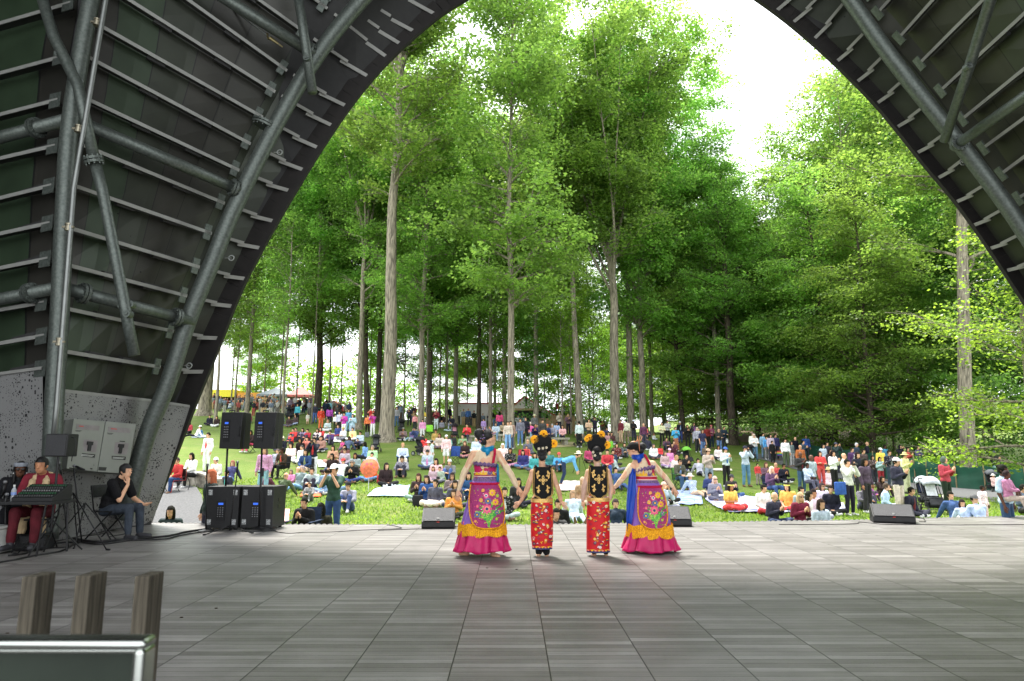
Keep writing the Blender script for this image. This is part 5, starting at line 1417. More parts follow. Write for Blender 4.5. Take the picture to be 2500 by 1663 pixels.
1345 748 Y bcd 556|s s:.8 hold D|small child in pale blue carried by the man in grey tee shirt
1475 603 X e33 d44|l:211|woman in red long sleeved top and red trousers
1513 525 S bcd 667|l|woman in light blue behind the red top
1560 498 S 334 445|s|man in dark navy behind the fence bend
1600 578 C 433 443|l:211|woman in black left of the white sweater
1665 510 P 344 445|c:556 np|man in dark green and grey cap with hands at face
1630 615 C fff 222|l:211|woman in white sweater and black trousers
1760 633 S edc 445|k g r:50|bald man in cream jacket
1800 708 P ddc 223|s|man in cream sweater filming with a phone, a blue bag on his arm
1915 512 S 345 334|s:eee|white haired man in blue at the fence
1860 570 S 536 445|s in:eee|person in purple cardigan over white
1925 632 S 223 333|l:211|woman in black jacket right of the filming man
1308 415 S 36c 445|s|person in blue beyond the green fence
1590 340 B 223 223|s r:180|person far off under the trees beyond the fence
730 755 S d33 988|s s:.55|little child in red jacket standing on the grass
830 735 A 756 445|l:643|woman with brown hair clapping behind the fair haired woman
945 740 A d44 333|k g|man with sunglasses in red behind the fair haired woman
1042 755 A 223 223|b g M|woman in black with sunglasses clapping, legs stretched
908 788 D 646 358|l:eca|fair haired woman in plum sweater clapping, seated tall
218 905 A 889 667|l:dba g|blonde woman in grey with sunglasses clapping
415 880 A 333 358|c:444 g|man in black with grey flat cap clapping
160 850 A 347 876|s M|man in navy tee shirt raising his hands
405 985 V fc4 d22|l:211 f:fe5 t f M|woman in yellow top and red skirt with a yellow headband
797 1010 G eee c23|b|woman in white tee shirt and red skirt
1085 985 G fb3 d22|l:211 r:-50 f:fe5 t|woman in yellow top with curly hair turned away
925 1095 A 334 346|k|man in black vest clapping cross-legged at the stage edge
1237 1105 A 713 333|l:ca7 g|woman with very long light hair in wine red sweater
1480 1175 V bcd 222|l:321|young woman in grey hooded top looking at a phone
1245 1030 G 9aa 9bb|s:111|boy in grey between the clapping vest and the plum sweater
1335 1085 G edd 222|l:221 r:30|girl in pale pink with spotted skirt leaning back
1395 1068 G ecd 99a|s:211 M|child with dark hair next to the pale pink girl
1497 978 G edf 222|l:433 g|woman in white and lilac top with sunglasses
1603 1015 G 223 222|s:211 r:-40|man in black with a grey stripe sitting behind the grey hoodie
1500 808 Y dbd b9c|s:765 s:.75 |toddler in lilac on a lap below the red top
1570 795 G fde ecd|h:dc8 g|woman in pink white top and straw hat holding a toddler
15 868 L bcd ca8|h:edc|person in checked shirt and straw hat at the end of the blankets
2010 700 S 545 333|l M|woman in dark grey at the right of the filming man
60 690 L bbc 445|s|person in white shirt far on the lawn behind the tan jacket
@G
80 500 S 223 234|k r:60|bald man in navy coat at the left of the yellow jacket
35 592 S 544 545|s|man in dark brown jacket near the strollers
240 568 S fd2 333|c:fff|person in bright yellow jacket and white cap
290 530 S 38a 445|s g D|woman in blue behind the yellow jacket
345 608 C 223 345|s in:aaa|man in black tee shirt with grey print clapping
145 660 C 544 445|l s:.85|girl in brown with pink print clapping
232 685 C acc b23|l:211 s:.8|girl in mint green jacket and red trousers clapping
475 528 P 223 223|j:112 np|person in black hood with raised hands
560 560 C b43 445|l:211|woman in rust red top clapping
528 630 C fea cca|h:dc8|man in pale yellow sweater and straw hat
430 715 C 334 dcb|c:fff|white bearded man in black puffer jacket and white cap in front
690 540 X 557 357|s|man in slate blue top with a bright green bag on his arm
1000 695 C b34 232|j:565|woman in crimson tunic and olive headscarf clapping
1225 595 C eee 586|l:a64 in:9a8|woman with reddish hair in white cardigan and green trousers
1335 592 S fff 222|s D in:e9a t|man in white printed tee shirt with a white plastic bag
1600 605 C 222 9bd|c:556|person in black with grey cap behind the stroller
1600 868 Y fcc ecc|h:fee s:.6 up:.35|baby in pink bonnet sitting in the path stroller
1700 788 S bde 357|b D t|woman in pale blue blouse and jeans carrying a baby
1790 838 Y c8a ba9|s:322 D s:.7 hold|baby in striped pink top carried on the woman's hip
1455 1018 S fdd fcc|s D s:.62|toddler in pale pink patterned dress standing
1180 1108 L 358 ccb|b r:-40|woman in denim jacket with hair tied up and sunglasses on top
1280 1198 L bce bcd|l:211 s:.85 r:-30|girl in pale denim jacket with a ponytail
1520 1145 L bce 58a|c:666 r:-20|person in pale denim jacket and grey cap eating
1940 1010 A 567 333|s g|man with glasses in blue grey tee shirt clapping at the right edge
600 1035 G 223 334|s g in:722|man in black and white jacket with sunglasses beside the floor monitor
300 985 G bdf cde|s:543 r:40|person in pale blue shirt bending behind the floor monitor
245 908 K 322 433|l:210 s:.9|girl with long dark hair in black
30 990 K 334 445|b M|woman in dark jacket on the striped blanket
102 985 K a3a 545|l:211 M s:.75|small girl in magenta top
910 868 K 445 334|s:210 s:.7|child in dark shirt behind the twin strollers
'''
crowd = []; Z0 = None; used_labels = set()
GC = 'people of the crowd on the lawn and hill'
last = None
for line in CROWD.strip().split('\n'):
    if line[0] == '@': Z0 = ZONES[line[1]]; continue
    a, opts, label = [s.strip() for s in line.split('|')]
    x, y, ps, top, bot = a.split(); u = Z0[0] + float(x) / Z0[2]; v = Z0[1] + float(y) / Z0[2]
    od = dict(t.split(':') for t in opts.split() if ':' in t)
    if 's' in od and od['s'].startswith(('.', '0', '1')) and len(od['s']) <= 4 and float(od['s']) < 1.01 and '.' in od['s']: sc = float(od['s'])
    else: sc = 1.0
    toks = []
    for t in opts.split():
        if t.startswith('s:') and '.' in t: continue
        toks.append(t)
    ps2 = ps
    if ps == 'H' and 'sitting' in label: ps2 = 'U'
    hgt = top_of(ps, opts) * sc
    if 'hold' in toks and last is not None:
        loc = last['loc'] + Vector((0, -.26, 0)); r_ = ray(u, v); Yp = loc.y; p = at(u, v, Yp)
        loc = Vector((p.x, Yp, p.z - hgt))
    elif 'up' in od:
        p = head_at(u, v, hgt + .35); loc = Vector(p) + Vector((0, 0, .35))
    else:
        loc = Vector(head_at(u, v, hgt))
    if len(label.split()) < 4: label += ' in the crowd'
    label = ' '.join(label.split()[:16])
    face = math.atan2(-loc.x, loc.y) * .8    # turned towards the stage
    pr = person(loc, ps2 if not (ps == 'H' and 'sitting' in label) else 'U', top, bot, ' '.join(toks + (['np'] if ps2 == 'U' else [])), label, GC, sc * (1 + random.uniform(-.02, .02)), -face * .9 + R(random.uniform(-12, 12)))
    last = dict(loc=loc, label=label, ps=ps); crowd.append((pr, u, v, ps, label, od, sc))
# ================================================================ the four dancers, seen from behind
class Dancer:
    def __init__(s, zx, zy, k, label, **extra):
        s.u0, s.v0 = 1080 + zx / 3.8016, 1020 + zy / 3.8016
        s.loc = floor_at(s.u0, s.v0); s.k = k; s.Y = s.loc.y
        s.label = label
    def q(s, zx, zy, dy=0.0, sc=True):
        p = at(1080 + zx / 3.8016, 1020 + zy / 3.8016, s.Y) - s.loc; p.y += dy
        return p / s.k if sc else p
    def joints(s, d):
        return {k: (s.q(*v) if k[0] != 'f' else Vector(v)) for k, v in d.items()}
def ringloft(rings, n=64, folds=0, amp=0.0, m=0, thick=0, hem=0, ph=0.0):
    """rings: (cx, cy, z, rx, ry, foldscale)"""
    mb = MB(); V = []
    for i, (cx, cyy, z, rx, ry, fs) in enumerate(rings):
        for k in range(n):
            g = 2 * math.pi * k / n
            f = 1 + amp * fs * (math.sin(folds * g + ph + i * .12) + .5 * math.sin(folds * 1.7 * g + 1.3 + ph) + .35 * noise.noise(Vector((math.cos(g) * 3, math.sin(g) * 3, i * .3 + ph))))
            zz = z + (hem * (math.sin(5 * g + ph) + .6 * math.sin(9 * g + 2)) if i == len(rings) - 1 else 0)
            V.append((cx + rx * math.cos(g) * f, cyy + ry * math.sin(g) * f, zz))
    F = []
    for i in range(len(rings) - 1):
        for k in range(n):
            k2 = (k + 1) % n; F.append((i * n + k, i * n + k2, (i + 1) * n + k2, (i + 1) * n + k))
    mb.add(V, F, m); return mb
def dense(rows, steps=5):
    out = []
    for i in range(len(rows) - 1):
        for s in range(steps): out.append(tuple(a + (b - a) * s / steps for a, b in zip(rows[i], rows[i + 1])))
    out.append(rows[-1]); return out
def rings_px(D, rows, cyy=0.0, asp=.75):
    """rows: (zy, x left, x right, foldscale) -> metric rings in unscaled local space"""
    R_ = []
    for zy, xl, xr, fs in dense(rows):
        a, b = D.q(xl, zy, 0, False), D.q(xr, zy, 0, False); R_.append(((a.x + b.x) / 2, cyy, a.z, (b.x - a.x) / 2, (b.x - a.x) / 2 * asp, fs))
    return R_
class Surf:      # the camera-facing side of a lofted garment
    def __init__(s, D, rings, off): s.D, s.r, s.off = D, rings, off
    def __call__(s, zx, zy, off=0):
        p = s.D.q(zx, zy, 0, False); r = s.r; z = p.z
        for i in range(len(r) - 1):
            if r[i][2] >= z >= r[i + 1][2] or i == len(r) - 2:
                t = min(1, max(0, (r[i][2] - z) / max(1e-6, r[i][2] - r[i + 1][2]))); break
        cx, cyy, _, rx, ry, _f = (a + (b - a) * t for a, b in zip(r[i], r[i + 1]))
        e = (p.x - cx) / (rx + .012); e = max(-.985, min(.985, e)); return Vector((p.x, cyy - (ry + .012) * math.sqrt(1 - e * e) - s.off - off, z))
def patch(S, rows, n=14, m=0, k=4):
    mb = MB(); V = []; F = []; rows = dense(rows, k)
    for zy, xl, xr in rows:
        for i in range(n + 1): V.append(S(xl + (xr - xl) * i / n, zy))
    for j in range(len(rows) - 1):
        for i in range(n): F.append((j * (n + 1) + i, j * (n + 1) + i + 1, (j + 1) * (n + 1) + i + 1, (j + 1) * (n + 1) + i))
    mb.add(V, F, m); return mb
def poly_on(mb, S, pts, m, off=.004):
    mb.add([S(x, y, off) for x, y in pts], [tuple(range(len(pts)))], m)
def blob(mb, S, x, y, rx, ry, a, m, off=.004, n=10):
    ca, sa = math.cos(a), math.sin(a)
    poly_on(mb, S, [(x + rx * math.cos(g) * ca - ry * math.sin(g) * sa, y + rx * math.cos(g) * sa + ry * math.sin(g) * ca) for g in [2 * math.pi * i / n for i in range(n)]], m, off)
def flower(mb, S, x, y, r, m, mc, off=.004, n=8, ring=None):
    for i in range(n):
        a = 2 * math.pi * i / n; blob(mb, S, x + math.cos(a) * r * .6, y + math.sin(a) * r * .6, r * .42, r * .27, a, m, off)
    if ring is not None: blob(mb, S, x, y, r * .5, r * .5, 0, ring, off + .002, 14)
    blob(mb, S, x, y, r * .3, r * .3, 0, mc, off + .004, 12)
def outline(S, pts, r, off=.004, n=6, closed=True):
    P = smooth_path([(x, y, 0) for x, y in pts], 4); mb = MB(); mb.tube([S(p[0], p[1], off) for p in P], r, n); return mb
M_suit = mat('bodysuit', 'dcc4a2', .75, 0, .05, 12, .1, 40)
M_mag = mat('magenta_satin', 'b8145a', .5, 0, .12, 6, .2, 30); M_pur = mat('purple_cloth', '8660b4', .6, 0, .1, 6, .2, 30)
M_yel = mat('yellow_fringe', 'e8a80c', .7, 0, .25, 60, .3, 90, c2='b87204'); M_bel = mat('belt_red', 'b51236', .5); M_white = mat('white_trim', 'f0c9c4', .6)
M_pink = mat('beaded_magenta', 'c03c80', .4, 0, .35, 240, .6, 260, c2='5c1c46'); M_ruf = mat('crimson_ruffle', 'bb0a3e', .8, 0, .2, 30, .5, 80)
M_lil = mat('lilac_lace', '7d5b86', .6, 0, .35, 60, .5, 120, c2='4d4464'); M_blue = mat('blue_satin', '1242a8', .35, 0, .15, 5); M_teal = mat('teal_satin', '1489b8', .35, 0, .15, 5)
M_hair = mat('black_hair', (.008, .007, .007), .42, 0, .2, 60, .5, 120); M_velvet = mat('black_velvet', (.006, .006, .006), .95); M_gold = mat('gold_thread', 'ddb36a', .35, .5, .2, 40, .3, 120)
M_red = mat('batik_red', 'c9161f', .6, 0, .12, 8, .15, 40); M_orange = mat('gerbera', 'f8ae10', .6, 0, .15, 30)
M_emb = [mat('emb_' + n, c, .5, 0, .3, 90) for n, c in (('pink', 'e4507e'), ('navy', '2c3560'), ('yellow', 'eeb02a'), ('green', '3f9a3a'), ('lime', '9ccf4a'), ('white', 'e8d8d8'), ('slate', '5d6c98'), ('coral', 'f08a78'))]
def dancer_body(D, jd, face_dir, hs=1.0, palms=None, voxel=.010, hairy=True):
    j = D.joints(jd)
    me = body_mesh(j, voxel, True, True, hs=hs, palms=palms, face_dir=face_dir)
    b = mobj('person', me, [SKIN['l'], M_eye, M_brow, M_lip], None); b.location = D.loc; b.scale = (D.k,) * 3; tag(b, D.label, 'person', 'dancers standing in a row on the stage')
    D.b = b; D.j = j; return b, j
def wear(D, name, mb, mats, scaled=False, smooth=True, parent=None, solid=0):
    me = mb if not isinstance(mb, MB) else mb.mesh(name, smooth)
    o = mobj(name, me, mats, parent or D.b)
    if not scaled:
        if parent is None: o.scale = (1 / D.k,) * 3
    if solid: md = o.modifiers.new('s', 'SOLIDIFY'); md.thickness = solid
    return o
def bouquet(mb, S, cx, cyy, w, h, seed=0):
    X = lambda a: cx + a * w / 2; Yy = lambda b: cyy + b * h / 2
    rs = random.Random(seed)
    base = (X(.12), Yy(.96))
    for k in range(13):     # curved stems and leaves from the base
        a = -1.05 + 2.1 * k / 12; L = rs.uniform(.7, 1.5)
        for s in range(9):
            f = s / 8; x = base[0] + math.sin(a * f) * L * w * .42 * f; y = base[1] - math.cos(a * f * .8) * L * h * .40 * f
            blob(mb, S, x, y, h * .055, h * .021, a * f - math.pi / 2 + (.5 if s % 2 else -.5), 3 if (s + k) % 3 else 4, .005, 8)
    for k in range(70):     # beads and small blooms
        x, y = X(rs.uniform(-.85, .85)), Yy(rs.uniform(-.85, .9)); blob(mb, S, x, y, h * .014, h * .012, rs.random() * 3, rs.choice((2, 3, 4, 5, 6, 0, 7)), .006, 6)
    for (a, b, r, m, c, rg) in ((0, .12, .26, 0, 1, 7), (.32, -.66, .19, 2, 7, None), (-.06, -.52, .16, 0, 1, 5), (.52, -.20, .18, 2, 0, None), (.06, -.26, .18, 6, 2, 1), (-.62, .40, .16, 6, 2, 1), (-.38, -.30, .11, 2, 0, None), (.62, .30, .11, 6, 2, None), (-.6, 0, .09, 0, 2, None), (.64, -.5, .09, 4, 2, None), (-.25, -.78, .09, 2, 0, None), (-.72, .72, .07, 2, 0, None), (.6, .62, .08, 4, 2, None)):
        flower(mb, S, X(a), Yy(b), r * h * .47, m, c, .009, 8, rg)
def tall_dancer(D, jd, face, purple, magenta, fringe, apron, bod, beltr, strap, ruff, scarf_m, flow, bcx):
    b, j = dancer_body(D, jd, face, 1.0, palms=dict(L=(0, 1, 0), R=(0, 1, 0)))
    wear(D, 'bodysuit', top_mesh(j, True, .010, -.35), M_suit, True)
    # lower magenta skirt, purple overskirt, fringe
    Rm = rings_px(D, magenta); wear(D, 'magenta_skirt', ringloft(Rm, 120, 9, .055, hem=.014), M_mag, solid=.004)
    Rp = rings_px(D, purple); wear(D, 'purple_overskirt', ringloft(Rp, 110, 8, .035), M_pur, solid=.004)
    Rf = rings_px(D, fringe); fr = ringloft(Rf, 150, 8, .035); 
    for i in range(len(fr.v)):
        x, y, z = fr.v[i]; g = i % 150; fr.v[i] = (x * 1.0 * (1 + .012 * (g % 2)), y * (1 + .015 * (g % 2)), z + .012 * math.sin(g * .33) - (.012 * (g % 2) if i >= len(fr.v) - 150 else 0))
    wear(D, 'yellow_fringe', fr, M_yel, False, False)
    # bodice, sash and belt
    Rb = rings_px(D, bod, .01, .62); wear(D, 'bodice', ringloft(Rb, 48, 6, .012), M_mag)
    Sb = Surf(D, Rb, .008); S0 = bod[0]; top = MB()
    xs = [S0[1] + (S0[2] - S0[1]) * i / 22 for i in range(23)]
    V = []; 
    for i, x in enumerate(xs):
        yy = S0[0] + ruff * (i / 22 - .5); V.append(Sb(x, yy - 14 + 7 * math.sin(i * 1.6), .012 + .008 * math.sin(i * 2))); V.append(Sb(x, yy + 20 + 6 * math.sin(i * 1.9), .006))
    top.add(V, [(2 * i, 2 * i + 1, 2 * i + 3, 2 * i + 2) for i in range(22)]); wear(D, 'lace_ruffle', top, M_lil, solid=.008)
    orn = MB(); yb_ = bod[-1][0] - 95; c = (S0[1] + S0[2]) / 2
    for dx, h, m in ((-40, 30, 0), (-15, 62, 0), (10, 30, 0), (35, 48, 1), (58, 36, 1), (-75, 22, 0), (78, 30, 0)):
        poly_on(orn, Sb, [(c + dx - 20, yb_ + 22), (c + dx - 10, yb_ + 2), (c + dx + 2, yb_ + 20 - h), (c + dx + 8, yb_ + 2), (c + dx + 20, yb_ + 22)], m, .012)
    wear(D, 'flame_trim', orn, [M_emb[2], M_lil])
    Rl = rings_px(D, beltr, .01, .64)
    for nm, dz, mm, g in (('belt', 0, M_bel, 0), ('belt_edge', 1, M_white, .004), ('belt_edge', -1, M_white, .004)):
        z0, z1 = Rl[0][2], Rl[-1][2]; zz = [(z0, z1), (z0 + .004, z0 - .008), (z1 + .008, z1 - .004)][dz]
        slope = (beltr[0][3] if len(beltr[0]) > 3 else 0)
        rr = [(r[0], r[1], z, r[3] + .012 + g, r[4] + .014 + g, 0) for r, z in ((Rl[0], zz[0]), (Rl[-1], zz[1]))]
        wear(D, nm, ringloft(rr, 40), mm)
    Rs = rings_px(D, [(beltr[-1][0], beltr[-1][1] - 4, beltr[-1][2] + 6, 1), (purple[0][0] + 4, purple[0][1] - 6, purple[0][2] + 8, 1)], .01, .68); wear(D, 'lilac_sash', ringloft(Rs, 60, 11, .03), M_lil)
    zt = apron[0][0]; Sp = Surf(D, Rp, .03)
    ru = MB(); N = 60
    for i in range(N):
        x = apron[0][1] - 8 + (apron[0][2] - apron[0][1] + 16) * i / (N - 1); ru.ell(Sp(x, zt - 4 + 5 * math.sin(i * 2.1), .004), (.009, .009, .014), nu=7, nv=5)
    wear(D, 'waist_ruffle', ru, M_ruf)
    em = MB(); ys = [a[0] for a in apron]; bouquet(em, Sp, bcx, (ys[0] + ys[-1]) / 2, (apron[2][2] - apron[2][1]) * .92, (ys[-1] - ys[0]) * .94, 3)
    am = patch(Sp, apron, 14, len(M_emb)); am.add(em.v, em.f); am.m = am.m[:len(am.f) - len(em.f)] + em.m
    ap = wear(D, 'beaded_apron', am, M_emb + [M_pink], smooth=False)
    o = outline(Sp, [(a[1], a[0]) for a in apron] + [(a[2], a[0]) for a in reversed(apron)], .010); wear(D, 'apron_border', o, M_yel, parent=ap)
    # single shoulder strap
    st = MB(); P = [D.q(x, y, dy, False) for x, y, dy in strap]
    for i in range(len(P) - 1):
        for s in range(8): st.ell(P[i].lerp(P[i + 1], s / 8) + Vector((0, -.006, .004 * (s % 2))), (.019, .014, .012), nu=8, nv=5)
    wear(D, 'shoulder_strap', st, M_ruf)
    # neck scarf with a hanging end
    nk = j['nck'] * D.k; sc = MB(); side = 1 if face > 0 else -1
    for k in range(2): sc.tube([nk + Vector((math.cos(g) * .072, math.sin(g) * .068, .035 + .02 * math.sin(g + .6) - .026 * k)) for g in [i * math.pi / 8 for i in range(17)]], .024, 8)
    sc.prism([(-.05, .03), (.055, .04), (.03, -.05), (-.01, -.085)], .03, nk + Vector((.0, -.085, 0)))
    wear(D, 'neck_scarf', sc, scarf_m)
    hs_ = MB(); V = []
    for i, (x, y, w) in enumerate(flow):
        for k in range(7): V.append(D.q(x + w * (k / 6 - .5), y, -.05 + .03 * math.sin(k * 1.7 + i), False))
    hs_.add(V, [(i * 7 + k, i * 7 + k + 1, (i + 1) * 7 + k + 1, (i + 1) * 7 + k) for i in range(len(flow) - 1) for k in range(6)]); wear(D, 'hanging_scarf', hs_, M_teal if scarf_m is M_teal else M_blue, solid=.003)
    return b, j
def hair_do(D, parts, mname='hair', m=None, par=None):
    mb = MB()
    for (x, y, dy, rx, ry, rz) in parts: mb.ell(D.q(x, y, dy, False), (rx, ry, rz), nu=20, nv=14)
    for i in range(len(mb.v)):
        p = Vector(mb.v[i]); mb.v[i] = tuple(p + Vector((1, 1, 1)) * noise.noise(p * 35) * .004)
    return wear(D, mname, mb, m or M_hair, parent=par)
# --- first dancer (left)
D1 = Dancer(345, 1290, 1.0, 'barefoot dancer with purple crown and teal scarf, leftmost of the four on stage')
tall_dancer(D1, dict(hed=(432, 205, 0), nck=(420, 300, 0), che=(402, 410, .01), wai=(398, 525, .01), pel=(400, 625, .01), sL=(508, 330, 0), sR=(292, 335, 0), eL=(625, 510, .0), eR=(200, 520, 0), wL=(700, 648, .03), wR=(147, 675, .02),
    hL=(445, 665, 0), hR=(350, 665, 0), kL=(460, 950, 0), kR=(310, 950, 0), aL=(465, 1238, .0), aR=(228, 1232, .05), tL=(525, 1283, -.02), tR=(162, 1268, .06), fL=(.45, .1, -.8), fR=(-.12, .1, -1)), R(118),
    [(590, 280, 512, 0), (680, 262, 545, .3), (780, 238, 565, .7), (900, 205, 572, 1), (1005, 178, 568, 1.2)], [(960, 190, 560, .5), (1060, 165, 568, 1), (1150, 142, 588, 1.4), (1232, 118, 606, 1.8)],
    [(976, 156, 584, .8), (1082, 148, 592, .9)], [(612, 268, 520), (680, 258, 548), (780, 252, 568), (880, 262, 578), (950, 285, 572), (990, 318, 555), (1008, 380, 500)],
    [(430, 288, 508, 0), (500, 298, 498, 0), (600, 285, 508, 0)], [(508, 300, 496, 0), (543, 302, 494, 0)], [(487, 290, -.02), (488, 330, -.07), (480, 380, -.085), (472, 420, -.09)], 20, M_teal,
    [(515, 430, 14), (516, 500, 22), (516, 560, 24), (514, 625, 20)], 420)
h = hair_do(D1, [(418, 165, 0, .086, .10, .090), (340, 148, -.02, .070, .065, .072), (365, 185, -.03, .068, .065, .062), (385, 218, -.01, .06, .075, .055)])
mb = MB(); rs = random.Random(5)
for k in range(90):
    f = k / 90; x = 345 + 145 * f; y = 225 - 80 * math.sin(f * 2.2) + rs.uniform(-22, 18); mb.ell(D1.q(x, y, -.09 + .05 * f + rs.uniform(-.01, .02), False), (.012, .01, .007), rs.choice((0, 0, 1, 2)), nu=6, nv=4)
for k in range(22):
    x = rs.uniform(375, 470); y = rs.uniform(75, 130); p = D1.q(x, y + 30, -.03, False); mb.caps(p, .006, p + Vector((rs.uniform(-.03, .03), 0, rs.uniform(.02, .045))), .002, 2 if k % 3 else 0, 5)
wear(D1, 'crown', mb, [mat('crown_lilac', '9a83bd', .35, .3), mat('crown_silver', 'c4bba8', .3, .6), mat('crown_copper', 'd98a52', .35, .5)], smooth=False)
# --- last dancer (right)
D4 = Dancer(1925, 1250, 1.0, 'bending dancer in black velvet headpiece and trailing blue scarf, rightmost on stage')
tall_dancer(D4, dict(hed=(1782, 292, .02), nck=(1815, 368, .0), che=(1858, 470, .01), wai=(1890, 560, .01), pel=(1905, 650, .01), sL=(1950, 430, 0), sR=(1755, 455, 0), eL=(2060, 548, .0), eR=(1665, 575, 0), wL=(2145, 645, .03), wR=(1600, 655, .06),
    hL=(1945, 690, 0), hR=(1868, 690, 0), kL=(1965, 950, 0), kR=(1870, 950, 0), aL=(1985, 1205, .05), aR=(1885, 1225, 0), tL=(2000, 1235, .12), tR=(1835, 1240, .02), fL=(.42, .1, -.8), fR=(-.3, .3, -.5)), R(-118),
    [(605, 1805, 2008, 0), (700, 1780, 2050, .3), (800, 1760, 2080, .7), (920, 1745, 2100, 1), (1010, 1732, 2112, 1.2)], [(975, 1745, 2105, .5), (1060, 1728, 2122, 1), (1150, 1702, 2150, 1.4), (1225, 1678, 2178, 1.8)],
    [(985, 1716, 2134, .8), (1100, 1706, 2146, .9)], [(640, 1812, 2020), (710, 1800, 2045), (790, 1796, 2060), (880, 1796, 2066), (950, 1812, 2058), (990, 1845, 2035), (1012, 1895, 1990)],
    [(470, 1768, 1965, 0), (530, 1785, 1975, 0), (612, 1800, 2000, 0)], [(540, 1795, 1982, 0), (575, 1802, 1988, 0)], [(1872, 345, -.04), (1885, 375, -.08), (1900, 405, -.09), (1912, 440, -.09)], -34, M_blue,
    [(1765, 470, 40), (1757, 560, 62), (1752, 700, 78), (1745, 830, 84), (1735, 950, 70), (1728, 1045, 40)], 1935)
hair_do(D4, [(1795, 265, 0, .080, .092, .075), (1850, 268, -.03, .062, .055, .060), (1840, 300, -.03, .05, .05, .05)])
hd = hair_do(D4, [(1775, 262, -.01, .088, .10, .062), (1745, 275, 0, .06, .085, .035), (1845, 275, -.035, .055, .05, .052)], 'velvet_headpiece', M_velvet)
mb = MB()
for (x0, y0), (x1, y1) in (((1812, 225), (1822, 310)), ((1800, 210), (1826, 232)), ((1795, 220), (1805, 172)), ((1812, 215), (1826, 165)), ((1828, 215), (1845, 178)), ((1770, 225), (1800, 215))): mb.caps(D4.q(x0, y0, -.10, False), .008, D4.q(x1, y1, -.08, False), .004, 0, 6)
wear(D4, 'crown', mb, [mat('crown_rose', 'e0936f', .35, .5)])
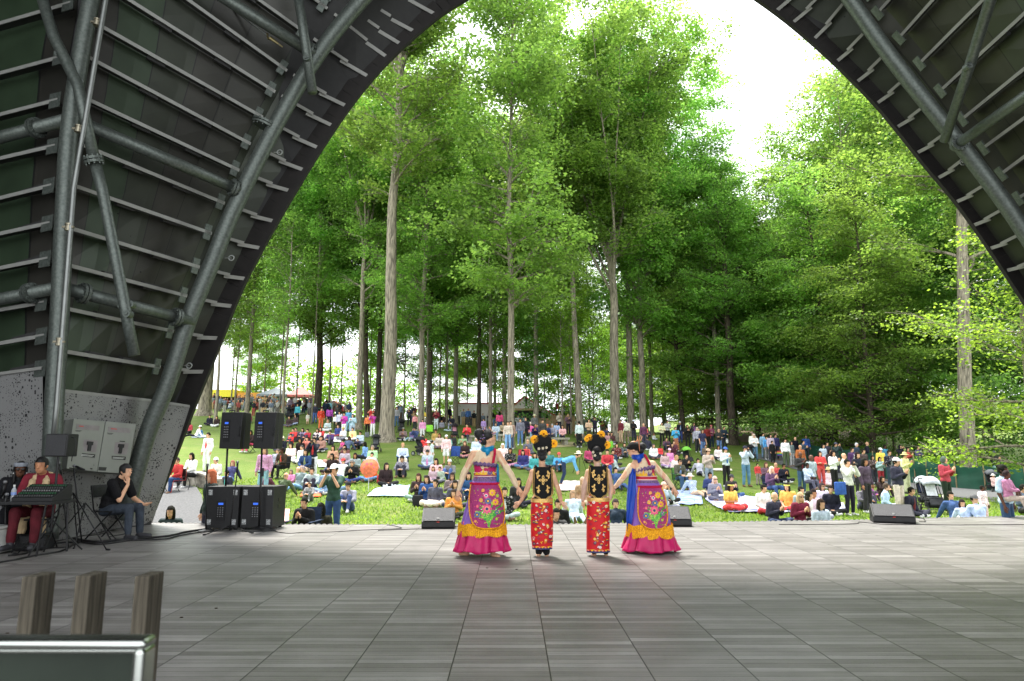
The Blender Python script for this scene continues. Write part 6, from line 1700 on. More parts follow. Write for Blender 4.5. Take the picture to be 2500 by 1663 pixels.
# --- the two children
def child(D, jd, vest, vcx, skirt, disc, fl, hairp, clips, legsx, face, palms, tint):
    b, j = dancer_body(D, jd, face, .95, palms)
    wear(D, 'bodysuit', top_mesh(j, True, .010, -.35), mat('bodysuit_child', tint, .75), True)
    wear(D, 'leggings', leg_mesh(j, 'long', .012), M_velvet, True)
    Rk = rings_px(D, skirt, 0, .72)
    S = Surf(D, Rk, .004); pr = MB(); rs = random.Random(int(D.u0))
    y0, y1 = skirt[0][0] + 40, skirt[-1][0] - 50; xl, xr = skirt[1][1] + 8, skirt[1][2] - 8
    for k in range(64):
        x, y = rs.uniform(xl, xr), y0 + (y1 - y0) * ((k * .618) % 1); m = rs.choice((0, 0, 1, 1, 2)); t = k % 5
        if t == 0: flower(pr, S, x, y, 15, m, 1 if m != 1 else 2, .004, 7)
        elif t == 1: poly_on(pr, S, [(x - 10, y + 4), (x + 12, y + 4), (x + 7, y + 9), (x - 6, y + 9)], m, .004); poly_on(pr, S, [(x, y - 12), (x + 8, y + 2), (x, y + 2)], 2, .004); poly_on(pr, S, [(x - 2, y - 9), (x - 2, y + 2), (x - 8, y + 2)], 2, .004)
        elif t == 2: blob(pr, S, x, y, 11, 4, rs.random() * 3, m); blob(pr, S, x + 9, y - 8, 7, 3, rs.random() * 3, 1)
        elif t == 3:
            for a in range(8): blob(pr, S, x + 9 * math.cos(a * .785), y + 9 * math.sin(a * .785), 6, 1.3, a * .785, m, .004, 6)
        else: blob(pr, S, x - 6, y + 6, 6, 6, 0, 0); blob(pr, S, x + 8, y + 6, 6, 6, 0, 0); poly_on(pr, S, [(x - 10, y - 6), (x + 6, y - 6), (x + 12, y + 2), (x - 12, y + 2)], 1, .005)
    for yy, hh, m in ((skirt[-1][0] - 30, 4, 1), (skirt[-1][0] - 17, 16, 0)):
        n = 20; xs = [skirt[-1][1] + (skirt[-1][2] - skirt[-1][1]) * i / n for i in range(n + 1)]
        for i in range(n): poly_on(pr, S, [(xs[i], yy + 3 * math.sin(i)), (xs[i + 1], yy + 3 * math.sin(i + 1)), (xs[i + 1], yy + hh), (xs[i], yy + hh)], m, .004)
    for i in range(7): blob(pr, S, xs[1] + (xs[-2] - xs[1]) * i / 6, skirt[-1][0] - 22, 9, 7, 0, 1 if i % 2 else 3, .007)
    km = ringloft(Rk, 60, 5, .008, m=4, hem=.003); km.add(pr.v, pr.f); km.m = km.m[:len(km.f) - len(pr.f)] + pr.m
    wear(D, 'wrap_skirt', km, [M_emb[1], M_emb[2], M_emb[5], M_emb[7], M_red], smooth=False)
    Rg = rings_px(D, [(skirt[0][0], skirt[0][1] - 6, skirt[0][2] + 6, 0), (skirt[0][0] + 34, skirt[0][1] - 7, skirt[0][2] + 6, 0)], 0, .73); wear(D, 'gold_belt', ringloft(Rg, 40), M_gold)
    # black velvet vest with a pointed tail
    yt, ym, yp = vest[0], vest[1], vest[2]; w = vest[3]
    Rv = rings_px(D, [(yt + 30, vcx - w + 6, vcx + w - 6, 0), (ym - 60, vcx - w + 10, vcx + w - 8, 0), (skirt[0][0] + 10, vcx - w + 12, vcx + w - 12, 0)], .01, .62); wear(D, 'blouse', ringloft(Rv, 40), M_red)
    Sv = Surf(D, Rv, .022); rows = [(yt, vcx - w * .92, vcx + w * .92), (yt + 40, vcx - w * .97, vcx + w * .97), ((yt + ym) / 2, vcx - w, vcx + w), (ym, vcx - w, vcx + w * 1.02), ((ym + yp) / 2, vcx - w * .46, vcx + w * .52), (yp, vcx - 3, vcx + 5)]
    vs_ = wear(D, 'velvet_vest', patch(Sv, rows, 16), M_velvet)
    for sg in (-1, 1): wear(D, 'shoulder_piece', (lambda m_: (m_.caps(Sv(vcx + sg * w * .7, yt + 2), .02, D.q(vcx + sg * w * .72, yt - 6, .05, False), .018), m_)[1])(MB()), M_velvet)
    for off, rr in ((0, .0045), (11, .003)):
        o = outline(Sv, [(vcx - w * .92 + off, yt + off * .5), (vcx - w * .97 + off, yt + 60), (vcx - w + off, ym - off * .4), (vcx - w * .46 + off * .5, (ym + yp) / 2 - off * .6), (vcx + 1, yp - off * 1.2), (vcx + w * .52 - off * .5, (ym + yp) / 2 - off * .6), (vcx + w * 1.02 - off, ym - off * .4), (vcx + w * .97 - off, yt + 60), (vcx + w * .92 - off, yt + off * .5)], rr, .008)
        wear(D, 'gold_trim', o, M_gold, parent=vs_)
    g = MB()
    for sx in (-1, 1):
        for (cy_, fl_) in ((yt + 70, 1), (ym - 40, -1)):
            cx_ = vcx + sx * w * .50
            for (a, b_, r1, r2, an) in ((0, -22, 15, 9, 1.2), (4, -2, 20, 10, 1.3), (-6, 12, 14, 9, .4), (6, 26, 14, 7, 1.9), (12, -12, 10, 6, .2)): blob(g, Sv, cx_ + sx * fl_ * a, cy_ + fl_ * b_, r1, r2, an * sx * fl_, 0, .010)
            blob(g, Sv, cx_ + sx * 3, cy_, 9, 3, 1.4 * sx, 1, .0125)
    cc = (yt + ym) / 2 - 2
    for a in range(4):
        an = a * math.pi / 2; blob(g, Sv, vcx + 22 * math.cos(an), cc + 24 * math.sin(an), 20, 11, an, 0, .010); blob(g, Sv, vcx + 22 * math.cos(an), cc + 24 * math.sin(an), 11, 5, an, 1, .0125)
    wear(D, 'gold_embroidery', g, [M_gold, M_velvet], smooth=False, parent=vs_)
    # round black headdress with gerbera flowers, hair knot below it
    hp = hair_do(D, hairp)
    c = D.q(disc[0], disc[1], .03, False); r = disc[2] / 3.8016 / FPX * D.Y * 1.08; mb = MB()
    mb.tube([c + Vector((0, y, 0)) for y in (.03, .025, -.025, -.04)], [r * .96, r, r, r * .93], 40); dk = wear(D, 'round_headdress', mb, M_velvet)
    for (x, y, rr) in fl:
        f = MB(); p = D.q(x, y, .0, False); rad = rr * .98 / 3.8016 / FPX * D.Y
        for ly in range(2):
            for i in range(16):
                a = 2 * math.pi * (i + ly * .5) / 16; e = p + Vector((math.cos(a), -.06 * ly, math.sin(a))) * rad; f.caps(p + Vector((0, -.008 * ly, 0)), .004, e, .0075, 0, 5)
        f.ell(p + Vector((0, -.012, 0)), (rad * .28, .012, rad * .28), 1, nu=12, nv=6); wear(D, 'gerbera_flower', f, [M_orange, mat('flower_eye', '9c4a08', .8)], parent=dk)
    cl = MB()
    for (x, y) in clips:
        p = D.q(x, y, -.10, False)
        for i in range(5): cl.ell(p + Vector((.011 * math.cos(i * 1.256), 0, .011 * math.sin(i * 1.256))), (.009, .006, .009), nu=7, nv=5)
    wear(D, 'hair_clip', cl, mat('ivory_clip', 'd8ccb0', .4))
    return b
D2 = Dancer(930, 1285, .85, 'child in black vest with gold motifs, arms spread, beside the leftmost dancer')
child(D2, dict(hed=(925, 356, 0), nck=(925, 445, 0), che=(925, 560, .01), wai=(925, 670, .01), pel=(923, 765, .01), sL=(1010, 505, 0), sR=(842, 505, 0), eL=(1072, 655, 0), eR=(792, 655, 0), wL=(1105, 780, .03), wR=(725, 780, .03),
    hL=(955, 800, 0), hR=(890, 800, 0), kL=(962, 1020, 0), kR=(892, 1020, 0), aL=(968, 1262, 0), aR=(895, 1262, 0), tL=(975, 1282, .12), tR=(885, 1282, .12), fL=(.5, .1, -.7), fR=(-.6, .1, -.6)),
    (455, 700, 778, 92), 932, [(748, 828, 1020, 0), (860, 818, 1028, .6), (1100, 820, 1026, 1), (1215, 834, 1018, 1)], (935, 240, 83), [(857, 203, 36), (940, 152, 34), (1032, 240, 34)],
    [(925, 330, -.0, .072, .082, .095), (925, 370, -.05, .055, .045, .045), (925, 300, -.06, .05, .045, .04)], [(893, 288), (930, 284), (962, 278)], 0, R(180), dict(L=(0, -1, .1), R=(0, -1, .1)), 'c99a7c')
D3 = Dancer(1465, 1282, .85, 'child in black vest with gold motifs, arms down, beside the rightmost dancer')
child(D3, dict(hed=(1432, 352, 0), nck=(1437, 442, 0), che=(1442, 560, .01), wai=(1444, 670, .01), pel=(1446, 765, .01), sL=(1528, 500, 0), sR=(1358, 505, 0), eL=(1572, 650, 0), eR=(1314, 655, 0), wL=(1556, 755, .0), wR=(1304, 775, .03),
    hL=(1485, 800, 0), hR=(1415, 800, 0), kL=(1500, 1020, 0), kR=(1415, 1020, 0), aL=(1522, 1256, .02), aR=(1412, 1256, 0), tL=(1530, 1275, .14), tR=(1402, 1278, .12), fL=(-.4, .3, -.7), fR=(.1, .1, -1)),
    (448, 690, 768, 92), 1443, [(740, 1350, 1545, 0), (860, 1340, 1552, .6), (1100, 1337, 1552, 1), (1244, 1337, 1552, 1)], (1438, 240, 84), [(1365, 188, 32), (1472, 158, 34), (1524, 252, 34), (1342, 196, 22)],
    [(1432, 322, 0, .072, .082, .095), (1432, 372, -.05, .058, .045, .045), (1428, 292, -.07, .052, .045, .042)], [(1408, 350), (1460, 332), (1392, 320)], 0, R(190), dict(L=(-.5, 1, 0), R=(1, 0, .1)), 'c9a592')
# ================================================================ gear on the stage
M_blk = mat('black_plastic', (.012, .012, .013), .55, 0, .2, 20, .1, 200); M_blk2 = mat('black_metal', (.02, .02, .021), .4, .5)
M_grille = mat('speaker_grille', (.06, .06, .063), .5, .6, .3, 260, .4, 320); M_led = bpy.data.materials.new('blue_display'); M_led.use_nodes = True
_p = M_led.node_tree.nodes['Principled BSDF']; _p.inputs['Base Color'].default_value = (.02, .06, .4, 1); _p.inputs['Emission Color'].default_value = (.05, .2, 1, 1); _p.inputs['Emission Strength'].default_value = .35
M_sticker = mat('sticker', (.35, .36, .36), .5, 0, .8, 60, c2=(.02, .02, .02)); M_redl = mat('red_badge', (.5, .03, .02), .4); M_wht = mat('white_enamel', (.62, .63, .60), .45, 0, .06, 5)
def zpx(z, x, y): q = ZONES[z]; return q[0] + x / q[2], q[1] + y / q[2]
def zfloor(z, x, y): return floor_at(*zpx(z, x, y))
def zat(z, x, y, Y): return at(*zpx(z, x, y), Y)
ZONES['S'] = (0, 900, 3.136); ZONES['W'] = (1200, 880, 7.857); ZONES['P'] = (0, 1360, 3.9283)
def back_panel(par, w, z0, z1, x0, y):
    mb = MB(); mb.box((x0, y, (z0 + z1) / 2), (w, .012, z1 - z0)); pnl = mb.build('control_panel', M_blk2, par)
    mb = MB(); mb.box((x0, y - .010, z1 - .06), (w * .55, .01, .035)); mb.build('display', M_led, par)
    mb = MB()
    for k in range(5):
        for i in range(3): mb.tube([(x0 - w * .3 + i * w * .28, y - .005, z1 - .13 - k * (z1 - z0 - .17) / 5), (x0 - w * .3 + i * w * .28, y - .016, z1 - .13 - k * (z1 - z0 - .17) / 5)], .010, 10)
    mb.build('knobs', mat('knob', (.22, .22, .23), .4, .4), par)
def pa_top(x, y, Y, label, rz):
    p = zat('H', x, y, Y); t = thing('loudspeaker', label, 'loudspeaker', p, rz, 'pole mounted loudspeakers'); w, h = .42, .66
    mb = MB(); mb.prism([(-w / 2, 0), (w / 2 - .02, -.015), (w / 2 + .01, h), (-w / 2 + .01, h)], .12, (0, 0, 0)); mb.add(*(lambda V: (V, [(0, 1, 2, 3), (4, 7, 6, 5), (0, 4, 5, 1), (1, 5, 6, 2), (2, 6, 7, 3), (3, 7, 4, 0)]))([(-w / 2, .06, 0), (w / 2, .06, -.01), (w / 2, .06, h), (-w / 2, .06, h), (-w / 2 + .05, .36, .0), (w / 2 - .05, .36, -.01), (w / 2 - .05, .36, h), (-w / 2 + .05, .36, h)]))
    mb.build('cabinet', M_blk, t, bevel=.012); back_panel(t, .12, .12, .52, -.08, -.064)
    mb = MB(); mb.tube([(-.06, -.03, h + .005), (-.06, -.03, h + .03), (.04, -.03, h + .03), (.04, -.03, h + .005)], .012, 8); mb.tube([(w / 2 - .03, -.07, .22), (w / 2 - .03, -.09, .26), (w / 2 - .03, -.09, .36), (w / 2 - .03, -.07, .40)], .010, 8); mb.build('handle', M_blk2, t)
    mb = MB(); mb.box((0, .362, h / 2), (w - .12, .01, h - .04)); mb.build('grille', M_grille, t); return t
YS = floor_at(*zpx('H', 780, 1468)).y + .1
pa_top(680, 640, YS, 'left black loudspeaker on a pole rising from a bass speaker', R(-8)); pa_top(1020, 638, YS + .05, 'right black loudspeaker on a pole with a flat iron base', R(-8))
def sub(x0, x1, label):
    a, b = zfloor('H', x0, 1462), zfloor('H', x1, 1462); w = (b - a).length; t = thing('bass_speaker', label, 'bass speaker', ((a.x + b.x) / 2, a.y + .3, 0), R(-4), 'pair of bass speakers on the stage')
    hh = .735; mb = MB(); mb.box((0, 0, .03 + hh / 2), (w, .58, hh)); mb.build('cabinet', M_blk, t, bevel=.01); back_panel(t, .16, .16, .52, -.02, -.297)
    for sx in (-1, 1):
        for z in (.14, .66): mb = MB(); mb.box((sx * (w / 2 - .07), -.292, z), (.075, .006, .095)); mb.build('sticker', M_sticker, t)
        for sy in (-1, 1): mb = MB(); mb.tube([(sx * (w / 2 - .06), sy * .22, 0), (sx * (w / 2 - .06), sy * .22, .032)], .03, 12); mb.build('foot', M_blk2, t)
    mb = MB(); mb.box((w / 2 + .002, 0, .52), (.008, .13, .06)); mb.box((w / 2 + .002, 0, .40), (.008, .13, .06)); mb.build('handle', M_blk2, t); return t
sub(412, 752, 'left bass speaker cabinet with white stickers, on the stage floor'); sub(768, 1100, 'right bass speaker cabinet beside its twin, with its grey side showing')
def pole(name, label, cat, pts, r, parts=()):
    t = thing(name, label, cat, pts[-1]); mb = MB(); mb.tube([Vector(p) - Vector(pts[-1]) for p in pts], r, 10); mb.build('pole', M_blk2, t, smooth=True); return t
p1, p2 = zat('H', 640, 645, YS + .1), zat('H', 622, 1045, YS + .3); t = pole('speaker_pole', 'black pole between the left bass speaker and left loudspeaker', 'pole', [p1, p2], .018)
mb = MB(); mb.tube([(0, 0, .75), (0, 0, .95)], .03, 12); mb.tube([(0, 0, .86), (.07, 0, .86)], .01, 8); mb.build('clamp', M_blk2, t)
b = zfloor('H', 958, 1470); p1 = zat('H', 988, 640, b.y); t = thing('speaker_stand', 'black stand with flat round iron base under the right loudspeaker', 'stand', b)
mb = MB(); mb.tube([(0, 0, .05), Vector(p1) - b], .018, 10); mb.build('pole', M_blk2, t, smooth=True); mb = MB(); mb.lathe([(.001, .08), (.06, .075), (.10, .05), (.30, .022), (.31, 0), (.001, 0)], n=6, sy=.8); mb.build('base', M_blk2, t)
mb = MB(); mb.tube([(0, 0, .95), (0, 0, 1.1)], .03, 12); mb.tube([(.0, 0, 1.02), (-.08, 0, 1.02)], .012, 8); mb.build('clamp', M_blk2, t)
def mic(t, p, d, m=M_blk2):
    d = Vector(d).normalized(); mb = MB(); mb.tube([p, p + d * .15], [.012, .019], 10); o = mb.build('microphone', m, t, smooth=True)
    mb = MB(); mb.ell(p + d * .175, (.026, .026, .026)); mb.build('mic_head', mat('mic_mesh', (.2, .2, .21), .4, .7), o)
def mic_stand(name, label, foot, top, tripod=True, boom=None, micd=(0, -.2, 1), fr=.33, h=None, a0=.3, leg0=.30):
    foot = Vector(foot); t = thing(name, label, 'stand', foot, 0, 'microphone stands on the stage'); tp = Vector(top) - foot
    mb = MB(); mb.tube([(0, 0, .04), tp], .011, 8); mb.build('pole', M_blk2, t, smooth=True); mb = MB(); mb.tube([tp * .55, tp * .62], .019, 8); mb.build('clutch', M_blk2, t)
    if tripod:
        for k in range(3):
            a = a0 + k * 2.094; mb = MB(); mb.tube([(0, 0, leg0), (fr * math.cos(a), fr * math.sin(a), .012)], .009, 8); mb.caps((fr * math.cos(a), fr * math.sin(a), .014), .014, (fr * 1.08 * math.cos(a), fr * 1.08 * math.sin(a), .014), .014); mb.build('leg', M_blk2, t, smooth=True)
    else: mb = MB(); mb.lathe([(.001, .045), (.03, .04), (.13, .02), (.14, 0), (.001, 0)], n=22); mb.build('base', M_blk2, t)
    e = tp
    if boom: e = tp + Vector(boom); mb = MB(); mb.tube([tp - Vector(boom) * .4, e], .008, 8); mb.build('boom', M_blk2, t)
    mic(t, e, micd); return t
mic_stand('microphone_stand', 'microphone stand with round base left of the bass speakers', zfloor('H', 425, 1478), zat('H', 432, 905, floor_at(*zpx('H', 425, 1478)).y), False, micd=(.05, -.1, 1))
mic_stand('microphone_stand', 'tall microphone stand with tripod feet between the two bass speakers', zfloor('H', 660, 1492), zat('H', 740, 880, floor_at(*zpx('H', 660, 1492)).y), True, micd=(0, -.1, 1), fr=.42, leg0=.12, a0=-.2)
def monitor(z, x, y, w, rz, label, lg=1):
    p = zfloor(z, x, y); t = thing('floor_monitor', label, 'floor monitor', (p.x, p.y + .25, 0), rz, 'wedge monitors along the stage edge')
    prof = [(-.25, 0), (-.27, .035), (-.26, .125), (.02, .335), (.15, .345), (.24, .25), (.25, 0)]
    M = Matrix.Rotation(R(90), 3, 'Z'); mb = MB(); mb.prism(prof, w, (0, 0, 0), mat=M); mb.build('cabinet', M_blk, t, bevel=.008)
    a, b = Vector((0, -.252, .135)), Vector((0, .012, .333)); n = Vector((0, -.6, .8)); mb = MB(); mb.beam(a + n * .002, b + n * .002, (1, 0, 0), w - .05, n, .012); mb.build('grille', M_grille, t)
    mb = MB(); mb.box((0, -.27, .122), (.05, .006, .012)); mb.build('badge', M_redl, t); mb = MB(); q = a.lerp(b, .16) + n * .016; mb.box(q, (.035, .02, .028)); mb.build('emblem', M_wht, t)
    mb = MB(); mb.tube([(-w / 2 + .001, .02, .12), (-w / 2 - .006, .02, .12)], .03, 14); mb.tube([(w / 2 - .001, .02, .12), (w / 2 + .006, .02, .12)], .03, 14); mb.build('handle', M_blk2, t)
monitor('C', 2190, 1083, .60, R(3), 'wedge floor monitor left of the leftmost dancer'); monitor('Z', 2170, 1012, .62, R(-4), 'wedge floor monitor behind the rightmost dancer\'s skirt'); monitor('G', 470, 1462, .74, R(-20), 'large wedge floor monitor at the right of the stage edge')
# cables lying on the deck
def cable(pts, r, label, grp='cables lying on the stage', m=M_blk2):
    P = smooth_path([tuple(floor_at(*zpx(z, x, y))[:2]) + (0,) for z, x, y in pts], 6); mb = MB(); mb.tube([(p[0], p[1], r + .003) for p in P], r, 6); tag(mb.build('cable', m, smooth=True), label, 'cable', grp)
cable([('S', 560, 1310), ('S', 720, 1338), ('S', 900, 1325), ('S', 1100, 1310), ('S', 1300, 1290), ('S', 1420, 1262), ('S', 1568, 1240), ('H', 480, 1462)], .020, 'thick black cable bundle from the mixer table to the bass speakers')
cable([('S', 600, 1330), ('S', 760, 1352), ('S', 1000, 1322), ('S', 1250, 1312), ('S', 1400, 1280), ('H', 460, 1480)], .012, 'second cable looping beside the thick bundle')
cable([('H', 1090, 1475), ('H', 1250, 1500), ('H', 1420, 1490), ('H', 1650, 1488), ('C', 1200, 1108), ('C', 1500, 1095), ('C', 1740, 1080), ('C', 1650, 1050), ('C', 1560, 1040)], .006, 'thin cable running right from the iron stand base')
cable([('C', 1450, 1110), ('C', 1700, 1098), ('C', 1900, 1090), ('C', 2010, 1088)], .006, 'thin cable leading to the left floor monitor')
cable([('Z', 100, 1012), ('Z', 170, 1008), ('Z', 160, 975), ('Z', 120, 962)], .006, 'short cable loop at the left floor monitor')
cable([('Z', 2275, 1000), ('Z', 2310, 985), ('Z', 2300, 960), ('Z', 2260, 950)], .006, 'short cable loop at the middle floor monitor')
cable([('F', 990, 1478), ('F', 1400, 1478), ('F', 1900, 1470), ('G', 0, 1450), ('G', 300, 1478), ('G', 700, 1480), ('G', 1200, 1485), ('G', 1960, 1480)], .007, 'long thin cable along the right half of the stage edge')
cable([('G', 705, 1440), ('G', 780, 1445), ('G', 760, 1410), ('G', 720, 1405)], .007, 'short cable loop right of the large floor monitor')
cable([('S', 0, 1490), ('S', 120, 1470), ('S', 260, 1440), ('S', 480, 1400), ('S', 560, 1340), ('S', 400, 1350), ('S', 200, 1420), ('S', 60, 1440)], .012, 'tangled cable under the mixer table')
cable([('S', 40, 1400), ('S', 200, 1390), ('S', 380, 1380), ('S', 520, 1370), ('S', 620, 1330)], .010, 'cable crossing between the tripod feet')
# a few dropped leaves on the deck
for i, (z, x, y) in enumerate((('Z', 415, 1397), ('Z', 688, 1410), ('P', 1740, 583), ('P', 2073, 495), ('P', 70, 735))):
    p = zfloor(z, x, y); mb = MB(); mb.ell((0, 0, .004), (.018, .01, .004), nu=6, nv=4); o = mb.build('dead_leaf', mat('dead_leaf', (.06, .04, .03), .9), loc=p); tag(o, 'small dark dead leaf lying on the deck ' + ('left of centre below the first dancer', 'between the first dancer and first child', 'right of the wooden posts', 'farther right of the wooden posts', 'at the far left edge')[i], 'leaf', 'dead leaves on the deck')

# ---- performers' corner at the left
YT = 9.7; tl = zat('S', -60, 1010, YT); tz = tl.z
t = thing('mixer_table', 'black folding table carrying the mixer at the left edge', 'table', (zat('S', 190, 1010, YT).x, YT, 0)); x0, x1 = zat('S', -160, 1010, YT).x - t.location.x, zat('S', 440, 1010, YT).x - t.location.x
mb = MB(); mb.box(((x0 + x1) / 2, .15, tz - .03), (x1 - x0, .55, .04)); mb.build('tabletop', M_blk, t, bevel=.005)
for x in (x0 + .1, x1 - .1):
    for y in (-.08, .38): mb = MB(); mb.tube([(x, y, tz - .05), (x + (.06 if y > 0 else -.06), y, 0)], .014, 8); mb.build('leg', M_blk2, t)
t = thing('mixing_desk', 'black mixing desk with rows of faders on the table', 'mixer', (zat('S', 275, 980, YT).x, YT + .12, tz - .01)); w = (zat('S', 425, 980, YT) - zat('S', 115, 980, YT)).x
mb = MB(); M = Matrix.Rotation(R(90), 3, 'Z'); mb.prism([(-.2, 0), (-.2, .05), (.18, .22), (.22, .20), (.22, 0)], w, mat=M); mb.build('body', M_blk, t, bevel=.005)
mb = MB()
for i in range(16):
    for k in range(5): q = Vector((-w * .45 + w * .9 * i / 15, -.17 + .07 * k, .066 + .0313 * k)); mb.box(q + Vector((0, 0, .012)), (.012, .016, .02), k % 3)
mb.build('faders', [mat('fader_grey', (.08, .08, .08), .5), mat('fader_green', (.02, .10, .04), .5), mat('fader_white', (.22, .22, .22), .5)], t)
p = zat('S', 88, 1000, YT - .05); t = thing('water_bottle', 'clear plastic water bottle standing on the mixer table', 'bottle', (p.x, YT - .02, tz - .01))
mb = MB(); mb.lathe([(.001, 0), (.032, 0), (.033, .06), (.029, .08), (.033, .10), (.033, .15), (.013, .19), (.013, .205)], n=18)
mg = bpy.data.materials.new('clear_plastic'); mg.use_nodes = True; _p = mg.node_tree.nodes['Principled BSDF']; _p.inputs['Base Color'].default_value = (.75, .82, .88, 1); _p.inputs['Roughness'].default_value = .15; _p.inputs['Transmission Weight'].default_value = .6
mb.build('body', mg, t, smooth=True); mb = MB(); mb.tube([(0, 0, .2), (0, 0, .225)], .015, 14); mb.build('cap', M_wht, t); mb = MB(); mb.tube([(0, 0, .085), (0, 0, .125)], .034, 18, cap=False); mb.build('bottle_label', mat('bottle_label', (.2, .3, .6), .5), t)
p = zat('S', 430, 675, 9.95); t = thing('monitor_speaker', 'small square black speaker on a thin stand before the vertical pipe', 'loudspeaker', (p.x, 9.95, 0))
mb = MB(); s_ = (zat('S', 515, 600, 9.95) - zat('S', 347, 600, 9.95)).x; mb.box((0, .1, p.z + s_ * .52), (s_, .26, s_ * 1.03)); mb.build('cabinet', M_blk, t, bevel=.015)
mb = MB(); mb.box((0, -.035, p.z + s_ * .52), (s_ * .9, .01, s_ * .93)); mb.build('grille', M_grille, t); mb = MB(); mb.tube([(0, .05, p.z), (0, .05, .3)], .017, 8); mb.build('pole', M_blk2, t)
for k in range(3): a = .5 + k * 2.094; mb = MB(); mb.tube([(0, .05, .45), (.4 * math.cos(a), .05 + .4 * math.sin(a), .01)], .011, 8); mb.build('leg', M_blk2, t)
fl = zfloor('S', 520, 1385); mic_stand('microphone_stand', 'tripod microphone stand nearest the table, microphone tilted left', fl, at(*zpx('S', 470, 810), fl.y), True, micd=(-.12, -.05, .42), fr=.62, leg0=.80, a0=-.15)
fl = zfloor('S', 560, 1360); mic_stand('microphone_stand', 'tripod stand with boom and microphone lying toward the seated man', fl + Vector((0, .2, 0)), at(*zpx('S', 565, 765), fl.y), True, boom=(.17, 0, -.02), micd=(-1, 0, .35), fr=.5, leg0=.62, a0=.9)
for i, (x, y, lab) in enumerate(((25, 880, 'silver headed microphone at the very left edge of the table'), (38, 975, 'second silver headed microphone lying on the table at the left edge'))):
    t = thing('microphone', lab, 'microphone', zat('S', x, y + 30, YT - .1)); mic(t, Vector((0, 0, -.1)), (.1, 0, 1))
p = zfloor('S', 300, 1335); t = thing('storage_box', 'white plastic storage box with lid under the mixer table', 'box', (p.x, 9.75 + .15, 0)); w = (zat('S', 445, 1200, 9.8) - zat('S', 150, 1200, 9.8)).x
mb = MB(); mb.box((0, 0, .18), (w * .95, .35, .32)); mb.build('tub', M_wht, t, bevel=.02); mb = MB(); mb.box((0, 0, .355), (w, .38, .03)); mb.build('lid', M_wht, t, bevel=.01); mb = MB(); mb.box((-.05, -.05, .385), (.22, .16, .03)); mb.build('paper', cloth('d8c8b4'), t)
for i, (x, y, w, h_, lab) in enumerate(((60, 1370, .55, .42, 'black padded gear case under the left end of the mixer table'), (190, 1400, .4, .22, 'flat black gear case lying in front of the table legs'))):
    p = zfloor('S', x, y); t = thing('gear_case', lab, 'case', (p.x, p.y + .2, 0), R(10 * i), 'gear cases under the table'); mb = MB(); mb.box((0, 0, h_ / 2), (w, .36, h_)); mb.build('case_body', M_blk, t, bevel=.03); mb = MB(); mb.box((0, 0, h_ * .7), (w + .01, .37, .012)); mb.build('seam', M_blk2, t); mb = MB(); mb.tube([(-.08, -.19, h_ * .5), (-.06, -.22, h_ * .5), (.06, -.22, h_ * .5), (.08, -.19, h_ * .5)], .01, 6); mb.build('handle', M_blk2, t)
def folding_chair(p, rz, label, grp='folding chairs on the stage'):
    t = thing('folding_chair', label, 'chair', p, rz, grp)
    for s in (-1, 1):
        x = .2 * s; mb = MB(); mb.tube([(x, -.24, 0), (x, .12, .48), (x, .20, .85)], .012, 8); mb.build('leg', M_blk2, t); mb = MB(); mb.tube([(x * .93, .24, 0), (x * .93, -.17, .43)], .012, 8); mb.build('leg', M_blk2, t)
    mb = MB(); mb.box((0, -.02, .445), (.38, .38, .025)); mb.build('seat', M_blk, t, bevel=.01); mb = MB(); mb.box((0, .19, .76), (.40, .02, .2), mat=Matrix.Rotation(R(-12), 3, 'X')); mb.build('backrest', M_blk, t, bevel=.01)
    mb = MB(); mb.tube([(-.2, -.2, .06), (.2, -.2, .06)], .009, 6); mb.tube([(-.19, .2, .06), (.19, .2, .06)], .009, 6); mb.build('stretcher', M_blk2, t); return t
def big_person(name_pose, loc, top, bot, opts, label, rz, edit, hairk='s', long=True, face_dir=0, sk='l', scale=1.0, parts=True, hs=1.0, palms=None, sit=True):
    j = pose(name_pose); edit(j); me = body_mesh(j, .010, hs=hs, palms=palms, face_dir=face_dir); r = mobj('person', me, [SKIN[sk], M_eye, M_brow, M_lip], None); r.location = loc; r.rotation_euler = (0, 0, rz); r.scale = (scale,) * 3
    tag(r, label, 'person', 'people in the performers\' corner'); mobj('shirt', top_mesh(j, long, .012), cloth(top), r); mobj('trousers', leg_mesh(j, 'long', .012), cloth(bot), r); mobj('shoes', shoe_mesh(j), M_shoe[0], r)
    h = mobj('hair', hair_mesh(hairk), M_hair, r, j['hed']); h.rotation_euler = (0, 0, face_dir); return r, j
# seated man in black polo shirt, hand at his chin, facing the dancers
p = zat('S', 880, 1262, 11.45); loc = Vector((p.x - .02, 11.45, 0))
folding_chair((loc.x - .12, loc.y + .02, 0), R(90) - R(8), 'black folding chair under the man in the black polo shirt'); 
def ed(j):
    j['che'] += V3(0, -.07, -.02); 
    for k in ('nck', 'sL', 'sR'): j[k] = j[k] + V3(0, -.10, -.03)
    j['hed'] += V3(0, -.14, -.05); s = (j['sL'] + j['sR']) / 2
    j['eR'] = V3(-.20, s.y - .17, s.z - .27); j['wR'] = V3(-.07, s.y - .20, s.z - .03); j['fR'] = V3(.2, .25, .9)
    j['eL'] = V3(.24, s.y - .10, s.z - .27); j['wL'] = V3(.14, s.y - .36, s.z - .36); j['fL'] = V3(-.2, -1, .1)
big_person('Q', loc, '111114', '39424e', '', 'man in black polo shirt and jeans seated with hand at his chin', R(82), ed, long=False, palms=dict(L=(0, 0, 1), R=(.3, .6, -.3)))
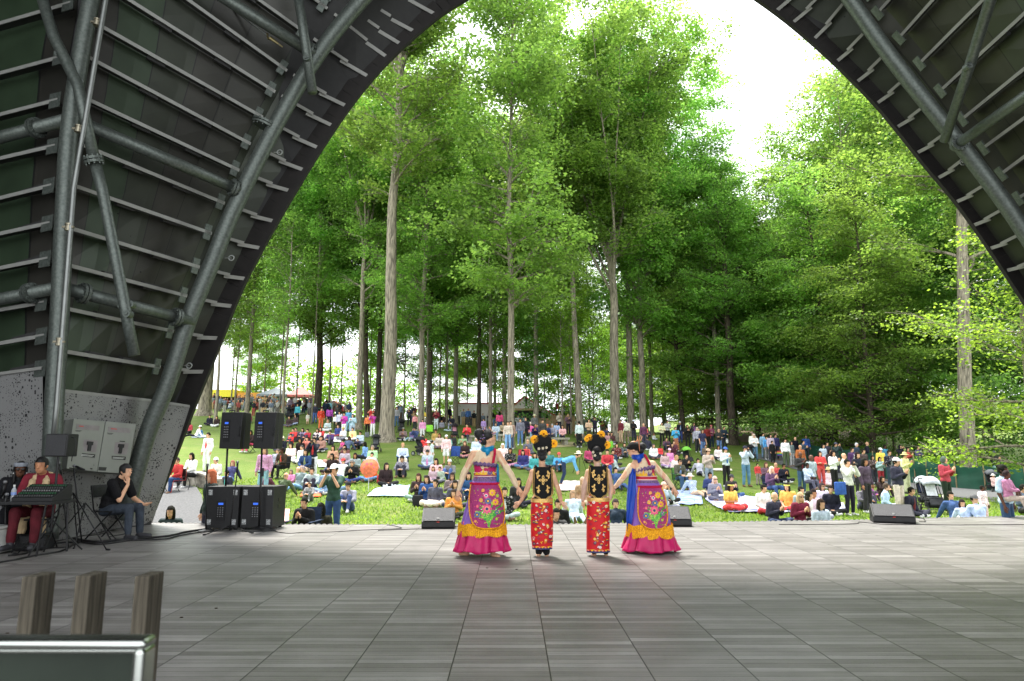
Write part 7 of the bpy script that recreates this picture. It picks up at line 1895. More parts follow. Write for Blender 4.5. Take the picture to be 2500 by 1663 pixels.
# man in red tunic and beige scarf looking at his phone, woman beside him
p = zat('S', 330, 672, 10.15)
def ed2(j):
    j['hed'] += V3(0, -.05, -.02); s = (j['sL'] + j['sR']) / 2
    j['eL'] = V3(.27, s.y - .06, s.z - .28); j['eR'] = V3(-.27, s.y - .06, s.z - .28); j['wL'] = V3(.06, s.y - .33, s.z - .30); j['wR'] = V3(-.07, s.y - .33, s.z - .30); j['fL'] = V3(-.7, -.5, .2); j['fR'] = V3(.7, -.5, .2)
r, j = big_person('Q', (p.x, 10.15, .06), '7a1026', '560b1a', '', 'man in crimson tunic with a beige scarf reading his phone behind the table', R(12), ed2, sk='m', scale=1.03)
mb = MB()
for s in (-1, 1):
    n = j['nck']; mb.tube([n + V3(0, .075, .0), n + V3(.06 * s, .03, .0), n + V3(.085 * s, -.10, -.10), n + V3(.10 * s, -.155, -.30), n + V3(.10 * s, -.17, -.52), n + V3(.13 * s, -.20, -.80)], [.04, .045, .045, .05, .05, .055], 8)
mobj('scarf', remesh(mb, .012, disp=.015, dscale=22, smooth_it=1), cloth('c2a679'), r)
mb = MB(); mb.box((0, 0, 0), (.15, .012, .08)); ph = mb.build('mobile_phone', M_blk, loc=(p.x + .01, 10.15 - .40, 1.0)); ph.location = r.matrix_basis @ ((j['wL'] + j['wR']) / 2 + V3(0, -.08, .03)); tag(ph, 'black phone held by the man in the crimson tunic', 'phone')
folding_chair((p.x, 10.2, 0), R(12), 'black folding chair under the man in the crimson tunic')
q = zat('S', 165, 700, 10.6)
r, j = big_person('Q', (q.x, 10.6, .03), '15151a', '17171c', '', 'woman in black with grey headwrap and sunglasses at the left edge', R(35), ed2, 'l', sk='d', scale=.99)
w_ = mobj('headwrap', hat_mesh('f'), cloth('8b909a'), r, j['hed']); w_.scale = (1, 1, 1.7); mobj('sunglasses', hat_mesh('g'), M_eye, r, j['hed']); mb = MB(); mb.ell(j['hed'] + V3(.08, -.01, -.05), (.012, .012, .012)); mb.ell(j['hed'] + V3(-.08, -.01, -.05), (.012, .012, .012)); mobj('earrings', mb.mesh('e', True), M_wht, r)
folding_chair((q.x, 10.65, 0), R(35), 'black folding chair under the woman in black with the headwrap')

# ---- electrical cabinets on the perforated wall
def yw(u): return YC + (u - 140) / 230 * (YB - YC) * .93
def quad_box(name, cs, off, th, m, parent, zone='S'):
    P = [];
    for x, y in cs:
        u, v = zpx(zone, x, y); P.append(at(u, v, yw(u) - off))
    n = (P[1] - P[0]).cross(P[3] - P[0]).normalized(); n = -n if n.y < 0 else n
    mb = MB(); mb.add(P + [q + n * th for q in P], [(0, 1, 2, 3), (4, 7, 6, 5), (0, 4, 5, 1), (1, 5, 6, 2), (2, 6, 7, 3), (3, 7, 4, 0)]); o = mb.build(name, m, None); o.parent = parent
    if parent: o.matrix_parent_inverse = Matrix.Translation(-Vector(parent.location))
    return o, P
M_cab = mat('cabinet_enamel', (.23, .24, .215), .5, .1, .06, 4); M_lab = mat('label_plate', (.02, .02, .02), .4); M_strip = mat('readout', (.22, .2, .2), .3)
def lerp2(c, a, b): # bilinear in a quad TL TR BR BL
    (x0, y0), (x1, y1), (x2, y2), (x3, y3) = c; tx, ty = x0 + (x1 - x0) * a, y0 + (y1 - y0) * a; bx, by = x3 + (x2 - x3) * a, y3 + (y2 - y3) * a
    return tx + (bx - tx) * b, ty + (by - ty) * b
def sub_quad(c, a0, a1, b0, b1): return [lerp2(c, a0, b0), lerp2(c, a1, b0), lerp2(c, a1, b1), lerp2(c, a0, b1)]
for i, (c, lab) in enumerate((([(565, 392), (803, 412), (742, 787), (510, 765)], 'left grey electrical cabinet with rotary handle on the perforated wall'), ([(812, 412), (1040, 432), (974, 803), (748, 790)], 'right grey electrical cabinet with rotary handle, nearer the sloping pipe'))):
    u, v = zpx('S', *c[3]); t = thing('electrical_cabinet', lab, 'cabinet', at(u, v, yw(u)), 0, 'electrical cabinets on the wall')
    quad_box('door', c, .24, .02, M_cab, t); quad_box('housing', sub_quad(c, .0, 1, -.02, 1), .215, .2, M_cab, t)
    quad_box('readout', sub_quad(c, .11, .86, .08, .18), .246, .004, M_strip, t)
    o, P = quad_box('readout', sub_quad(c, .20, .42, .110, .125), .25, .002, M_redl, t)
    quad_box('handle_plate', sub_quad(c, .42, .88, .38, .62), .245, .004, M_strip, t); quad_box('handle', sub_quad(c, .60, .70, .41, .60), .265, .02, M_blk, t); quad_box('handle', sub_quad(c, .56, .74, .41, .48), .268, .02, M_blk, t)
    quad_box('label_plate', sub_quad(c, .38, .86, .66, .73), .246, .003, M_lab, t); quad_box('label_plate', sub_quad(c, .42, .82, .684, .692), .249, .002, M_wht, t); quad_box('label_plate', sub_quad(c, .42, .78, .704, .712), .249, .002, M_wht, t)
    quad_box('label_plate', sub_quad(c, .56, .74, .345, .365), .246, .003, M_lab, t); quad_box('label_plate', sub_quad(c, .10, .30, .205, .214), .246, .002, M_lab, t); quad_box('label_plate', sub_quad(c, .12, .27, .224, .232), .246, .002, M_lab, t)
    quad_box('emblem', sub_quad(c, .66, .84, .945, .972), .246, .003, M_lab, t); quad_box('latch', sub_quad(c, .86, .90, .87, .895), .247, .006, M_steel, t)
    if i: quad_box('label_plate', sub_quad(c, .02, .35, .90, .97), .246, .004, M_lab, t)
p = at(*zpx('S', 212, 460), YC + .25); t = thing('wall_socket', 'small white socket box on the perforated wall left of the pipe', 'socket', p)
mb = MB(); mb.box((0, 0, 0), (.075, .06, .11)); mb.build('housing', M_wht, t, bevel=.01); mb = MB(); mb.box((.005, -.034, -.01), (.035, .01, .045)); mb.build('opening', M_blk, t); mb = MB(); mb.ell((0, .0, .10), (.04, .04, .045)); mb.build('dome', M_wht, t, smooth=True)
mb = MB(); P = smooth_path([tuple(at(*zpx('S', x, y), 10.0)) for x, y in ((520, 525), (560, 528), (582, 560), (578, 620), (555, 670), (548, 710))], 5); mb.tube(P, .006, 6); tag(mb.build('cable', M_blk2, smooth=True), 'thin grey cable curling from the small square speaker', 'cable', 'cables lying on the stage')

# ---- weathered posts and steel frame in the foreground
M_post = mat('weathered_oak', '585246', .9, 0, .15, 5, .35, 25, c2='322d25')
_t = M_post.node_tree; _n = [x for x in _t.nodes if x.type == 'TEX_NOISE']; _mp = _t.nodes.new('ShaderNodeMapping'); _mp.inputs['Scale'].default_value = (14, 14, .8); _t.links.new(_t.nodes['Texture Coordinate'].outputs['Object'], _mp.inputs[0])
for _q in _n: _t.links.new(_mp.outputs[0], _q.inputs['Vector'])
for i, (xa, xb, ytop, xr_, lab) in enumerate(((208, 352, 190, 498, 'leftmost of the three weathered wooden posts in the foreground'), (722, 868, 182, 1000, 'middle of the three weathered wooden posts in the foreground'), (1290, 1434, 185, 1552, 'rightmost weathered wooden post, rising right of the steel frame'))):
    Y = 2.25; a, b = at(*zpx('P', xa, ytop), Y), at(*zpx('P', xb, ytop), Y); c = at(*zpx('P', xr_, ytop - 45), Y * 1.05); d = .095; w = b.x - a.x
    mb = MB(); mb.box(((a.x + b.x) / 2, Y + d / 2, a.z / 2 - .15), (w, d, a.z + .3)); o = mb.build('wooden_post', M_post, bevel=.004); o.data.transform(Matrix.Translation((-(a.x + b.x) / 2, -Y, 0))); o.location = ((a.x + b.x) / 2, Y, 0); tag(o, lab, 'post', 'weathered wooden posts in the foreground')
Y = 1.30; c1, c0 = at(*zpx('P', 1385, 800), Y), at(*zpx('P', -500, 812), Y); t = thing('steel_frame', 'polished steel frame with recessed dark panel in the lower left corner', 'frame', (c1.x, Y, 0)); hb = (at(*zpx('P', 0, 800), Y) - at(*zpx('P', 0, 905), Y)).z
M_chr = mat('polished_steel', (.45, .47, .44), .26, 1.0, .05, 3); o0 = Vector((c1.x, Y, 0)); zt = c1.z
def bar(p, q, w, y, dpt, rad): mb = MB(); mb.beam(p, q, (Vector(q) - Vector(p)).cross(Vector((0, 1, 0))), w, (0, 1, 0), dpt); return mb
L0, L1 = Vector((c0.x - c1.x, 0, zt - hb / 2)), Vector((-.0, 0, zt - hb / 2))
bar(L0, L1, hb, 0, .05, 0).build('top_rail', M_chr, t, bevel=.014, seg=5, smooth=True); bar(Vector((-hb * .55, 0, zt - hb + .004)), Vector((-hb * .55, 0, .02)), hb * 1.1, 0, .05, 0).build('side_rail', M_chr, t, bevel=.014, seg=5, smooth=True)
bar(L0 + Vector((0, .022, -hb * .8)), Vector((-hb * 1.0, .022, zt - hb * 1.3)), hb * .7, 0, .02, 0).build('inner_rail', M_chr, t, bevel=.006, smooth=True); bar(Vector((-hb * 1.45, .022, zt - hb * 1.1)), Vector((-hb * 1.45, .022, .1)), hb * .55, 0, .02, 0).build('inner_rail', M_chr, t, bevel=.006, smooth=True)
mb = MB(); mb.box(((c0.x - c1.x) / 2 - hb, .045, (zt - hb * 1.4) / 2), (c1.x - c0.x - hb, .006, zt - hb * 1.4)); mb.build('panel', mat('dark_glass', (.03, .04, .03), .25, .3), t)
for s in (0,): mb = MB(); mb.tube([(-hb * .5, .025, 0), (-hb * .5, .025, .05)], .03, 12); mb.build('foot', M_chr, t)

# ================================================================ outdoors: paths, walls, fences, furniture
M_asph = mat('asphalt', (.12, .12, .125), .9, 0, .12, 30, .3, 120); M_grav = mat('gravel_path', (.105, .105, .107), .95, 0, .3, 18, .5, 160)
drape('path', [((1840, 1108), (1846, 1120)), ((1902, 1112), (1890, 1131)), ((1965, 1122), (1935, 1145)), ((2060, 1143), (2030, 1168)), ((2150, 1160), (2130, 1183)), ((2235, 1174), (2226, 1194)), ((2330, 1182), (2326, 1213)), ((2430, 1190), (2430, 1228)), ((2640, 1204), (2640, 1262))], M_asph, .03)
drape('gravel_path', [((240, 1300), (500, 1300)), ((250, 1250), (497, 1245)), ((300, 1215), (492, 1216)), ((340, 1192), (480, 1196)), ((350, 1180), (440, 1186)), ((350, 1172), (400, 1178))], M_grav, .09)
drape('worn_ground', [((1330, 1085), (1400, 1080)), ((1330, 1095), (1410, 1090))], mat('dry_earth', (.28, .24, .13), .95, 0, .3, 5), .02)
drape('leaf_litter', [((1780, 1046), (2080, 1050)), ((1780, 1056), (2090, 1060)), ((1800, 1070), (2100, 1076)), ((1810, 1080), (2120, 1086))], mat('leaf_litter', (.20, .14, .08), .95, 0, .4, 3), .04, n=6, k=24)
def along(px, Yfix=None): return [ground_at(*p) for p in px]
def stone_wall():
    P = [ground_at(*zpx('H', x, y)) for x, y in ((120, 1012), (190, 1014), (260, 1018), (330, 1028), (390, 1045), (440, 1070), (500, 1100))]
    P = [Vector(p) for p in smooth_path([tuple(p) for p in P], 6)]; o = P[0].copy(); t = thing('stone_wall', 'low curved retaining wall of rough stone with a flat coping', 'wall', o)
    mb = MB(); cp = MB()
    for i in range(len(P) - 1):
        a, b = P[i] - o, P[i + 1] - o; d = (b - a).normalized(); n = Vector((-d.y, d.x, 0))
        mb.beam(a - d * .01 + Vector((0, 0, .12)), b + d * .01 + Vector((0, 0, .12)), (0, 0, 1), .70, n, .32); cp.beam(a - d * .01 + Vector((0, 0, .50)) - n * .04, b + d * .01 + Vector((0, 0, .50)) - n * .04, (0, 0, 1), .07, n, .42)
    m = mat('rubble_stone', (.30, .27, .23), .95, 0, .5, 6, .9, 10, c2=(.09, .08, .07)); mb.build('masonry', m, t); cp.build('coping', mat('coping', (.36, .33, .28), .9, 0, .2, 5), t)
stone_wall()
def sheet_fence():
    K = [(1925, 1074, 53), (1965, 1079, 50), (2030, 1090, 46), (2080, 1096, 42.5), (2130, 1104, 39.5), (2190, 1112, 37.5), (2230, 1117, 36.5), (2260, 1122, 35.6), (2330, 1130, 34.5), (2400, 1135, 33.5), (2500, 1143, 32.5), (2640, 1152, 31.2)]
    t = thing('fabric_fence', 'dark green fabric fence sagging between posts behind the path', 'fence', at(1925, 1074, 53)); o = Vector(t.location); V = []; F = []; nz = 7; rows = []
    for i in range(len(K) - 1):
        a, b = at(*K[i]), at(*K[i + 1])
        for s in range(8):
            f = s / 8; p = a.lerp(b, f); sag = -.16 * math.sin(math.pi * f) - .05 * noise.noise(p * .6); gz = H(p.x, p.y) + .03
            for k in range(nz): z = gz + (p.z + sag - gz) * k / (nz - 1); q = Vector((p.x + .08 * noise.noise(Vector((p.x * 1.2, z * 3, 1))), p.y + .13 * noise.noise(Vector((p.x * 1.3, z * 2.5, 5))), z)); V.append(q - o)
            rows.append(1)
    for i in range(len(rows) - 1):
        for k in range(nz - 1): F.append((i * nz + k, i * nz + k + 1, (i + 1) * nz + k + 1, (i + 1) * nz + k))
    mb = MB(); mb.add(V, F); mb.build('fabric', mat('green_fabric', (.012, .085, .05), .55, 0, .25, 1.5, .2, 12), t, smooth=True)
    for k in K:
        p = at(*k); mb = MB(); mb.tube([Vector((p.x, p.y, H(p.x, p.y) - .1)) - o, Vector((p.x, p.y, p.z + .06)) - o], .03, 8); mb.build('post', mat('fence_post', (.3, .22, .12), .8), t)
sheet_fence()
M_stone = mat('bench_stone', (.34, .32, .26), .9, 0, .2, 6, .3, 30)
def bench(px0, px1, label, h=.45):
    a, b = ground_at(*px0), ground_at(*px1); d = (b - a).normalized(); n = Vector((-d.y, d.x, 0)); t = thing('bench', label, 'bench', a, 0, 'low stone benches on the slope'); mb = MB(); up = Vector((0, 0, h)); c = b - a; c.z = 0; z0 = max(a.z, b.z) - a.z
    mb.beam(Vector((0, 0, z0 + h)), c + Vector((0, 0, z0 + h)), (0, 0, 1), .14, n, .55); mb.build('seat', M_stone, t, bevel=.01); L = c.length; k = max(2, int(L / 1.3))
    for i in range(k): q = c * ((i + .25) / (k - .5)); mb = MB(); mb.box(q + n * .28 + Vector((0, 0, z0 + h / 2 - .15)), (.3, .35, h + .2), rz=math.atan2(d.y, d.x)); mb.build('leg', M_stone, t)
bench(zpx('D', 1790, 965), zpx('D', 2040, 968), 'long pale stone bench right of the first child\'s disc'); bench(zpx('D', 1340, 950), zpx('D', 1480, 958), 'pale stone bench left of the first child\'s disc'); bench(zpx('D', 420, 930), zpx('D', 560, 935), 'pale stone bench under the woman in the bright red jacket')
bench(zpx('D', 880, 905), zpx('D', 1010, 905), 'short stone bench under the two seated women behind the tall dancer')
# blankets
def blanket(pairs, c, label, c2=None, scale=6):
    m = mat('blanket_' + c, c, .9, 0, .1, scale, .2, 20, c2=c2); drape('blanket', [(zpx(z, *a), zpx(z, *b)) for z, a, b in pairs], m, .035, n=8, k=10, label=label, cat='blanket', group='blankets on the grass', wav=.05, thick=.01)
blanket([('C', (1640, 560), (1850, 560)), ('C', (1420, 605), (1830, 610)), ('C', (1310, 695), (1820, 698))], '7fb2e0', 'crumpled pale blue plastic sheet left of the women by the tripod', c2='e4eef6', scale=2)
blanket([('C', (500, 650), (720, 650)), ('C', (470, 700), (740, 700))], 'e0683a', 'orange patterned mat under the boy with brown boots')
blanket([('B', (150, 790), (460, 790)), ('B', (180, 860), (470, 860)), ('B', (230, 925), (480, 925))], 'e6e6e2', 'white blankets under the upper seated row left of the pale trunk')
blanket([('C', (690, 245), (815, 245)), ('C', (700, 325), (815, 325))], 'f2f2ee', 'plain white cloth on the grass right of the white trousers')
blanket([('F', (100, 1120), (560, 1140)), ('F', (110, 1190), (900, 1200)), ('F', (200, 1260), (1000, 1265)), ('F', (390, 1345), (1180, 1350))], '5a5fa8', 'large blue and white striped blanket under the woman in the yellow top', c2='e0e0ec', scale=1.6)
blanket([('F', (1380, 1220), (1760, 1240)), ('F', (1380, 1330), (1800, 1335))], '4a58b0', 'blue blanket under the black clad man behind the grey hoodie', c2='dfe4f0', scale=2)
blanket([('G', (0, 1215), (180, 1215)), ('G', (0, 1280), (190, 1280))], '3a86c8', 'bright blue and white striped blanket left of the large floor monitor', c2='e8f0f4', scale=3)
blanket([('Z', (1090, 600), (1300, 600)), ('Z', (1080, 690), (1310, 690))], 'ecd8d4', 'pale pink and white blanket between the two children', scale=3)
blanket([('Z', (2180, 690), (2400, 700)), ('Z', (2170, 820), (2420, 820))], '6c84b4', 'blue grey mat right of the last dancer', c2='b4c0d4', scale=2)
blanket([('A', (190, 1080), (400, 1080)), ('A', (180, 1115), (415, 1115))], 'cddbe6', 'pale blue blanket under the boy in bright blue'); blanket([('C', (205, 850), (345, 860)), ('C', (205, 1030), (330, 1030))], 'd86a52', 'red and white patterned sheet just right of the bass speakers', c2='e8e0dc', scale=2)
blanket([('D', (30, 720), (190, 720)), ('D', (20, 745), (200, 745))], 'c8dce4', 'pale blue sheet among the seated group in black on the hill'); blanket([('F', (200, 815), (420, 820)), ('F', (190, 840), (430, 840))], 'e6dcc8', 'narrow cream blanket on the lawn behind the blue sweatshirt')
blanket([('E', (1600, 1085), (1760, 1090)), ('E', (1590, 1105), (1780, 1110))], 'e8e4e0', 'small white sheet behind the lime green stroller')
# strollers
def stroller_proto():
    t = thing('stroller', 'x', 'stroller'); fr = MB()
    for s in (-1, 1):
        x = .24 * s; fr.tube([(x, -.42, .14), (x, .1, .58), (x, .42, 1.02)], .014, 8); fr.tube([(x, .38, .14), (x, .05, .50)], .014, 8)
    fr.tube([(-.24, .42, 1.02), (.24, .42, 1.02)], .017, 8); fr.tube([(-.24, -.42, .14), (.24, -.42, .14)], .012, 6); fr.tube([(-.24, .38, .14), (.24, .38, .14)], .012, 6); fr.build('frame', M_blk2, t, smooth=True)
    se = MB(); 
    for a, b in (((0, -.28, .42), (0, .10, .44)), ((0, .10, .44), (0, .30, .86)), ((0, -.30, .40), (0, -.40, .24))): se.beam(a, b, (1, 0, 0), .38, (0, -.3, 1), .05)
    t2 = se.build('seat', cloth('2a2c30'), t, bevel=.01)
    pad = MB(); pad.beam((0, .05, .50), (0, .25, .84), (1, 0, 0), .28, (0, -.8, .4), .05); pad.build('seat_pad', cloth('8a9098'), t, bevel=.015)
    hood = MB(); V = []; n = 9
    for i in range(6):
        a = R(20 + 28 * i * .8)
        for k in range(n): b = math.pi * k / (n - 1); V.append((.23 * math.cos(b), .12 + math.cos(a) * -.30 * (.5 + .5 * math.sin(b)) - .0, .72 + .30 * math.sin(a) * (.35 + .65 * math.sin(b)) + .06))
    hood.add(V, [(i * n + k, i * n + k + 1, (i + 1) * n + k + 1, (i + 1) * n + k) for i in range(5) for k in range(n - 1)]); h = hood.build('hood', cloth('1c1d20'), t, smooth=True); md = h.modifiers.new('s', 'SOLIDIFY'); md.thickness = .02
    bk = MB(); bk.box((0, .08, .26), (.36, .4, .16)); bk.build('basket', cloth('202226'), t, bevel=.03)
    for (x, y, r) in ((-.26, -.42, .09), (.26, -.42, .09), (-.27, .38, .13), (.27, .38, .13)):
        w = MB(); w.tube([(x - .02, y, r), (x + .02, y, r)], r, 18); o = w.build('wheel', M_blk, t); w = MB(); w.tube([(x - .024, y, r), (x + .024, y, r)], r * .6, 14); w.build('hub', M_steel, o)
    return t
_st = stroller_proto()
def stroller(z, x, y, w, hood, pad, label, rz=0, sc=1.0, n=[0]):
    p = ground_at(*zpx(z, x, y)); t = _st if n[0] == 0 else copy_tree(_st); n[0] += 1; t.location = p; t.rotation_euler = (0, 0, R(rz)); t.scale = (sc, sc, sc); tag(t, label, 'stroller', 'strollers and prams in the crowd')
    for c in t.children:
        for nm, m in (('hood', hood), ('seat_pad', pad)):
            if c.name.split('.')[0] == nm: c.material_slots[0].link = 'OBJECT'; c.material_slots[0].material = cloth(m)
stroller('B', 1020, 1085, 1, '1c1d20', '55585c', 'black stroller with white piped hood left of the tallest pale trunk'); stroller('B', 1435, 770, 1, '17181a', '333', 'black stroller right of the tallest pale trunk'); stroller('E', 1830, 1290, 1, '6fc02a', '1b1b20', 'black stroller with lime green hood trim', 10)
stroller('G', 780, 1270, 1, 'b8bec6', '26304c', 'navy seated stroller with pale grey hood behind the foremost one', -20); stroller('G', 890, 1345, 1, 'b4bac2', 'e4e8ec', 'foremost grey stroller with white quilted seat beside the floor monitor', -15, 1.08); stroller('G', 80, 1020, 1, '1c1e22', 'dfe2e4', 'dark stroller at the left of the mint green jacket', 15)
stroller('G', 1600, 1085, 1, '5c6068', '202020', 'grey hooded stroller on the path with the baby in pink', -10, .95); stroller('A', 1720, 800, 1, '202226', '303236', 'black double stroller, left seat, on the hill'); stroller('A', 1790, 800, 1, '1e2024', '303236', 'black double stroller, right seat, on the hill')
stroller('A', 1812, 655, 1, '222428', '44484c', 'black pram with pale frame under the red canopy tent'); stroller('B', 1760, 1130, 1, '26282c', '3a3c42', 'folding pram with reclined dark seat in front of the floral dress', 60); stroller('D', 2200, 985, 1, 'd4dade', '24282c', 'pale stroller carrying the panda shaped backpack', 20); stroller('F', 660, 720, 1, '1a1b1e', '3a3c40', 'black stroller behind the man photographing in pale blue'); stroller('B', 2290, 850, 1, '241c24', 'c08090', 'dark stroller with the toddler in pink on the hill', 10)
# camp chairs
def chair_proto():
    t = thing('camp_chair', 'x', 'chair'); fr = MB()
    for s in (-1, 1):
        x = .26 * s; fr.tube([(x, -.24, 0), (-x, -.22, .44)], .010, 6); fr.tube([(x, .24, 0), (x, -.24, .43)], .010, 6); fr.tube([(x, -.24, 0), (x, .24, .43)], .010, 6); fr.tube([(x, .24, 0), (-x, .22, .44)], .010, 6); fr.tube([(x, .22, .40), (x, .30, .92)], .010, 6); fr.tube([(x, -.24, .43), (x, -.25, .64)], .010, 6)
    fr.build('frame', M_blk2, t)
    mb = MB(); mb.beam((0, -.24, .42), (0, .24, .40), (1, 0, 0), .50, (0, 0, 1), .015); mb.build('seat', cloth('25588a'), t); mb = MB(); mb.beam((0, .24, .42), (0, .31, .92), (1, 0, 0), .52, (0, 1, 0), .015); mb.build('backrest', cloth('25588a'), t)
    for s in (-1, 1): mb = MB(); mb.beam((.28 * s, -.26, .645), (.28 * s, .28, .66), (1, 0, 0), .07, (0, 0, 1), .012); mb.build('armrest', cloth('25588a'), t)
    return t
_cc = chair_proto(); _nc = [0]
def camp_chair(p, rz, colr, label):
    t = _cc if _nc[0] == 0 else copy_tree(_cc); _nc[0] += 1; t.location = p; t.rotation_euler = (0, 0, rz); tag(t, label, 'chair', 'folding camp chairs on the grass')
    for c in t.children:
        if c.name.split('.')[0] in ('seat', 'backrest', 'armrest'): c.material_slots[0].link = 'OBJECT'; c.material_slots[0].material = cloth(colr)
for pr, u, v, ps, label, od, sc in crowd:
    if 'ch' in od or (ps in 'QD' and 'bench' not in label and 'wall' not in label and 'wheelchair' not in label):
        if ps in 'QD': camp_chair(pr.location + Vector((0, .05, 0)), pr.rotation_euler.z, od.get('ch', '2a3a55'), ' '.join(('camp chair carrying the ' + label).split()[:16]))
        else: camp_chair(pr.location + Vector((0, .35, 0)), pr.rotation_euler.z, od['ch'], ' '.join(('camp chair behind the ' + label).split()[:16]))
camp_chair(ground_at(*zpx('B', 2270, 1275)), R(-20), '2350a0', 'empty royal blue camp chair right of the pale pink hoodie'); camp_chair(ground_at(*zpx('B', 1890, 840)), R(10), '8ae01c', 'empty bright lime green camp chair below the mustard jacket'); camp_chair(ground_at(*zpx('E', 715, 850)), R(15), '39507c', 'empty navy blue camp chair by the huge spreading tree'); camp_chair(ground_at(*zpx('A', 1160, 690)), 0, '74d022', 'lime green chair at the foot of the straight medium tree')
# camera tripods
def tripod(z, x, y0, y1, label):
    p = ground_at(*zpx(z, x, y1)); h = at(*zpx(z, x, y0), p.y).z - p.z; t = thing('tripod', label, 'tripod', p, 0, 'camera tripods on the lawn')
    for k in range(3): a = .4 + k * 2.094; mb = MB(); mb.tube([(0, 0, h * .82), (h * .30 * math.cos(a), h * .30 * math.sin(a), 0)], [.016, .010], 8); mb.build('leg', M_blk2, t)
    mb = MB(); mb.tube([(0, 0, h * .55), (0, 0, h * .93)], .013, 8); mb.build('column', M_blk2, t); mb = MB(); mb.box((0, -.02, h * .96), (.11, .14, .09)); mb.build('camera', M_blk, t, bevel=.008)
tripod('D', 2200, 960, 1430, 'tall black camera tripod between the two children'); tripod('C', 2195, 430, 800, 'black tripod with small camera left of the left floor monitor')
# bags
def bag(z, x, y, Y, w, h, c, label, held=True, cat='bag'):
    p = zat(z, x, y, Y) if Y else ground_at(*zpx(z, x, y)) ; t = thing('bag', label, cat, p, R(random.uniform(-20, 20)), 'bags in the crowd'); mb = MB(); mb.box((0, 0, h / 2), (w, .12, h)); mb.build('pouch', cloth(c), t, bevel=.035, seg=3, smooth=True)
    for s in (-1, 1): mb = MB(); mb.tube([(-w * .28, .05 * s, h * .97), (-w * .2, .04 * s, h * 1.3), (w * .2, .04 * s, h * 1.3), (w * .28, .05 * s, h * .97)], .008, 6); mb.build('handle', cloth(c if c != '1c55a8' else '111'), t)
def near(lbl): return next(c[0] for c in crowd if lbl in c[4]).location.y
bag('F', 1728, 1120, near('filming with a phone') - .25, .38, .40, '1c55a8', 'large blue shopping bag hanging from the filming man\'s arm'); bag('G', 1448, 942, near('white printed tee shirt') - .1, .28, .36, 'e8ecec', 'white plastic bag held by the man in the printed tee shirt'); bag('G', 740, 795, near('slate blue top') - .2, .26, .46, '6ee01a', 'bright green bag on the arm of the slate blue top')
bag('G', 1045, 1250, None, .42, .36, 'dcd4c4', 'cream tote bag hanging behind the foremost stroller'); bag('C', 1500, 515, None, .42, .34, 'c8243a', 'red backpack lying by the woman in black tee shirt'); bag('C', 1945, 805, None, .34, .36, '2a2a2e', 'black and cream bag by the woman in the dark jacket'); bag('E', 592, 1005, None, .36, .44, '7ed628', 'lime green bag on the lawn right of the second child\'s headdress')
bag('B', 892, 840, None, .32, .36, '70747c', 'grey sack held by the person in the orange jacket'); bag('F', 368, 500, near('carrying a white bag') - .25, .16, .26, 'f0f0f0', 'small white bag carried by the bearded man in navy'); bag('A', 1150, 690, None, .3, .4, '7edc20', 'lime green bag beside the straight medium tree')
p = zat('F', 1000, 655, near('rainbow flag') - .3); t = thing('rainbow_flag', 'small rainbow striped flag held at the woman in white\'s hip', 'flag', p)
mb = MB(); w = .36
for i in range(6): mb.box((0, 0, .32 - i * .055), (w, .006, .055), i)
mb.build('cloth', [cloth(c) for c in ('d8323a', 'ef8a2a', 'f4d63a', '3aa64a', '2e62b8', '7a3c96')], t); mb = MB(); mb.tube([(w / 2, 0, -.1), (w / 2, 0, .4)], .008, 6); mb.build('stick', M_wht, t)
p = ground_at(*zpx('C', 1325, 640)); tpz = at(*zpx('C', 1340, 300), p.y); t = thing('parasol', 'small orange paper parasol with pink flowers on a pale stick', 'parasol', p)
hz = tpz.z - p.z; mb = MB(); mb.tube([(0, 0, -.05), (.02, 0, hz)], .010, 6); mb.build('stick', M_wht, t); mb = MB(); mb.lathe([(.001, .14), (.18, .09), (.34, 0)], (0, 0, 0), 16, mat=Matrix.Rotation(R(70), 3, 'X')); o = mb.build('canopy', cloth('e8703a'), t, loc=(0.02, 0, hz - .05))
mb = MB()
for i in range(6):
    for k in range(5): mb.ell((.16 * math.cos(i * 1.05) + .035 * math.cos(k * 1.256), -.09, .16 * math.sin(i * 1.05) + .035 * math.sin(k * 1.256)), (.02, .006, .02), nu=6, nv=4)
mb.build('flowers', cloth('e86a9a'), o)
# wheelchair
p = next(c[0] for c in crowd if 'wheelchair' in c[4]); t = thing('wheelchair', 'dark red framed wheelchair under the person in red by the stone wall', 'wheelchair', p.location, p.rotation_euler.z)
for s in (-1, 1):
    mb = MB(); mb.tube([(s * .28 + .02 * math.cos(0), .12 + .29 * math.cos(g), .30 + .29 * math.sin(g)) for g in [i * math.pi / 10 for i in range(21)]], .014, 6); mb.build('wheel', M_blk2, t); mb = MB(); mb.tube([(s * .24, -.40, .02), (s * .24, -.32, .46), (s * .24, .25, .46), (s * .24, .30, .92)], .013, 6); mb.build('side_frame', mat('red_enamel', (.3, .02, .02), .4), t)
mb = MB(); mb.box((0, 0, .45), (.44, .42, .04)); mb.box((0, .26, .68), (.44, .03, .4)); mb.build('seat', M_blk, t)
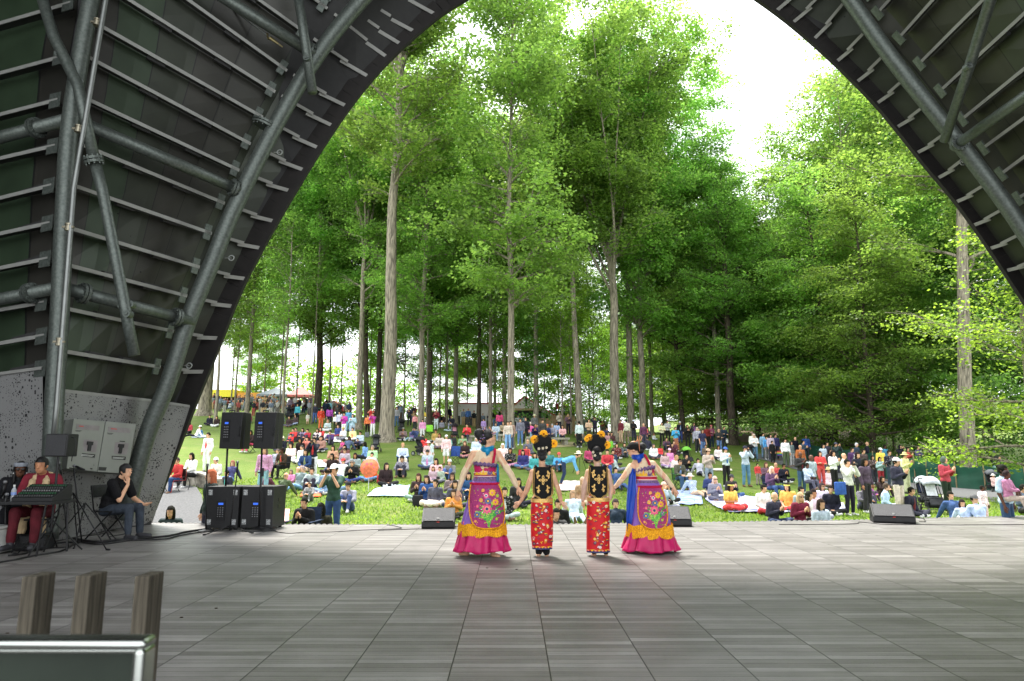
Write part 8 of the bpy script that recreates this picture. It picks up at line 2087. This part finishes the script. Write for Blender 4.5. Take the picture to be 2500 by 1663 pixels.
# picnic tables
def picnic(z, x, y, label, rz=0):
    p = ground_at(*zpx(z, x, y)); t = thing('picnic_table', label, 'table', p, R(rz), 'green picnic tables on the hill'); m = mat('green_metal', (.01, .16, .12), .5)
    mb = MB(); mb.box((0, 0, .74), (1.8, .75, .05)); mb.build('tabletop', m, t)
    for s in (-1, 1): mb = MB(); mb.box((0, s * .68, .44), (1.8, .26, .04)); mb.build('bench_seat', m, t); mb = MB(); mb.tube([(s * .65, -.7, 0), (s * .65, -.2, .74)], .03, 6); mb.tube([(s * .65, .7, 0), (s * .65, .2, .74)], .03, 6); mb.tube([(s * .65, -.7, .42), (s * .65, .7, .42)], .025, 6); mb.build('leg', m, t)
picnic('A', 960, 660, 'green picnic table between the thin crooked tree and the straight medium tree'); picnic('A', 2170, 755, 'green picnic table behind the grey haired woman'); picnic('A', 730, 600, 'green picnic table beside the slender tree, by the food stall')
# canopies, stall, car
def canopy(z, xa, xb, yp, ye, Y, c, label, posts=True):
    a, b, pk = zat(z, xa, ye, Y), zat(z, xb, ye, Y), zat(z, (xa + xb) / 2, yp, Y); cx = (a.x + b.x) / 2; w = (b.x - a.x) / 2; t = thing('canopy_tent', label, 'tent', (cx, Y, H(cx, Y)), 0, 'pop up canopy tents on the hill top'); g = H(cx, Y); mb = MB(); d = w * .9; ze, zp = a.z - g, pk.z - g
    V = [(-w, -d, ze), (w, -d, ze), (w, d, ze), (-w, d, ze), (0, 0, zp), (-w, -d, ze - .25), (w, -d, ze - .25), (w, d, ze - .25), (-w, d, ze - .25)]; mb.add(V, [(0, 1, 4), (1, 2, 4), (2, 3, 4), (3, 0, 4), (0, 5, 6, 1), (1, 6, 7, 2), (2, 7, 8, 3), (3, 8, 5, 0)]); mb.build('canopy', c, t)
    for sx in (-1, 1):
        for sy in (-1, 1): mb = MB(); mb.tube([(sx * w * .98, sy * d * .98, -.1), (sx * w * .98, sy * d * .98, ze)], .03, 6); mb.build('post', M_wht, t)
canopy('A', 1300, 1760, 305, 425, 84, mat('grey_canopy', (.22, .25, .28), .7), 'grey canopy tent between the straight medium tree and the double stroller tree'); canopy('A', 1755, 2115, 290, 430, 84, mat('red_canopy', (.75, .18, .17), .6), 'red canopy tent left of the thick brown trunk')
Y = 90; a, b = zat('A', 480, 340, Y), zat('A', 900, 500, Y); g = H(b.x, Y); t = thing('food_stall', 'long food stall with yellow awning band and round food pictures', 'stall', (a.x, Y, g)); w = b.x - a.x; hh = a.z - g
mb = MB(); mb.box((w / 2, 1.2, (hh - 1.0) / 2), (w, 2.4, hh - 1.0)); mb.build('counter', mat('stall_white', (.7, .66, .6), .6), t); mb = MB(); mb.box((w / 2, 1.0, hh - .5), (w, 3.2, .95)); mb.build('awning', mat('stall_yellow', (.75, .62, .03), .6), t)
for i, (x, c) in enumerate(((.50, 'c8503a'), (.60, 'd84830'), (.82, 'e0503a'), (.96, 'd8482c'))): mb = MB(); mb.tube([(w * x, -.02, hh * .5), (w * x, -.06, hh * .5)], .85, 20); mb.build('food_picture', cloth(c), t)
a, b = zat('A', 940, 390, Y), zat('A', 1445, 465, Y); t = thing('market_stall', 'low stall with long orange awning behind the picnic tables', 'stall', (a.x, Y, g)); w = b.x - a.x; hh = a.z - g; mb = MB(); mb.box((w / 2, 1, hh - .4), (w, 3, .8)); mb.build('awning', mat('stall_orange', (.8, .35, .05), .6), t); mb = MB(); mb.box((w / 2, 1.5, (hh - .8) / 2), (w, 1.5, hh - .8)); mb.build('counter', mat('stall_dark', (.12, .1, .1), .7), t)
def car(z, x0, x1, y, Y, label):
    a, b = zat(z, x0, y, Y), zat(z, x1, y, Y); g = H((a.x + b.x) / 2, Y); L = b.x - a.x; k = L / 4.6; t = thing('parked_car', label, 'car', ((a.x + b.x) / 2, Y, g + .0), 0); body = [(-2.3, .35), (-2.25, .85), (-1.9, 1.02), (-1.2, 1.1), (1.3, 1.05), (2.1, .9), (2.3, .7), (2.3, .35)]
    mb = MB(); mb.prism(body, 1.75); o = mb.build('body', mat('red_car_paint', (.35, .02, .03), .25, .2), t, bevel=.06, seg=3, smooth=False); mb = MB(); mb.prism([(-2.05, 1.0), (-1.55, 1.58), (.2, 1.62), (1.35, 1.05)], 1.5); c_ = mb.build('cabin', mat('red_car_paint2', (.35, .02, .03), .25, .2), t, bevel=.05)
    for q in ([(-1.85, 1.08), (-1.5, 1.48), (-.85, 1.52), (-.85, 1.1)], [(-.75, 1.1), (-.75, 1.52), (.15, 1.53), (1.0, 1.1)]): mb = MB(); mb.prism(q, 1.53); mb.build('window', mat('car_glass', (.03, .04, .05), .1, .2), t)
    for x in (-1.45, 1.45):
        for y_ in (-.8, .8): mb = MB(); mb.tube([(x, y_ - .1, .33), (x, y_ + .1, .33)], .34, 20); wl = mb.build('wheel', M_blk, t); mb = MB(); mb.tube([(x, y_ - .11, .33), (x, y_ + .11, .33)], .2, 14); mb.build('rim', M_steel, wl)
    for y_ in (-.6, .6): mb = MB(); mb.box((2.28, y_, .72), (.08, .3, .14)); mb.build('headlight', M_wht, t)
    t.scale = (k, 1, 1.05)
car('B', 180, 565, 340, 86, 'red parked car beyond the crowd, left of the grey trunk')
# white building with red roof edge, brown fence, banners, toilets
Yb = 80; M_bw = mat('white_wall', (.72, .70, .68), .8, 0, .05, 1); M_red_e = mat('roof_edge_red', (.45, .06, .05), .6); M_brn = mat('brown_boards', (.30, .20, .12), .85, 0, .15, 3)
a, b = zat('D', 250, 300, Yb), zat('D', 1150, 300, Yb); g = H(b.x, Yb) - .4; t = thing('long_building', 'long low white building with a thin red roof edge behind the trunks', 'building', (a.x, Yb, g)); w = b.x - a.x; hh = a.z - g
mb = MB(); mb.box((w / 2, 4, hh / 2), (w, 8, hh)); mb.build('wall', M_bw, t); mb = MB(); mb.box((w / 2, 3.9, hh + .05), (w + .6, 8.6, .12)); mb.build('roof_edge', M_red_e, t); mb = MB(); mb.box((w / 2, -.04, .9), (w, .08, 1.8)); mb.build('dark_band', mat('dark_skirting', (.05, .05, .055), .7), t)
for i in range(9): mb = MB(); mb.box((w * (i + .5) / 9, -.10, 1.1), (.14, .1, 2.2)); mb.build('post', M_bw, t)
pk, le, re = zat('W', 628, 702, 76), zat('W', 442, 860, 76), zat('W', 1195, 1062, 76); g = H(pk.x, 76) - .5; t = thing('gable_building', 'white gabled building with red roof edges behind the ivy clad tree', 'building', (pk.x, 76, g)); o = Vector((pk.x, 76, g)); lx = le.x - o.x - 2.4; lz = (pk.z - g) + (lx) * (pk.z - le.z) / (pk.x - le.x)
P = [(lx, 0), (lx, lz), (0, pk.z - g), (re.x - o.x, re.z - g), (re.x - o.x, 0)]; mb = MB(); mb.prism(P, 7, (0, 3.6, 0)); mb.build('wall', M_bw, t)
mb = MB(); mb.beam(Vector((lx - .3, -.1, lz - .2)), Vector((0, -.1, P[2][1] + .08)), (-.6, 0, .8), .16, (0, 1, 0), 7.6); mb.beam(Vector((0, -.1, P[2][1] + .08)), Vector((P[3][0] + .3, -.1, P[3][1] - .1)), (.5, 0, .8), .16, (0, 1, 0), 7.6); mb.build('roof', M_red_e, t)
A, Bq = zat('W', 440, 955, 75.8) - o, zat('W', 960, 975, 75.8) - o; mb = MB(); mb.box(((A.x + Bq.x) / 2, -.9, A.z), (Bq.x - A.x, 1.8, .22)); mb.build('porch_roof', mat('tan_fascia', (.45, .32, .2), .7), t); mb = MB(); mb.box(((A.x + Bq.x) / 2, -.05, A.z / 2), (Bq.x - A.x, .1, A.z - .1)); mb.build('dark_opening', mat('shade_net', (.04, .04, .045), .8), t)
mb = MB(); q = zat('W', 665, 790, 75.9) - o; mb.box((q.x, -.03, q.z), (.22, .06, .9)); mb.build('vent', M_blk, t); mb = MB(); q = zat('W', 975, 1070, 75.7) - o; mb.box((q.x, -.06, q.z), (1.3, .06, .9)); mb.build('window', mat('far_glass', (.3, .35, .38), .2), t)
a, b = zat('W', 900, 1110, 68), zat('W', 1600, 1062, 68); t = thing('board_fence', 'tall brown board fence to the right of the gabled building', 'fence', (a.x, 68, H(a.x, 68) - .3))
n = 26; o = Vector(t.location)
for i in range(n):
    x = (b.x - a.x) * (i + .5) / n; zt_ = (a.z if i < 7 else b.z + .03) - o.z; mb = MB(); mb.box((x, .02 * (i % 2), zt_ / 2), ((b.x - a.x) / n * .97, .05, zt_)); mb.build('board', M_brn, t)
for i, (x, y0, y1, c, lab) in enumerate(((1262, 820, 930, 'a83a34', 'left of two faded red banners on poles behind the brown fence'), (1415, 815, 910, '7c2f2a', 'right of two faded red banners on poles behind the brown fence'))):
    Y = 74; a, b = zat('W', x - 22, y0, Y), zat('W', x + 22, y1, Y); g = H(a.x, Y); t = thing('banner', lab, 'banner', (a.x, Y, g), 0, 'red banners behind the fence'); mb = MB(); mb.box(((b.x - a.x) / 2, 0, (a.z + b.z) / 2 - g), (b.x - a.x, .03, a.z - b.z)); mb.build('cloth', cloth(c), t); mb = MB(); mb.tube([(0, 0, 0), (0, 0, a.z - g + .2)], .05, 8); mb.build('pole', M_blk2, t)
a = zat('W', 1140, 850, 76); g = H(a.x, 76); t = thing('street_lamp', 'thin white lamp post right of the gabled building', 'street lamp', (a.x, 76, g)); mb = MB(); mb.tube([(0, 0, 0), (0, 0, a.z - g)], .06, 8); mb.build('pole', M_wht, t); mb = MB(); mb.ell((0, 0, a.z - g), (.25, .25, .2)); mb.build('lamp_head', M_wht, t, smooth=True)
a, b = zat('B', 1392, 340, 80), zat('B', 1448, 460, 80); t = thing('portable_toilet', 'blue portable toilet far behind the woman in grey checks', 'toilet', ((a.x + b.x) / 2, 80, H(a.x, 80))); h_ = a.z - H(a.x, 80); w = b.x - a.x; mb = MB(); mb.box((0, .6, h_ / 2), (w, 1.2, h_)); mb.build('cabin', cloth('20487c'), t); mb = MB(); mb.box((0, -.03, h_ * .46), (w * .75, .05, h_ * .85)); mb.build('door', cloth('2c5a94'), t); mb = MB(); mb.box((0, .6, h_ + .05), (w * 1.05, 1.3, .1)); mb.build('roof', M_wht, t)
a, b = zat('E', 215, 365, 260), zat('E', 295, 500, 260); t = thing('tower_block', 'pale distant tower seen through the gap left of the huge spreading tree', 'building', ((a.x + b.x) / 2, 260, 0)); mb = MB(); mb.box((0, 0, a.z / 2), (b.x - a.x, 10, a.z)); mb.build('wall', mat('far_wall', (.75, .68, .66), .9), t)
for i in range(6): mb = MB(); mb.box((0, -5.05, a.z - 2.5 - i * 3.2), ((b.x - a.x) * .8, .1, 1.2)); mb.build('window', mat('far_window', (.5, .5, .52), .5), t)

# near grass: real blades in front of the stage, thinning up the slope
def grass():
    n = 85000; X = rng.uniform(-9.5, 15, n); Yg = 13.2 + 16 * rng.random(n) ** 1.7; X *= (Yg / 14) ** .9
    keep = ~((X < -5.4) & (Yg < 19)); X, Yg = X[keep], Yg[keep]; n = len(X); Z = np.array([H(x, y) for x, y in zip(X, Yg)])
    C = np.stack([X, Yg, Z], 1); a = rng.uniform(0, 6.28, n); h = rng.uniform(.03, .085, n)[:, None]; w = (.008 + .0007 * Yg)[:, None]; t_ = np.stack([np.cos(a), np.sin(a), 0 * a], 1); l = rng.normal(size=(n, 3)) * .03; l[:, 2] = 0
    up = np.array([0, 0, 1.0]); V = np.stack([C - t_ * w, C + t_ * w, C + t_ * w * .3 + up * h + l, C - t_ * w * .3 + up * h + l], 1).reshape(-1, 3)
    me = fast_mesh('grass', V, np.arange(4 * n).reshape(-1, 4)); m = leaf_mat('grass_blade', (.11, .19, .03), (.28, .38, .06), .4); o = bpy.data.objects.new('grass', me); col.objects.link(o); me.materials.append(m); tag(o, kind='stuff')
grass()

# the dense far crowd along the hill top: one mass nobody could count
def far_crowd():
    mb = MB(); rs = random.Random(3)
    for k in range(150):
        u = rs.choice((rs.uniform(520, 860), rs.uniform(860, 1480), rs.uniform(520, 760))); Y = rs.uniform(69, 88); x = (u - U0) / FPX * Y; z = H(x, Y); sit = rs.random() < .4; h = (1.25 if sit else 1.68) * rs.uniform(.85, 1.05); m = rs.randrange(9); b = rs.randrange(9)
        mb.caps((x - .09, Y, z), .07, (x - .08, Y, z + h * .5), .10, b, 6); mb.caps((x + .09, Y - (.3 if sit else 0), z + (.1 if sit else 0)), .07, (x + .08, Y, z + h * .5), .10, b, 6); mb.ell((x, Y, z + h * .68), (.2, .14, h * .2), m, nu=8, nv=6)
        for s in (-1, 1): mb.caps((x + s * .2, Y, z + h * .8), .055, (x + s * rs.uniform(.1, .26), Y - rs.uniform(0, .25), z + h * rs.uniform(.5, .72)), .045, m, 5)
        mb.ell((x, Y - .02, z + h * .94), (.085, .09, .11), 9, nu=8, nv=6); mb.ell((x, Y + .02, z + h * .965), (.09, .09, .1), 10, nu=8, nv=6)
    tag(mb.build('far_crowd', [cloth(c) for c in ('2a2d35', '6a6660', 'a34a44', '8c9098', '3c4a66', 'b8b4ac', '5a4a40', '76869c', 'c0a070')] + [SKIN['m'], M_hair], smooth=True), kind='stuff')
far_crowd()
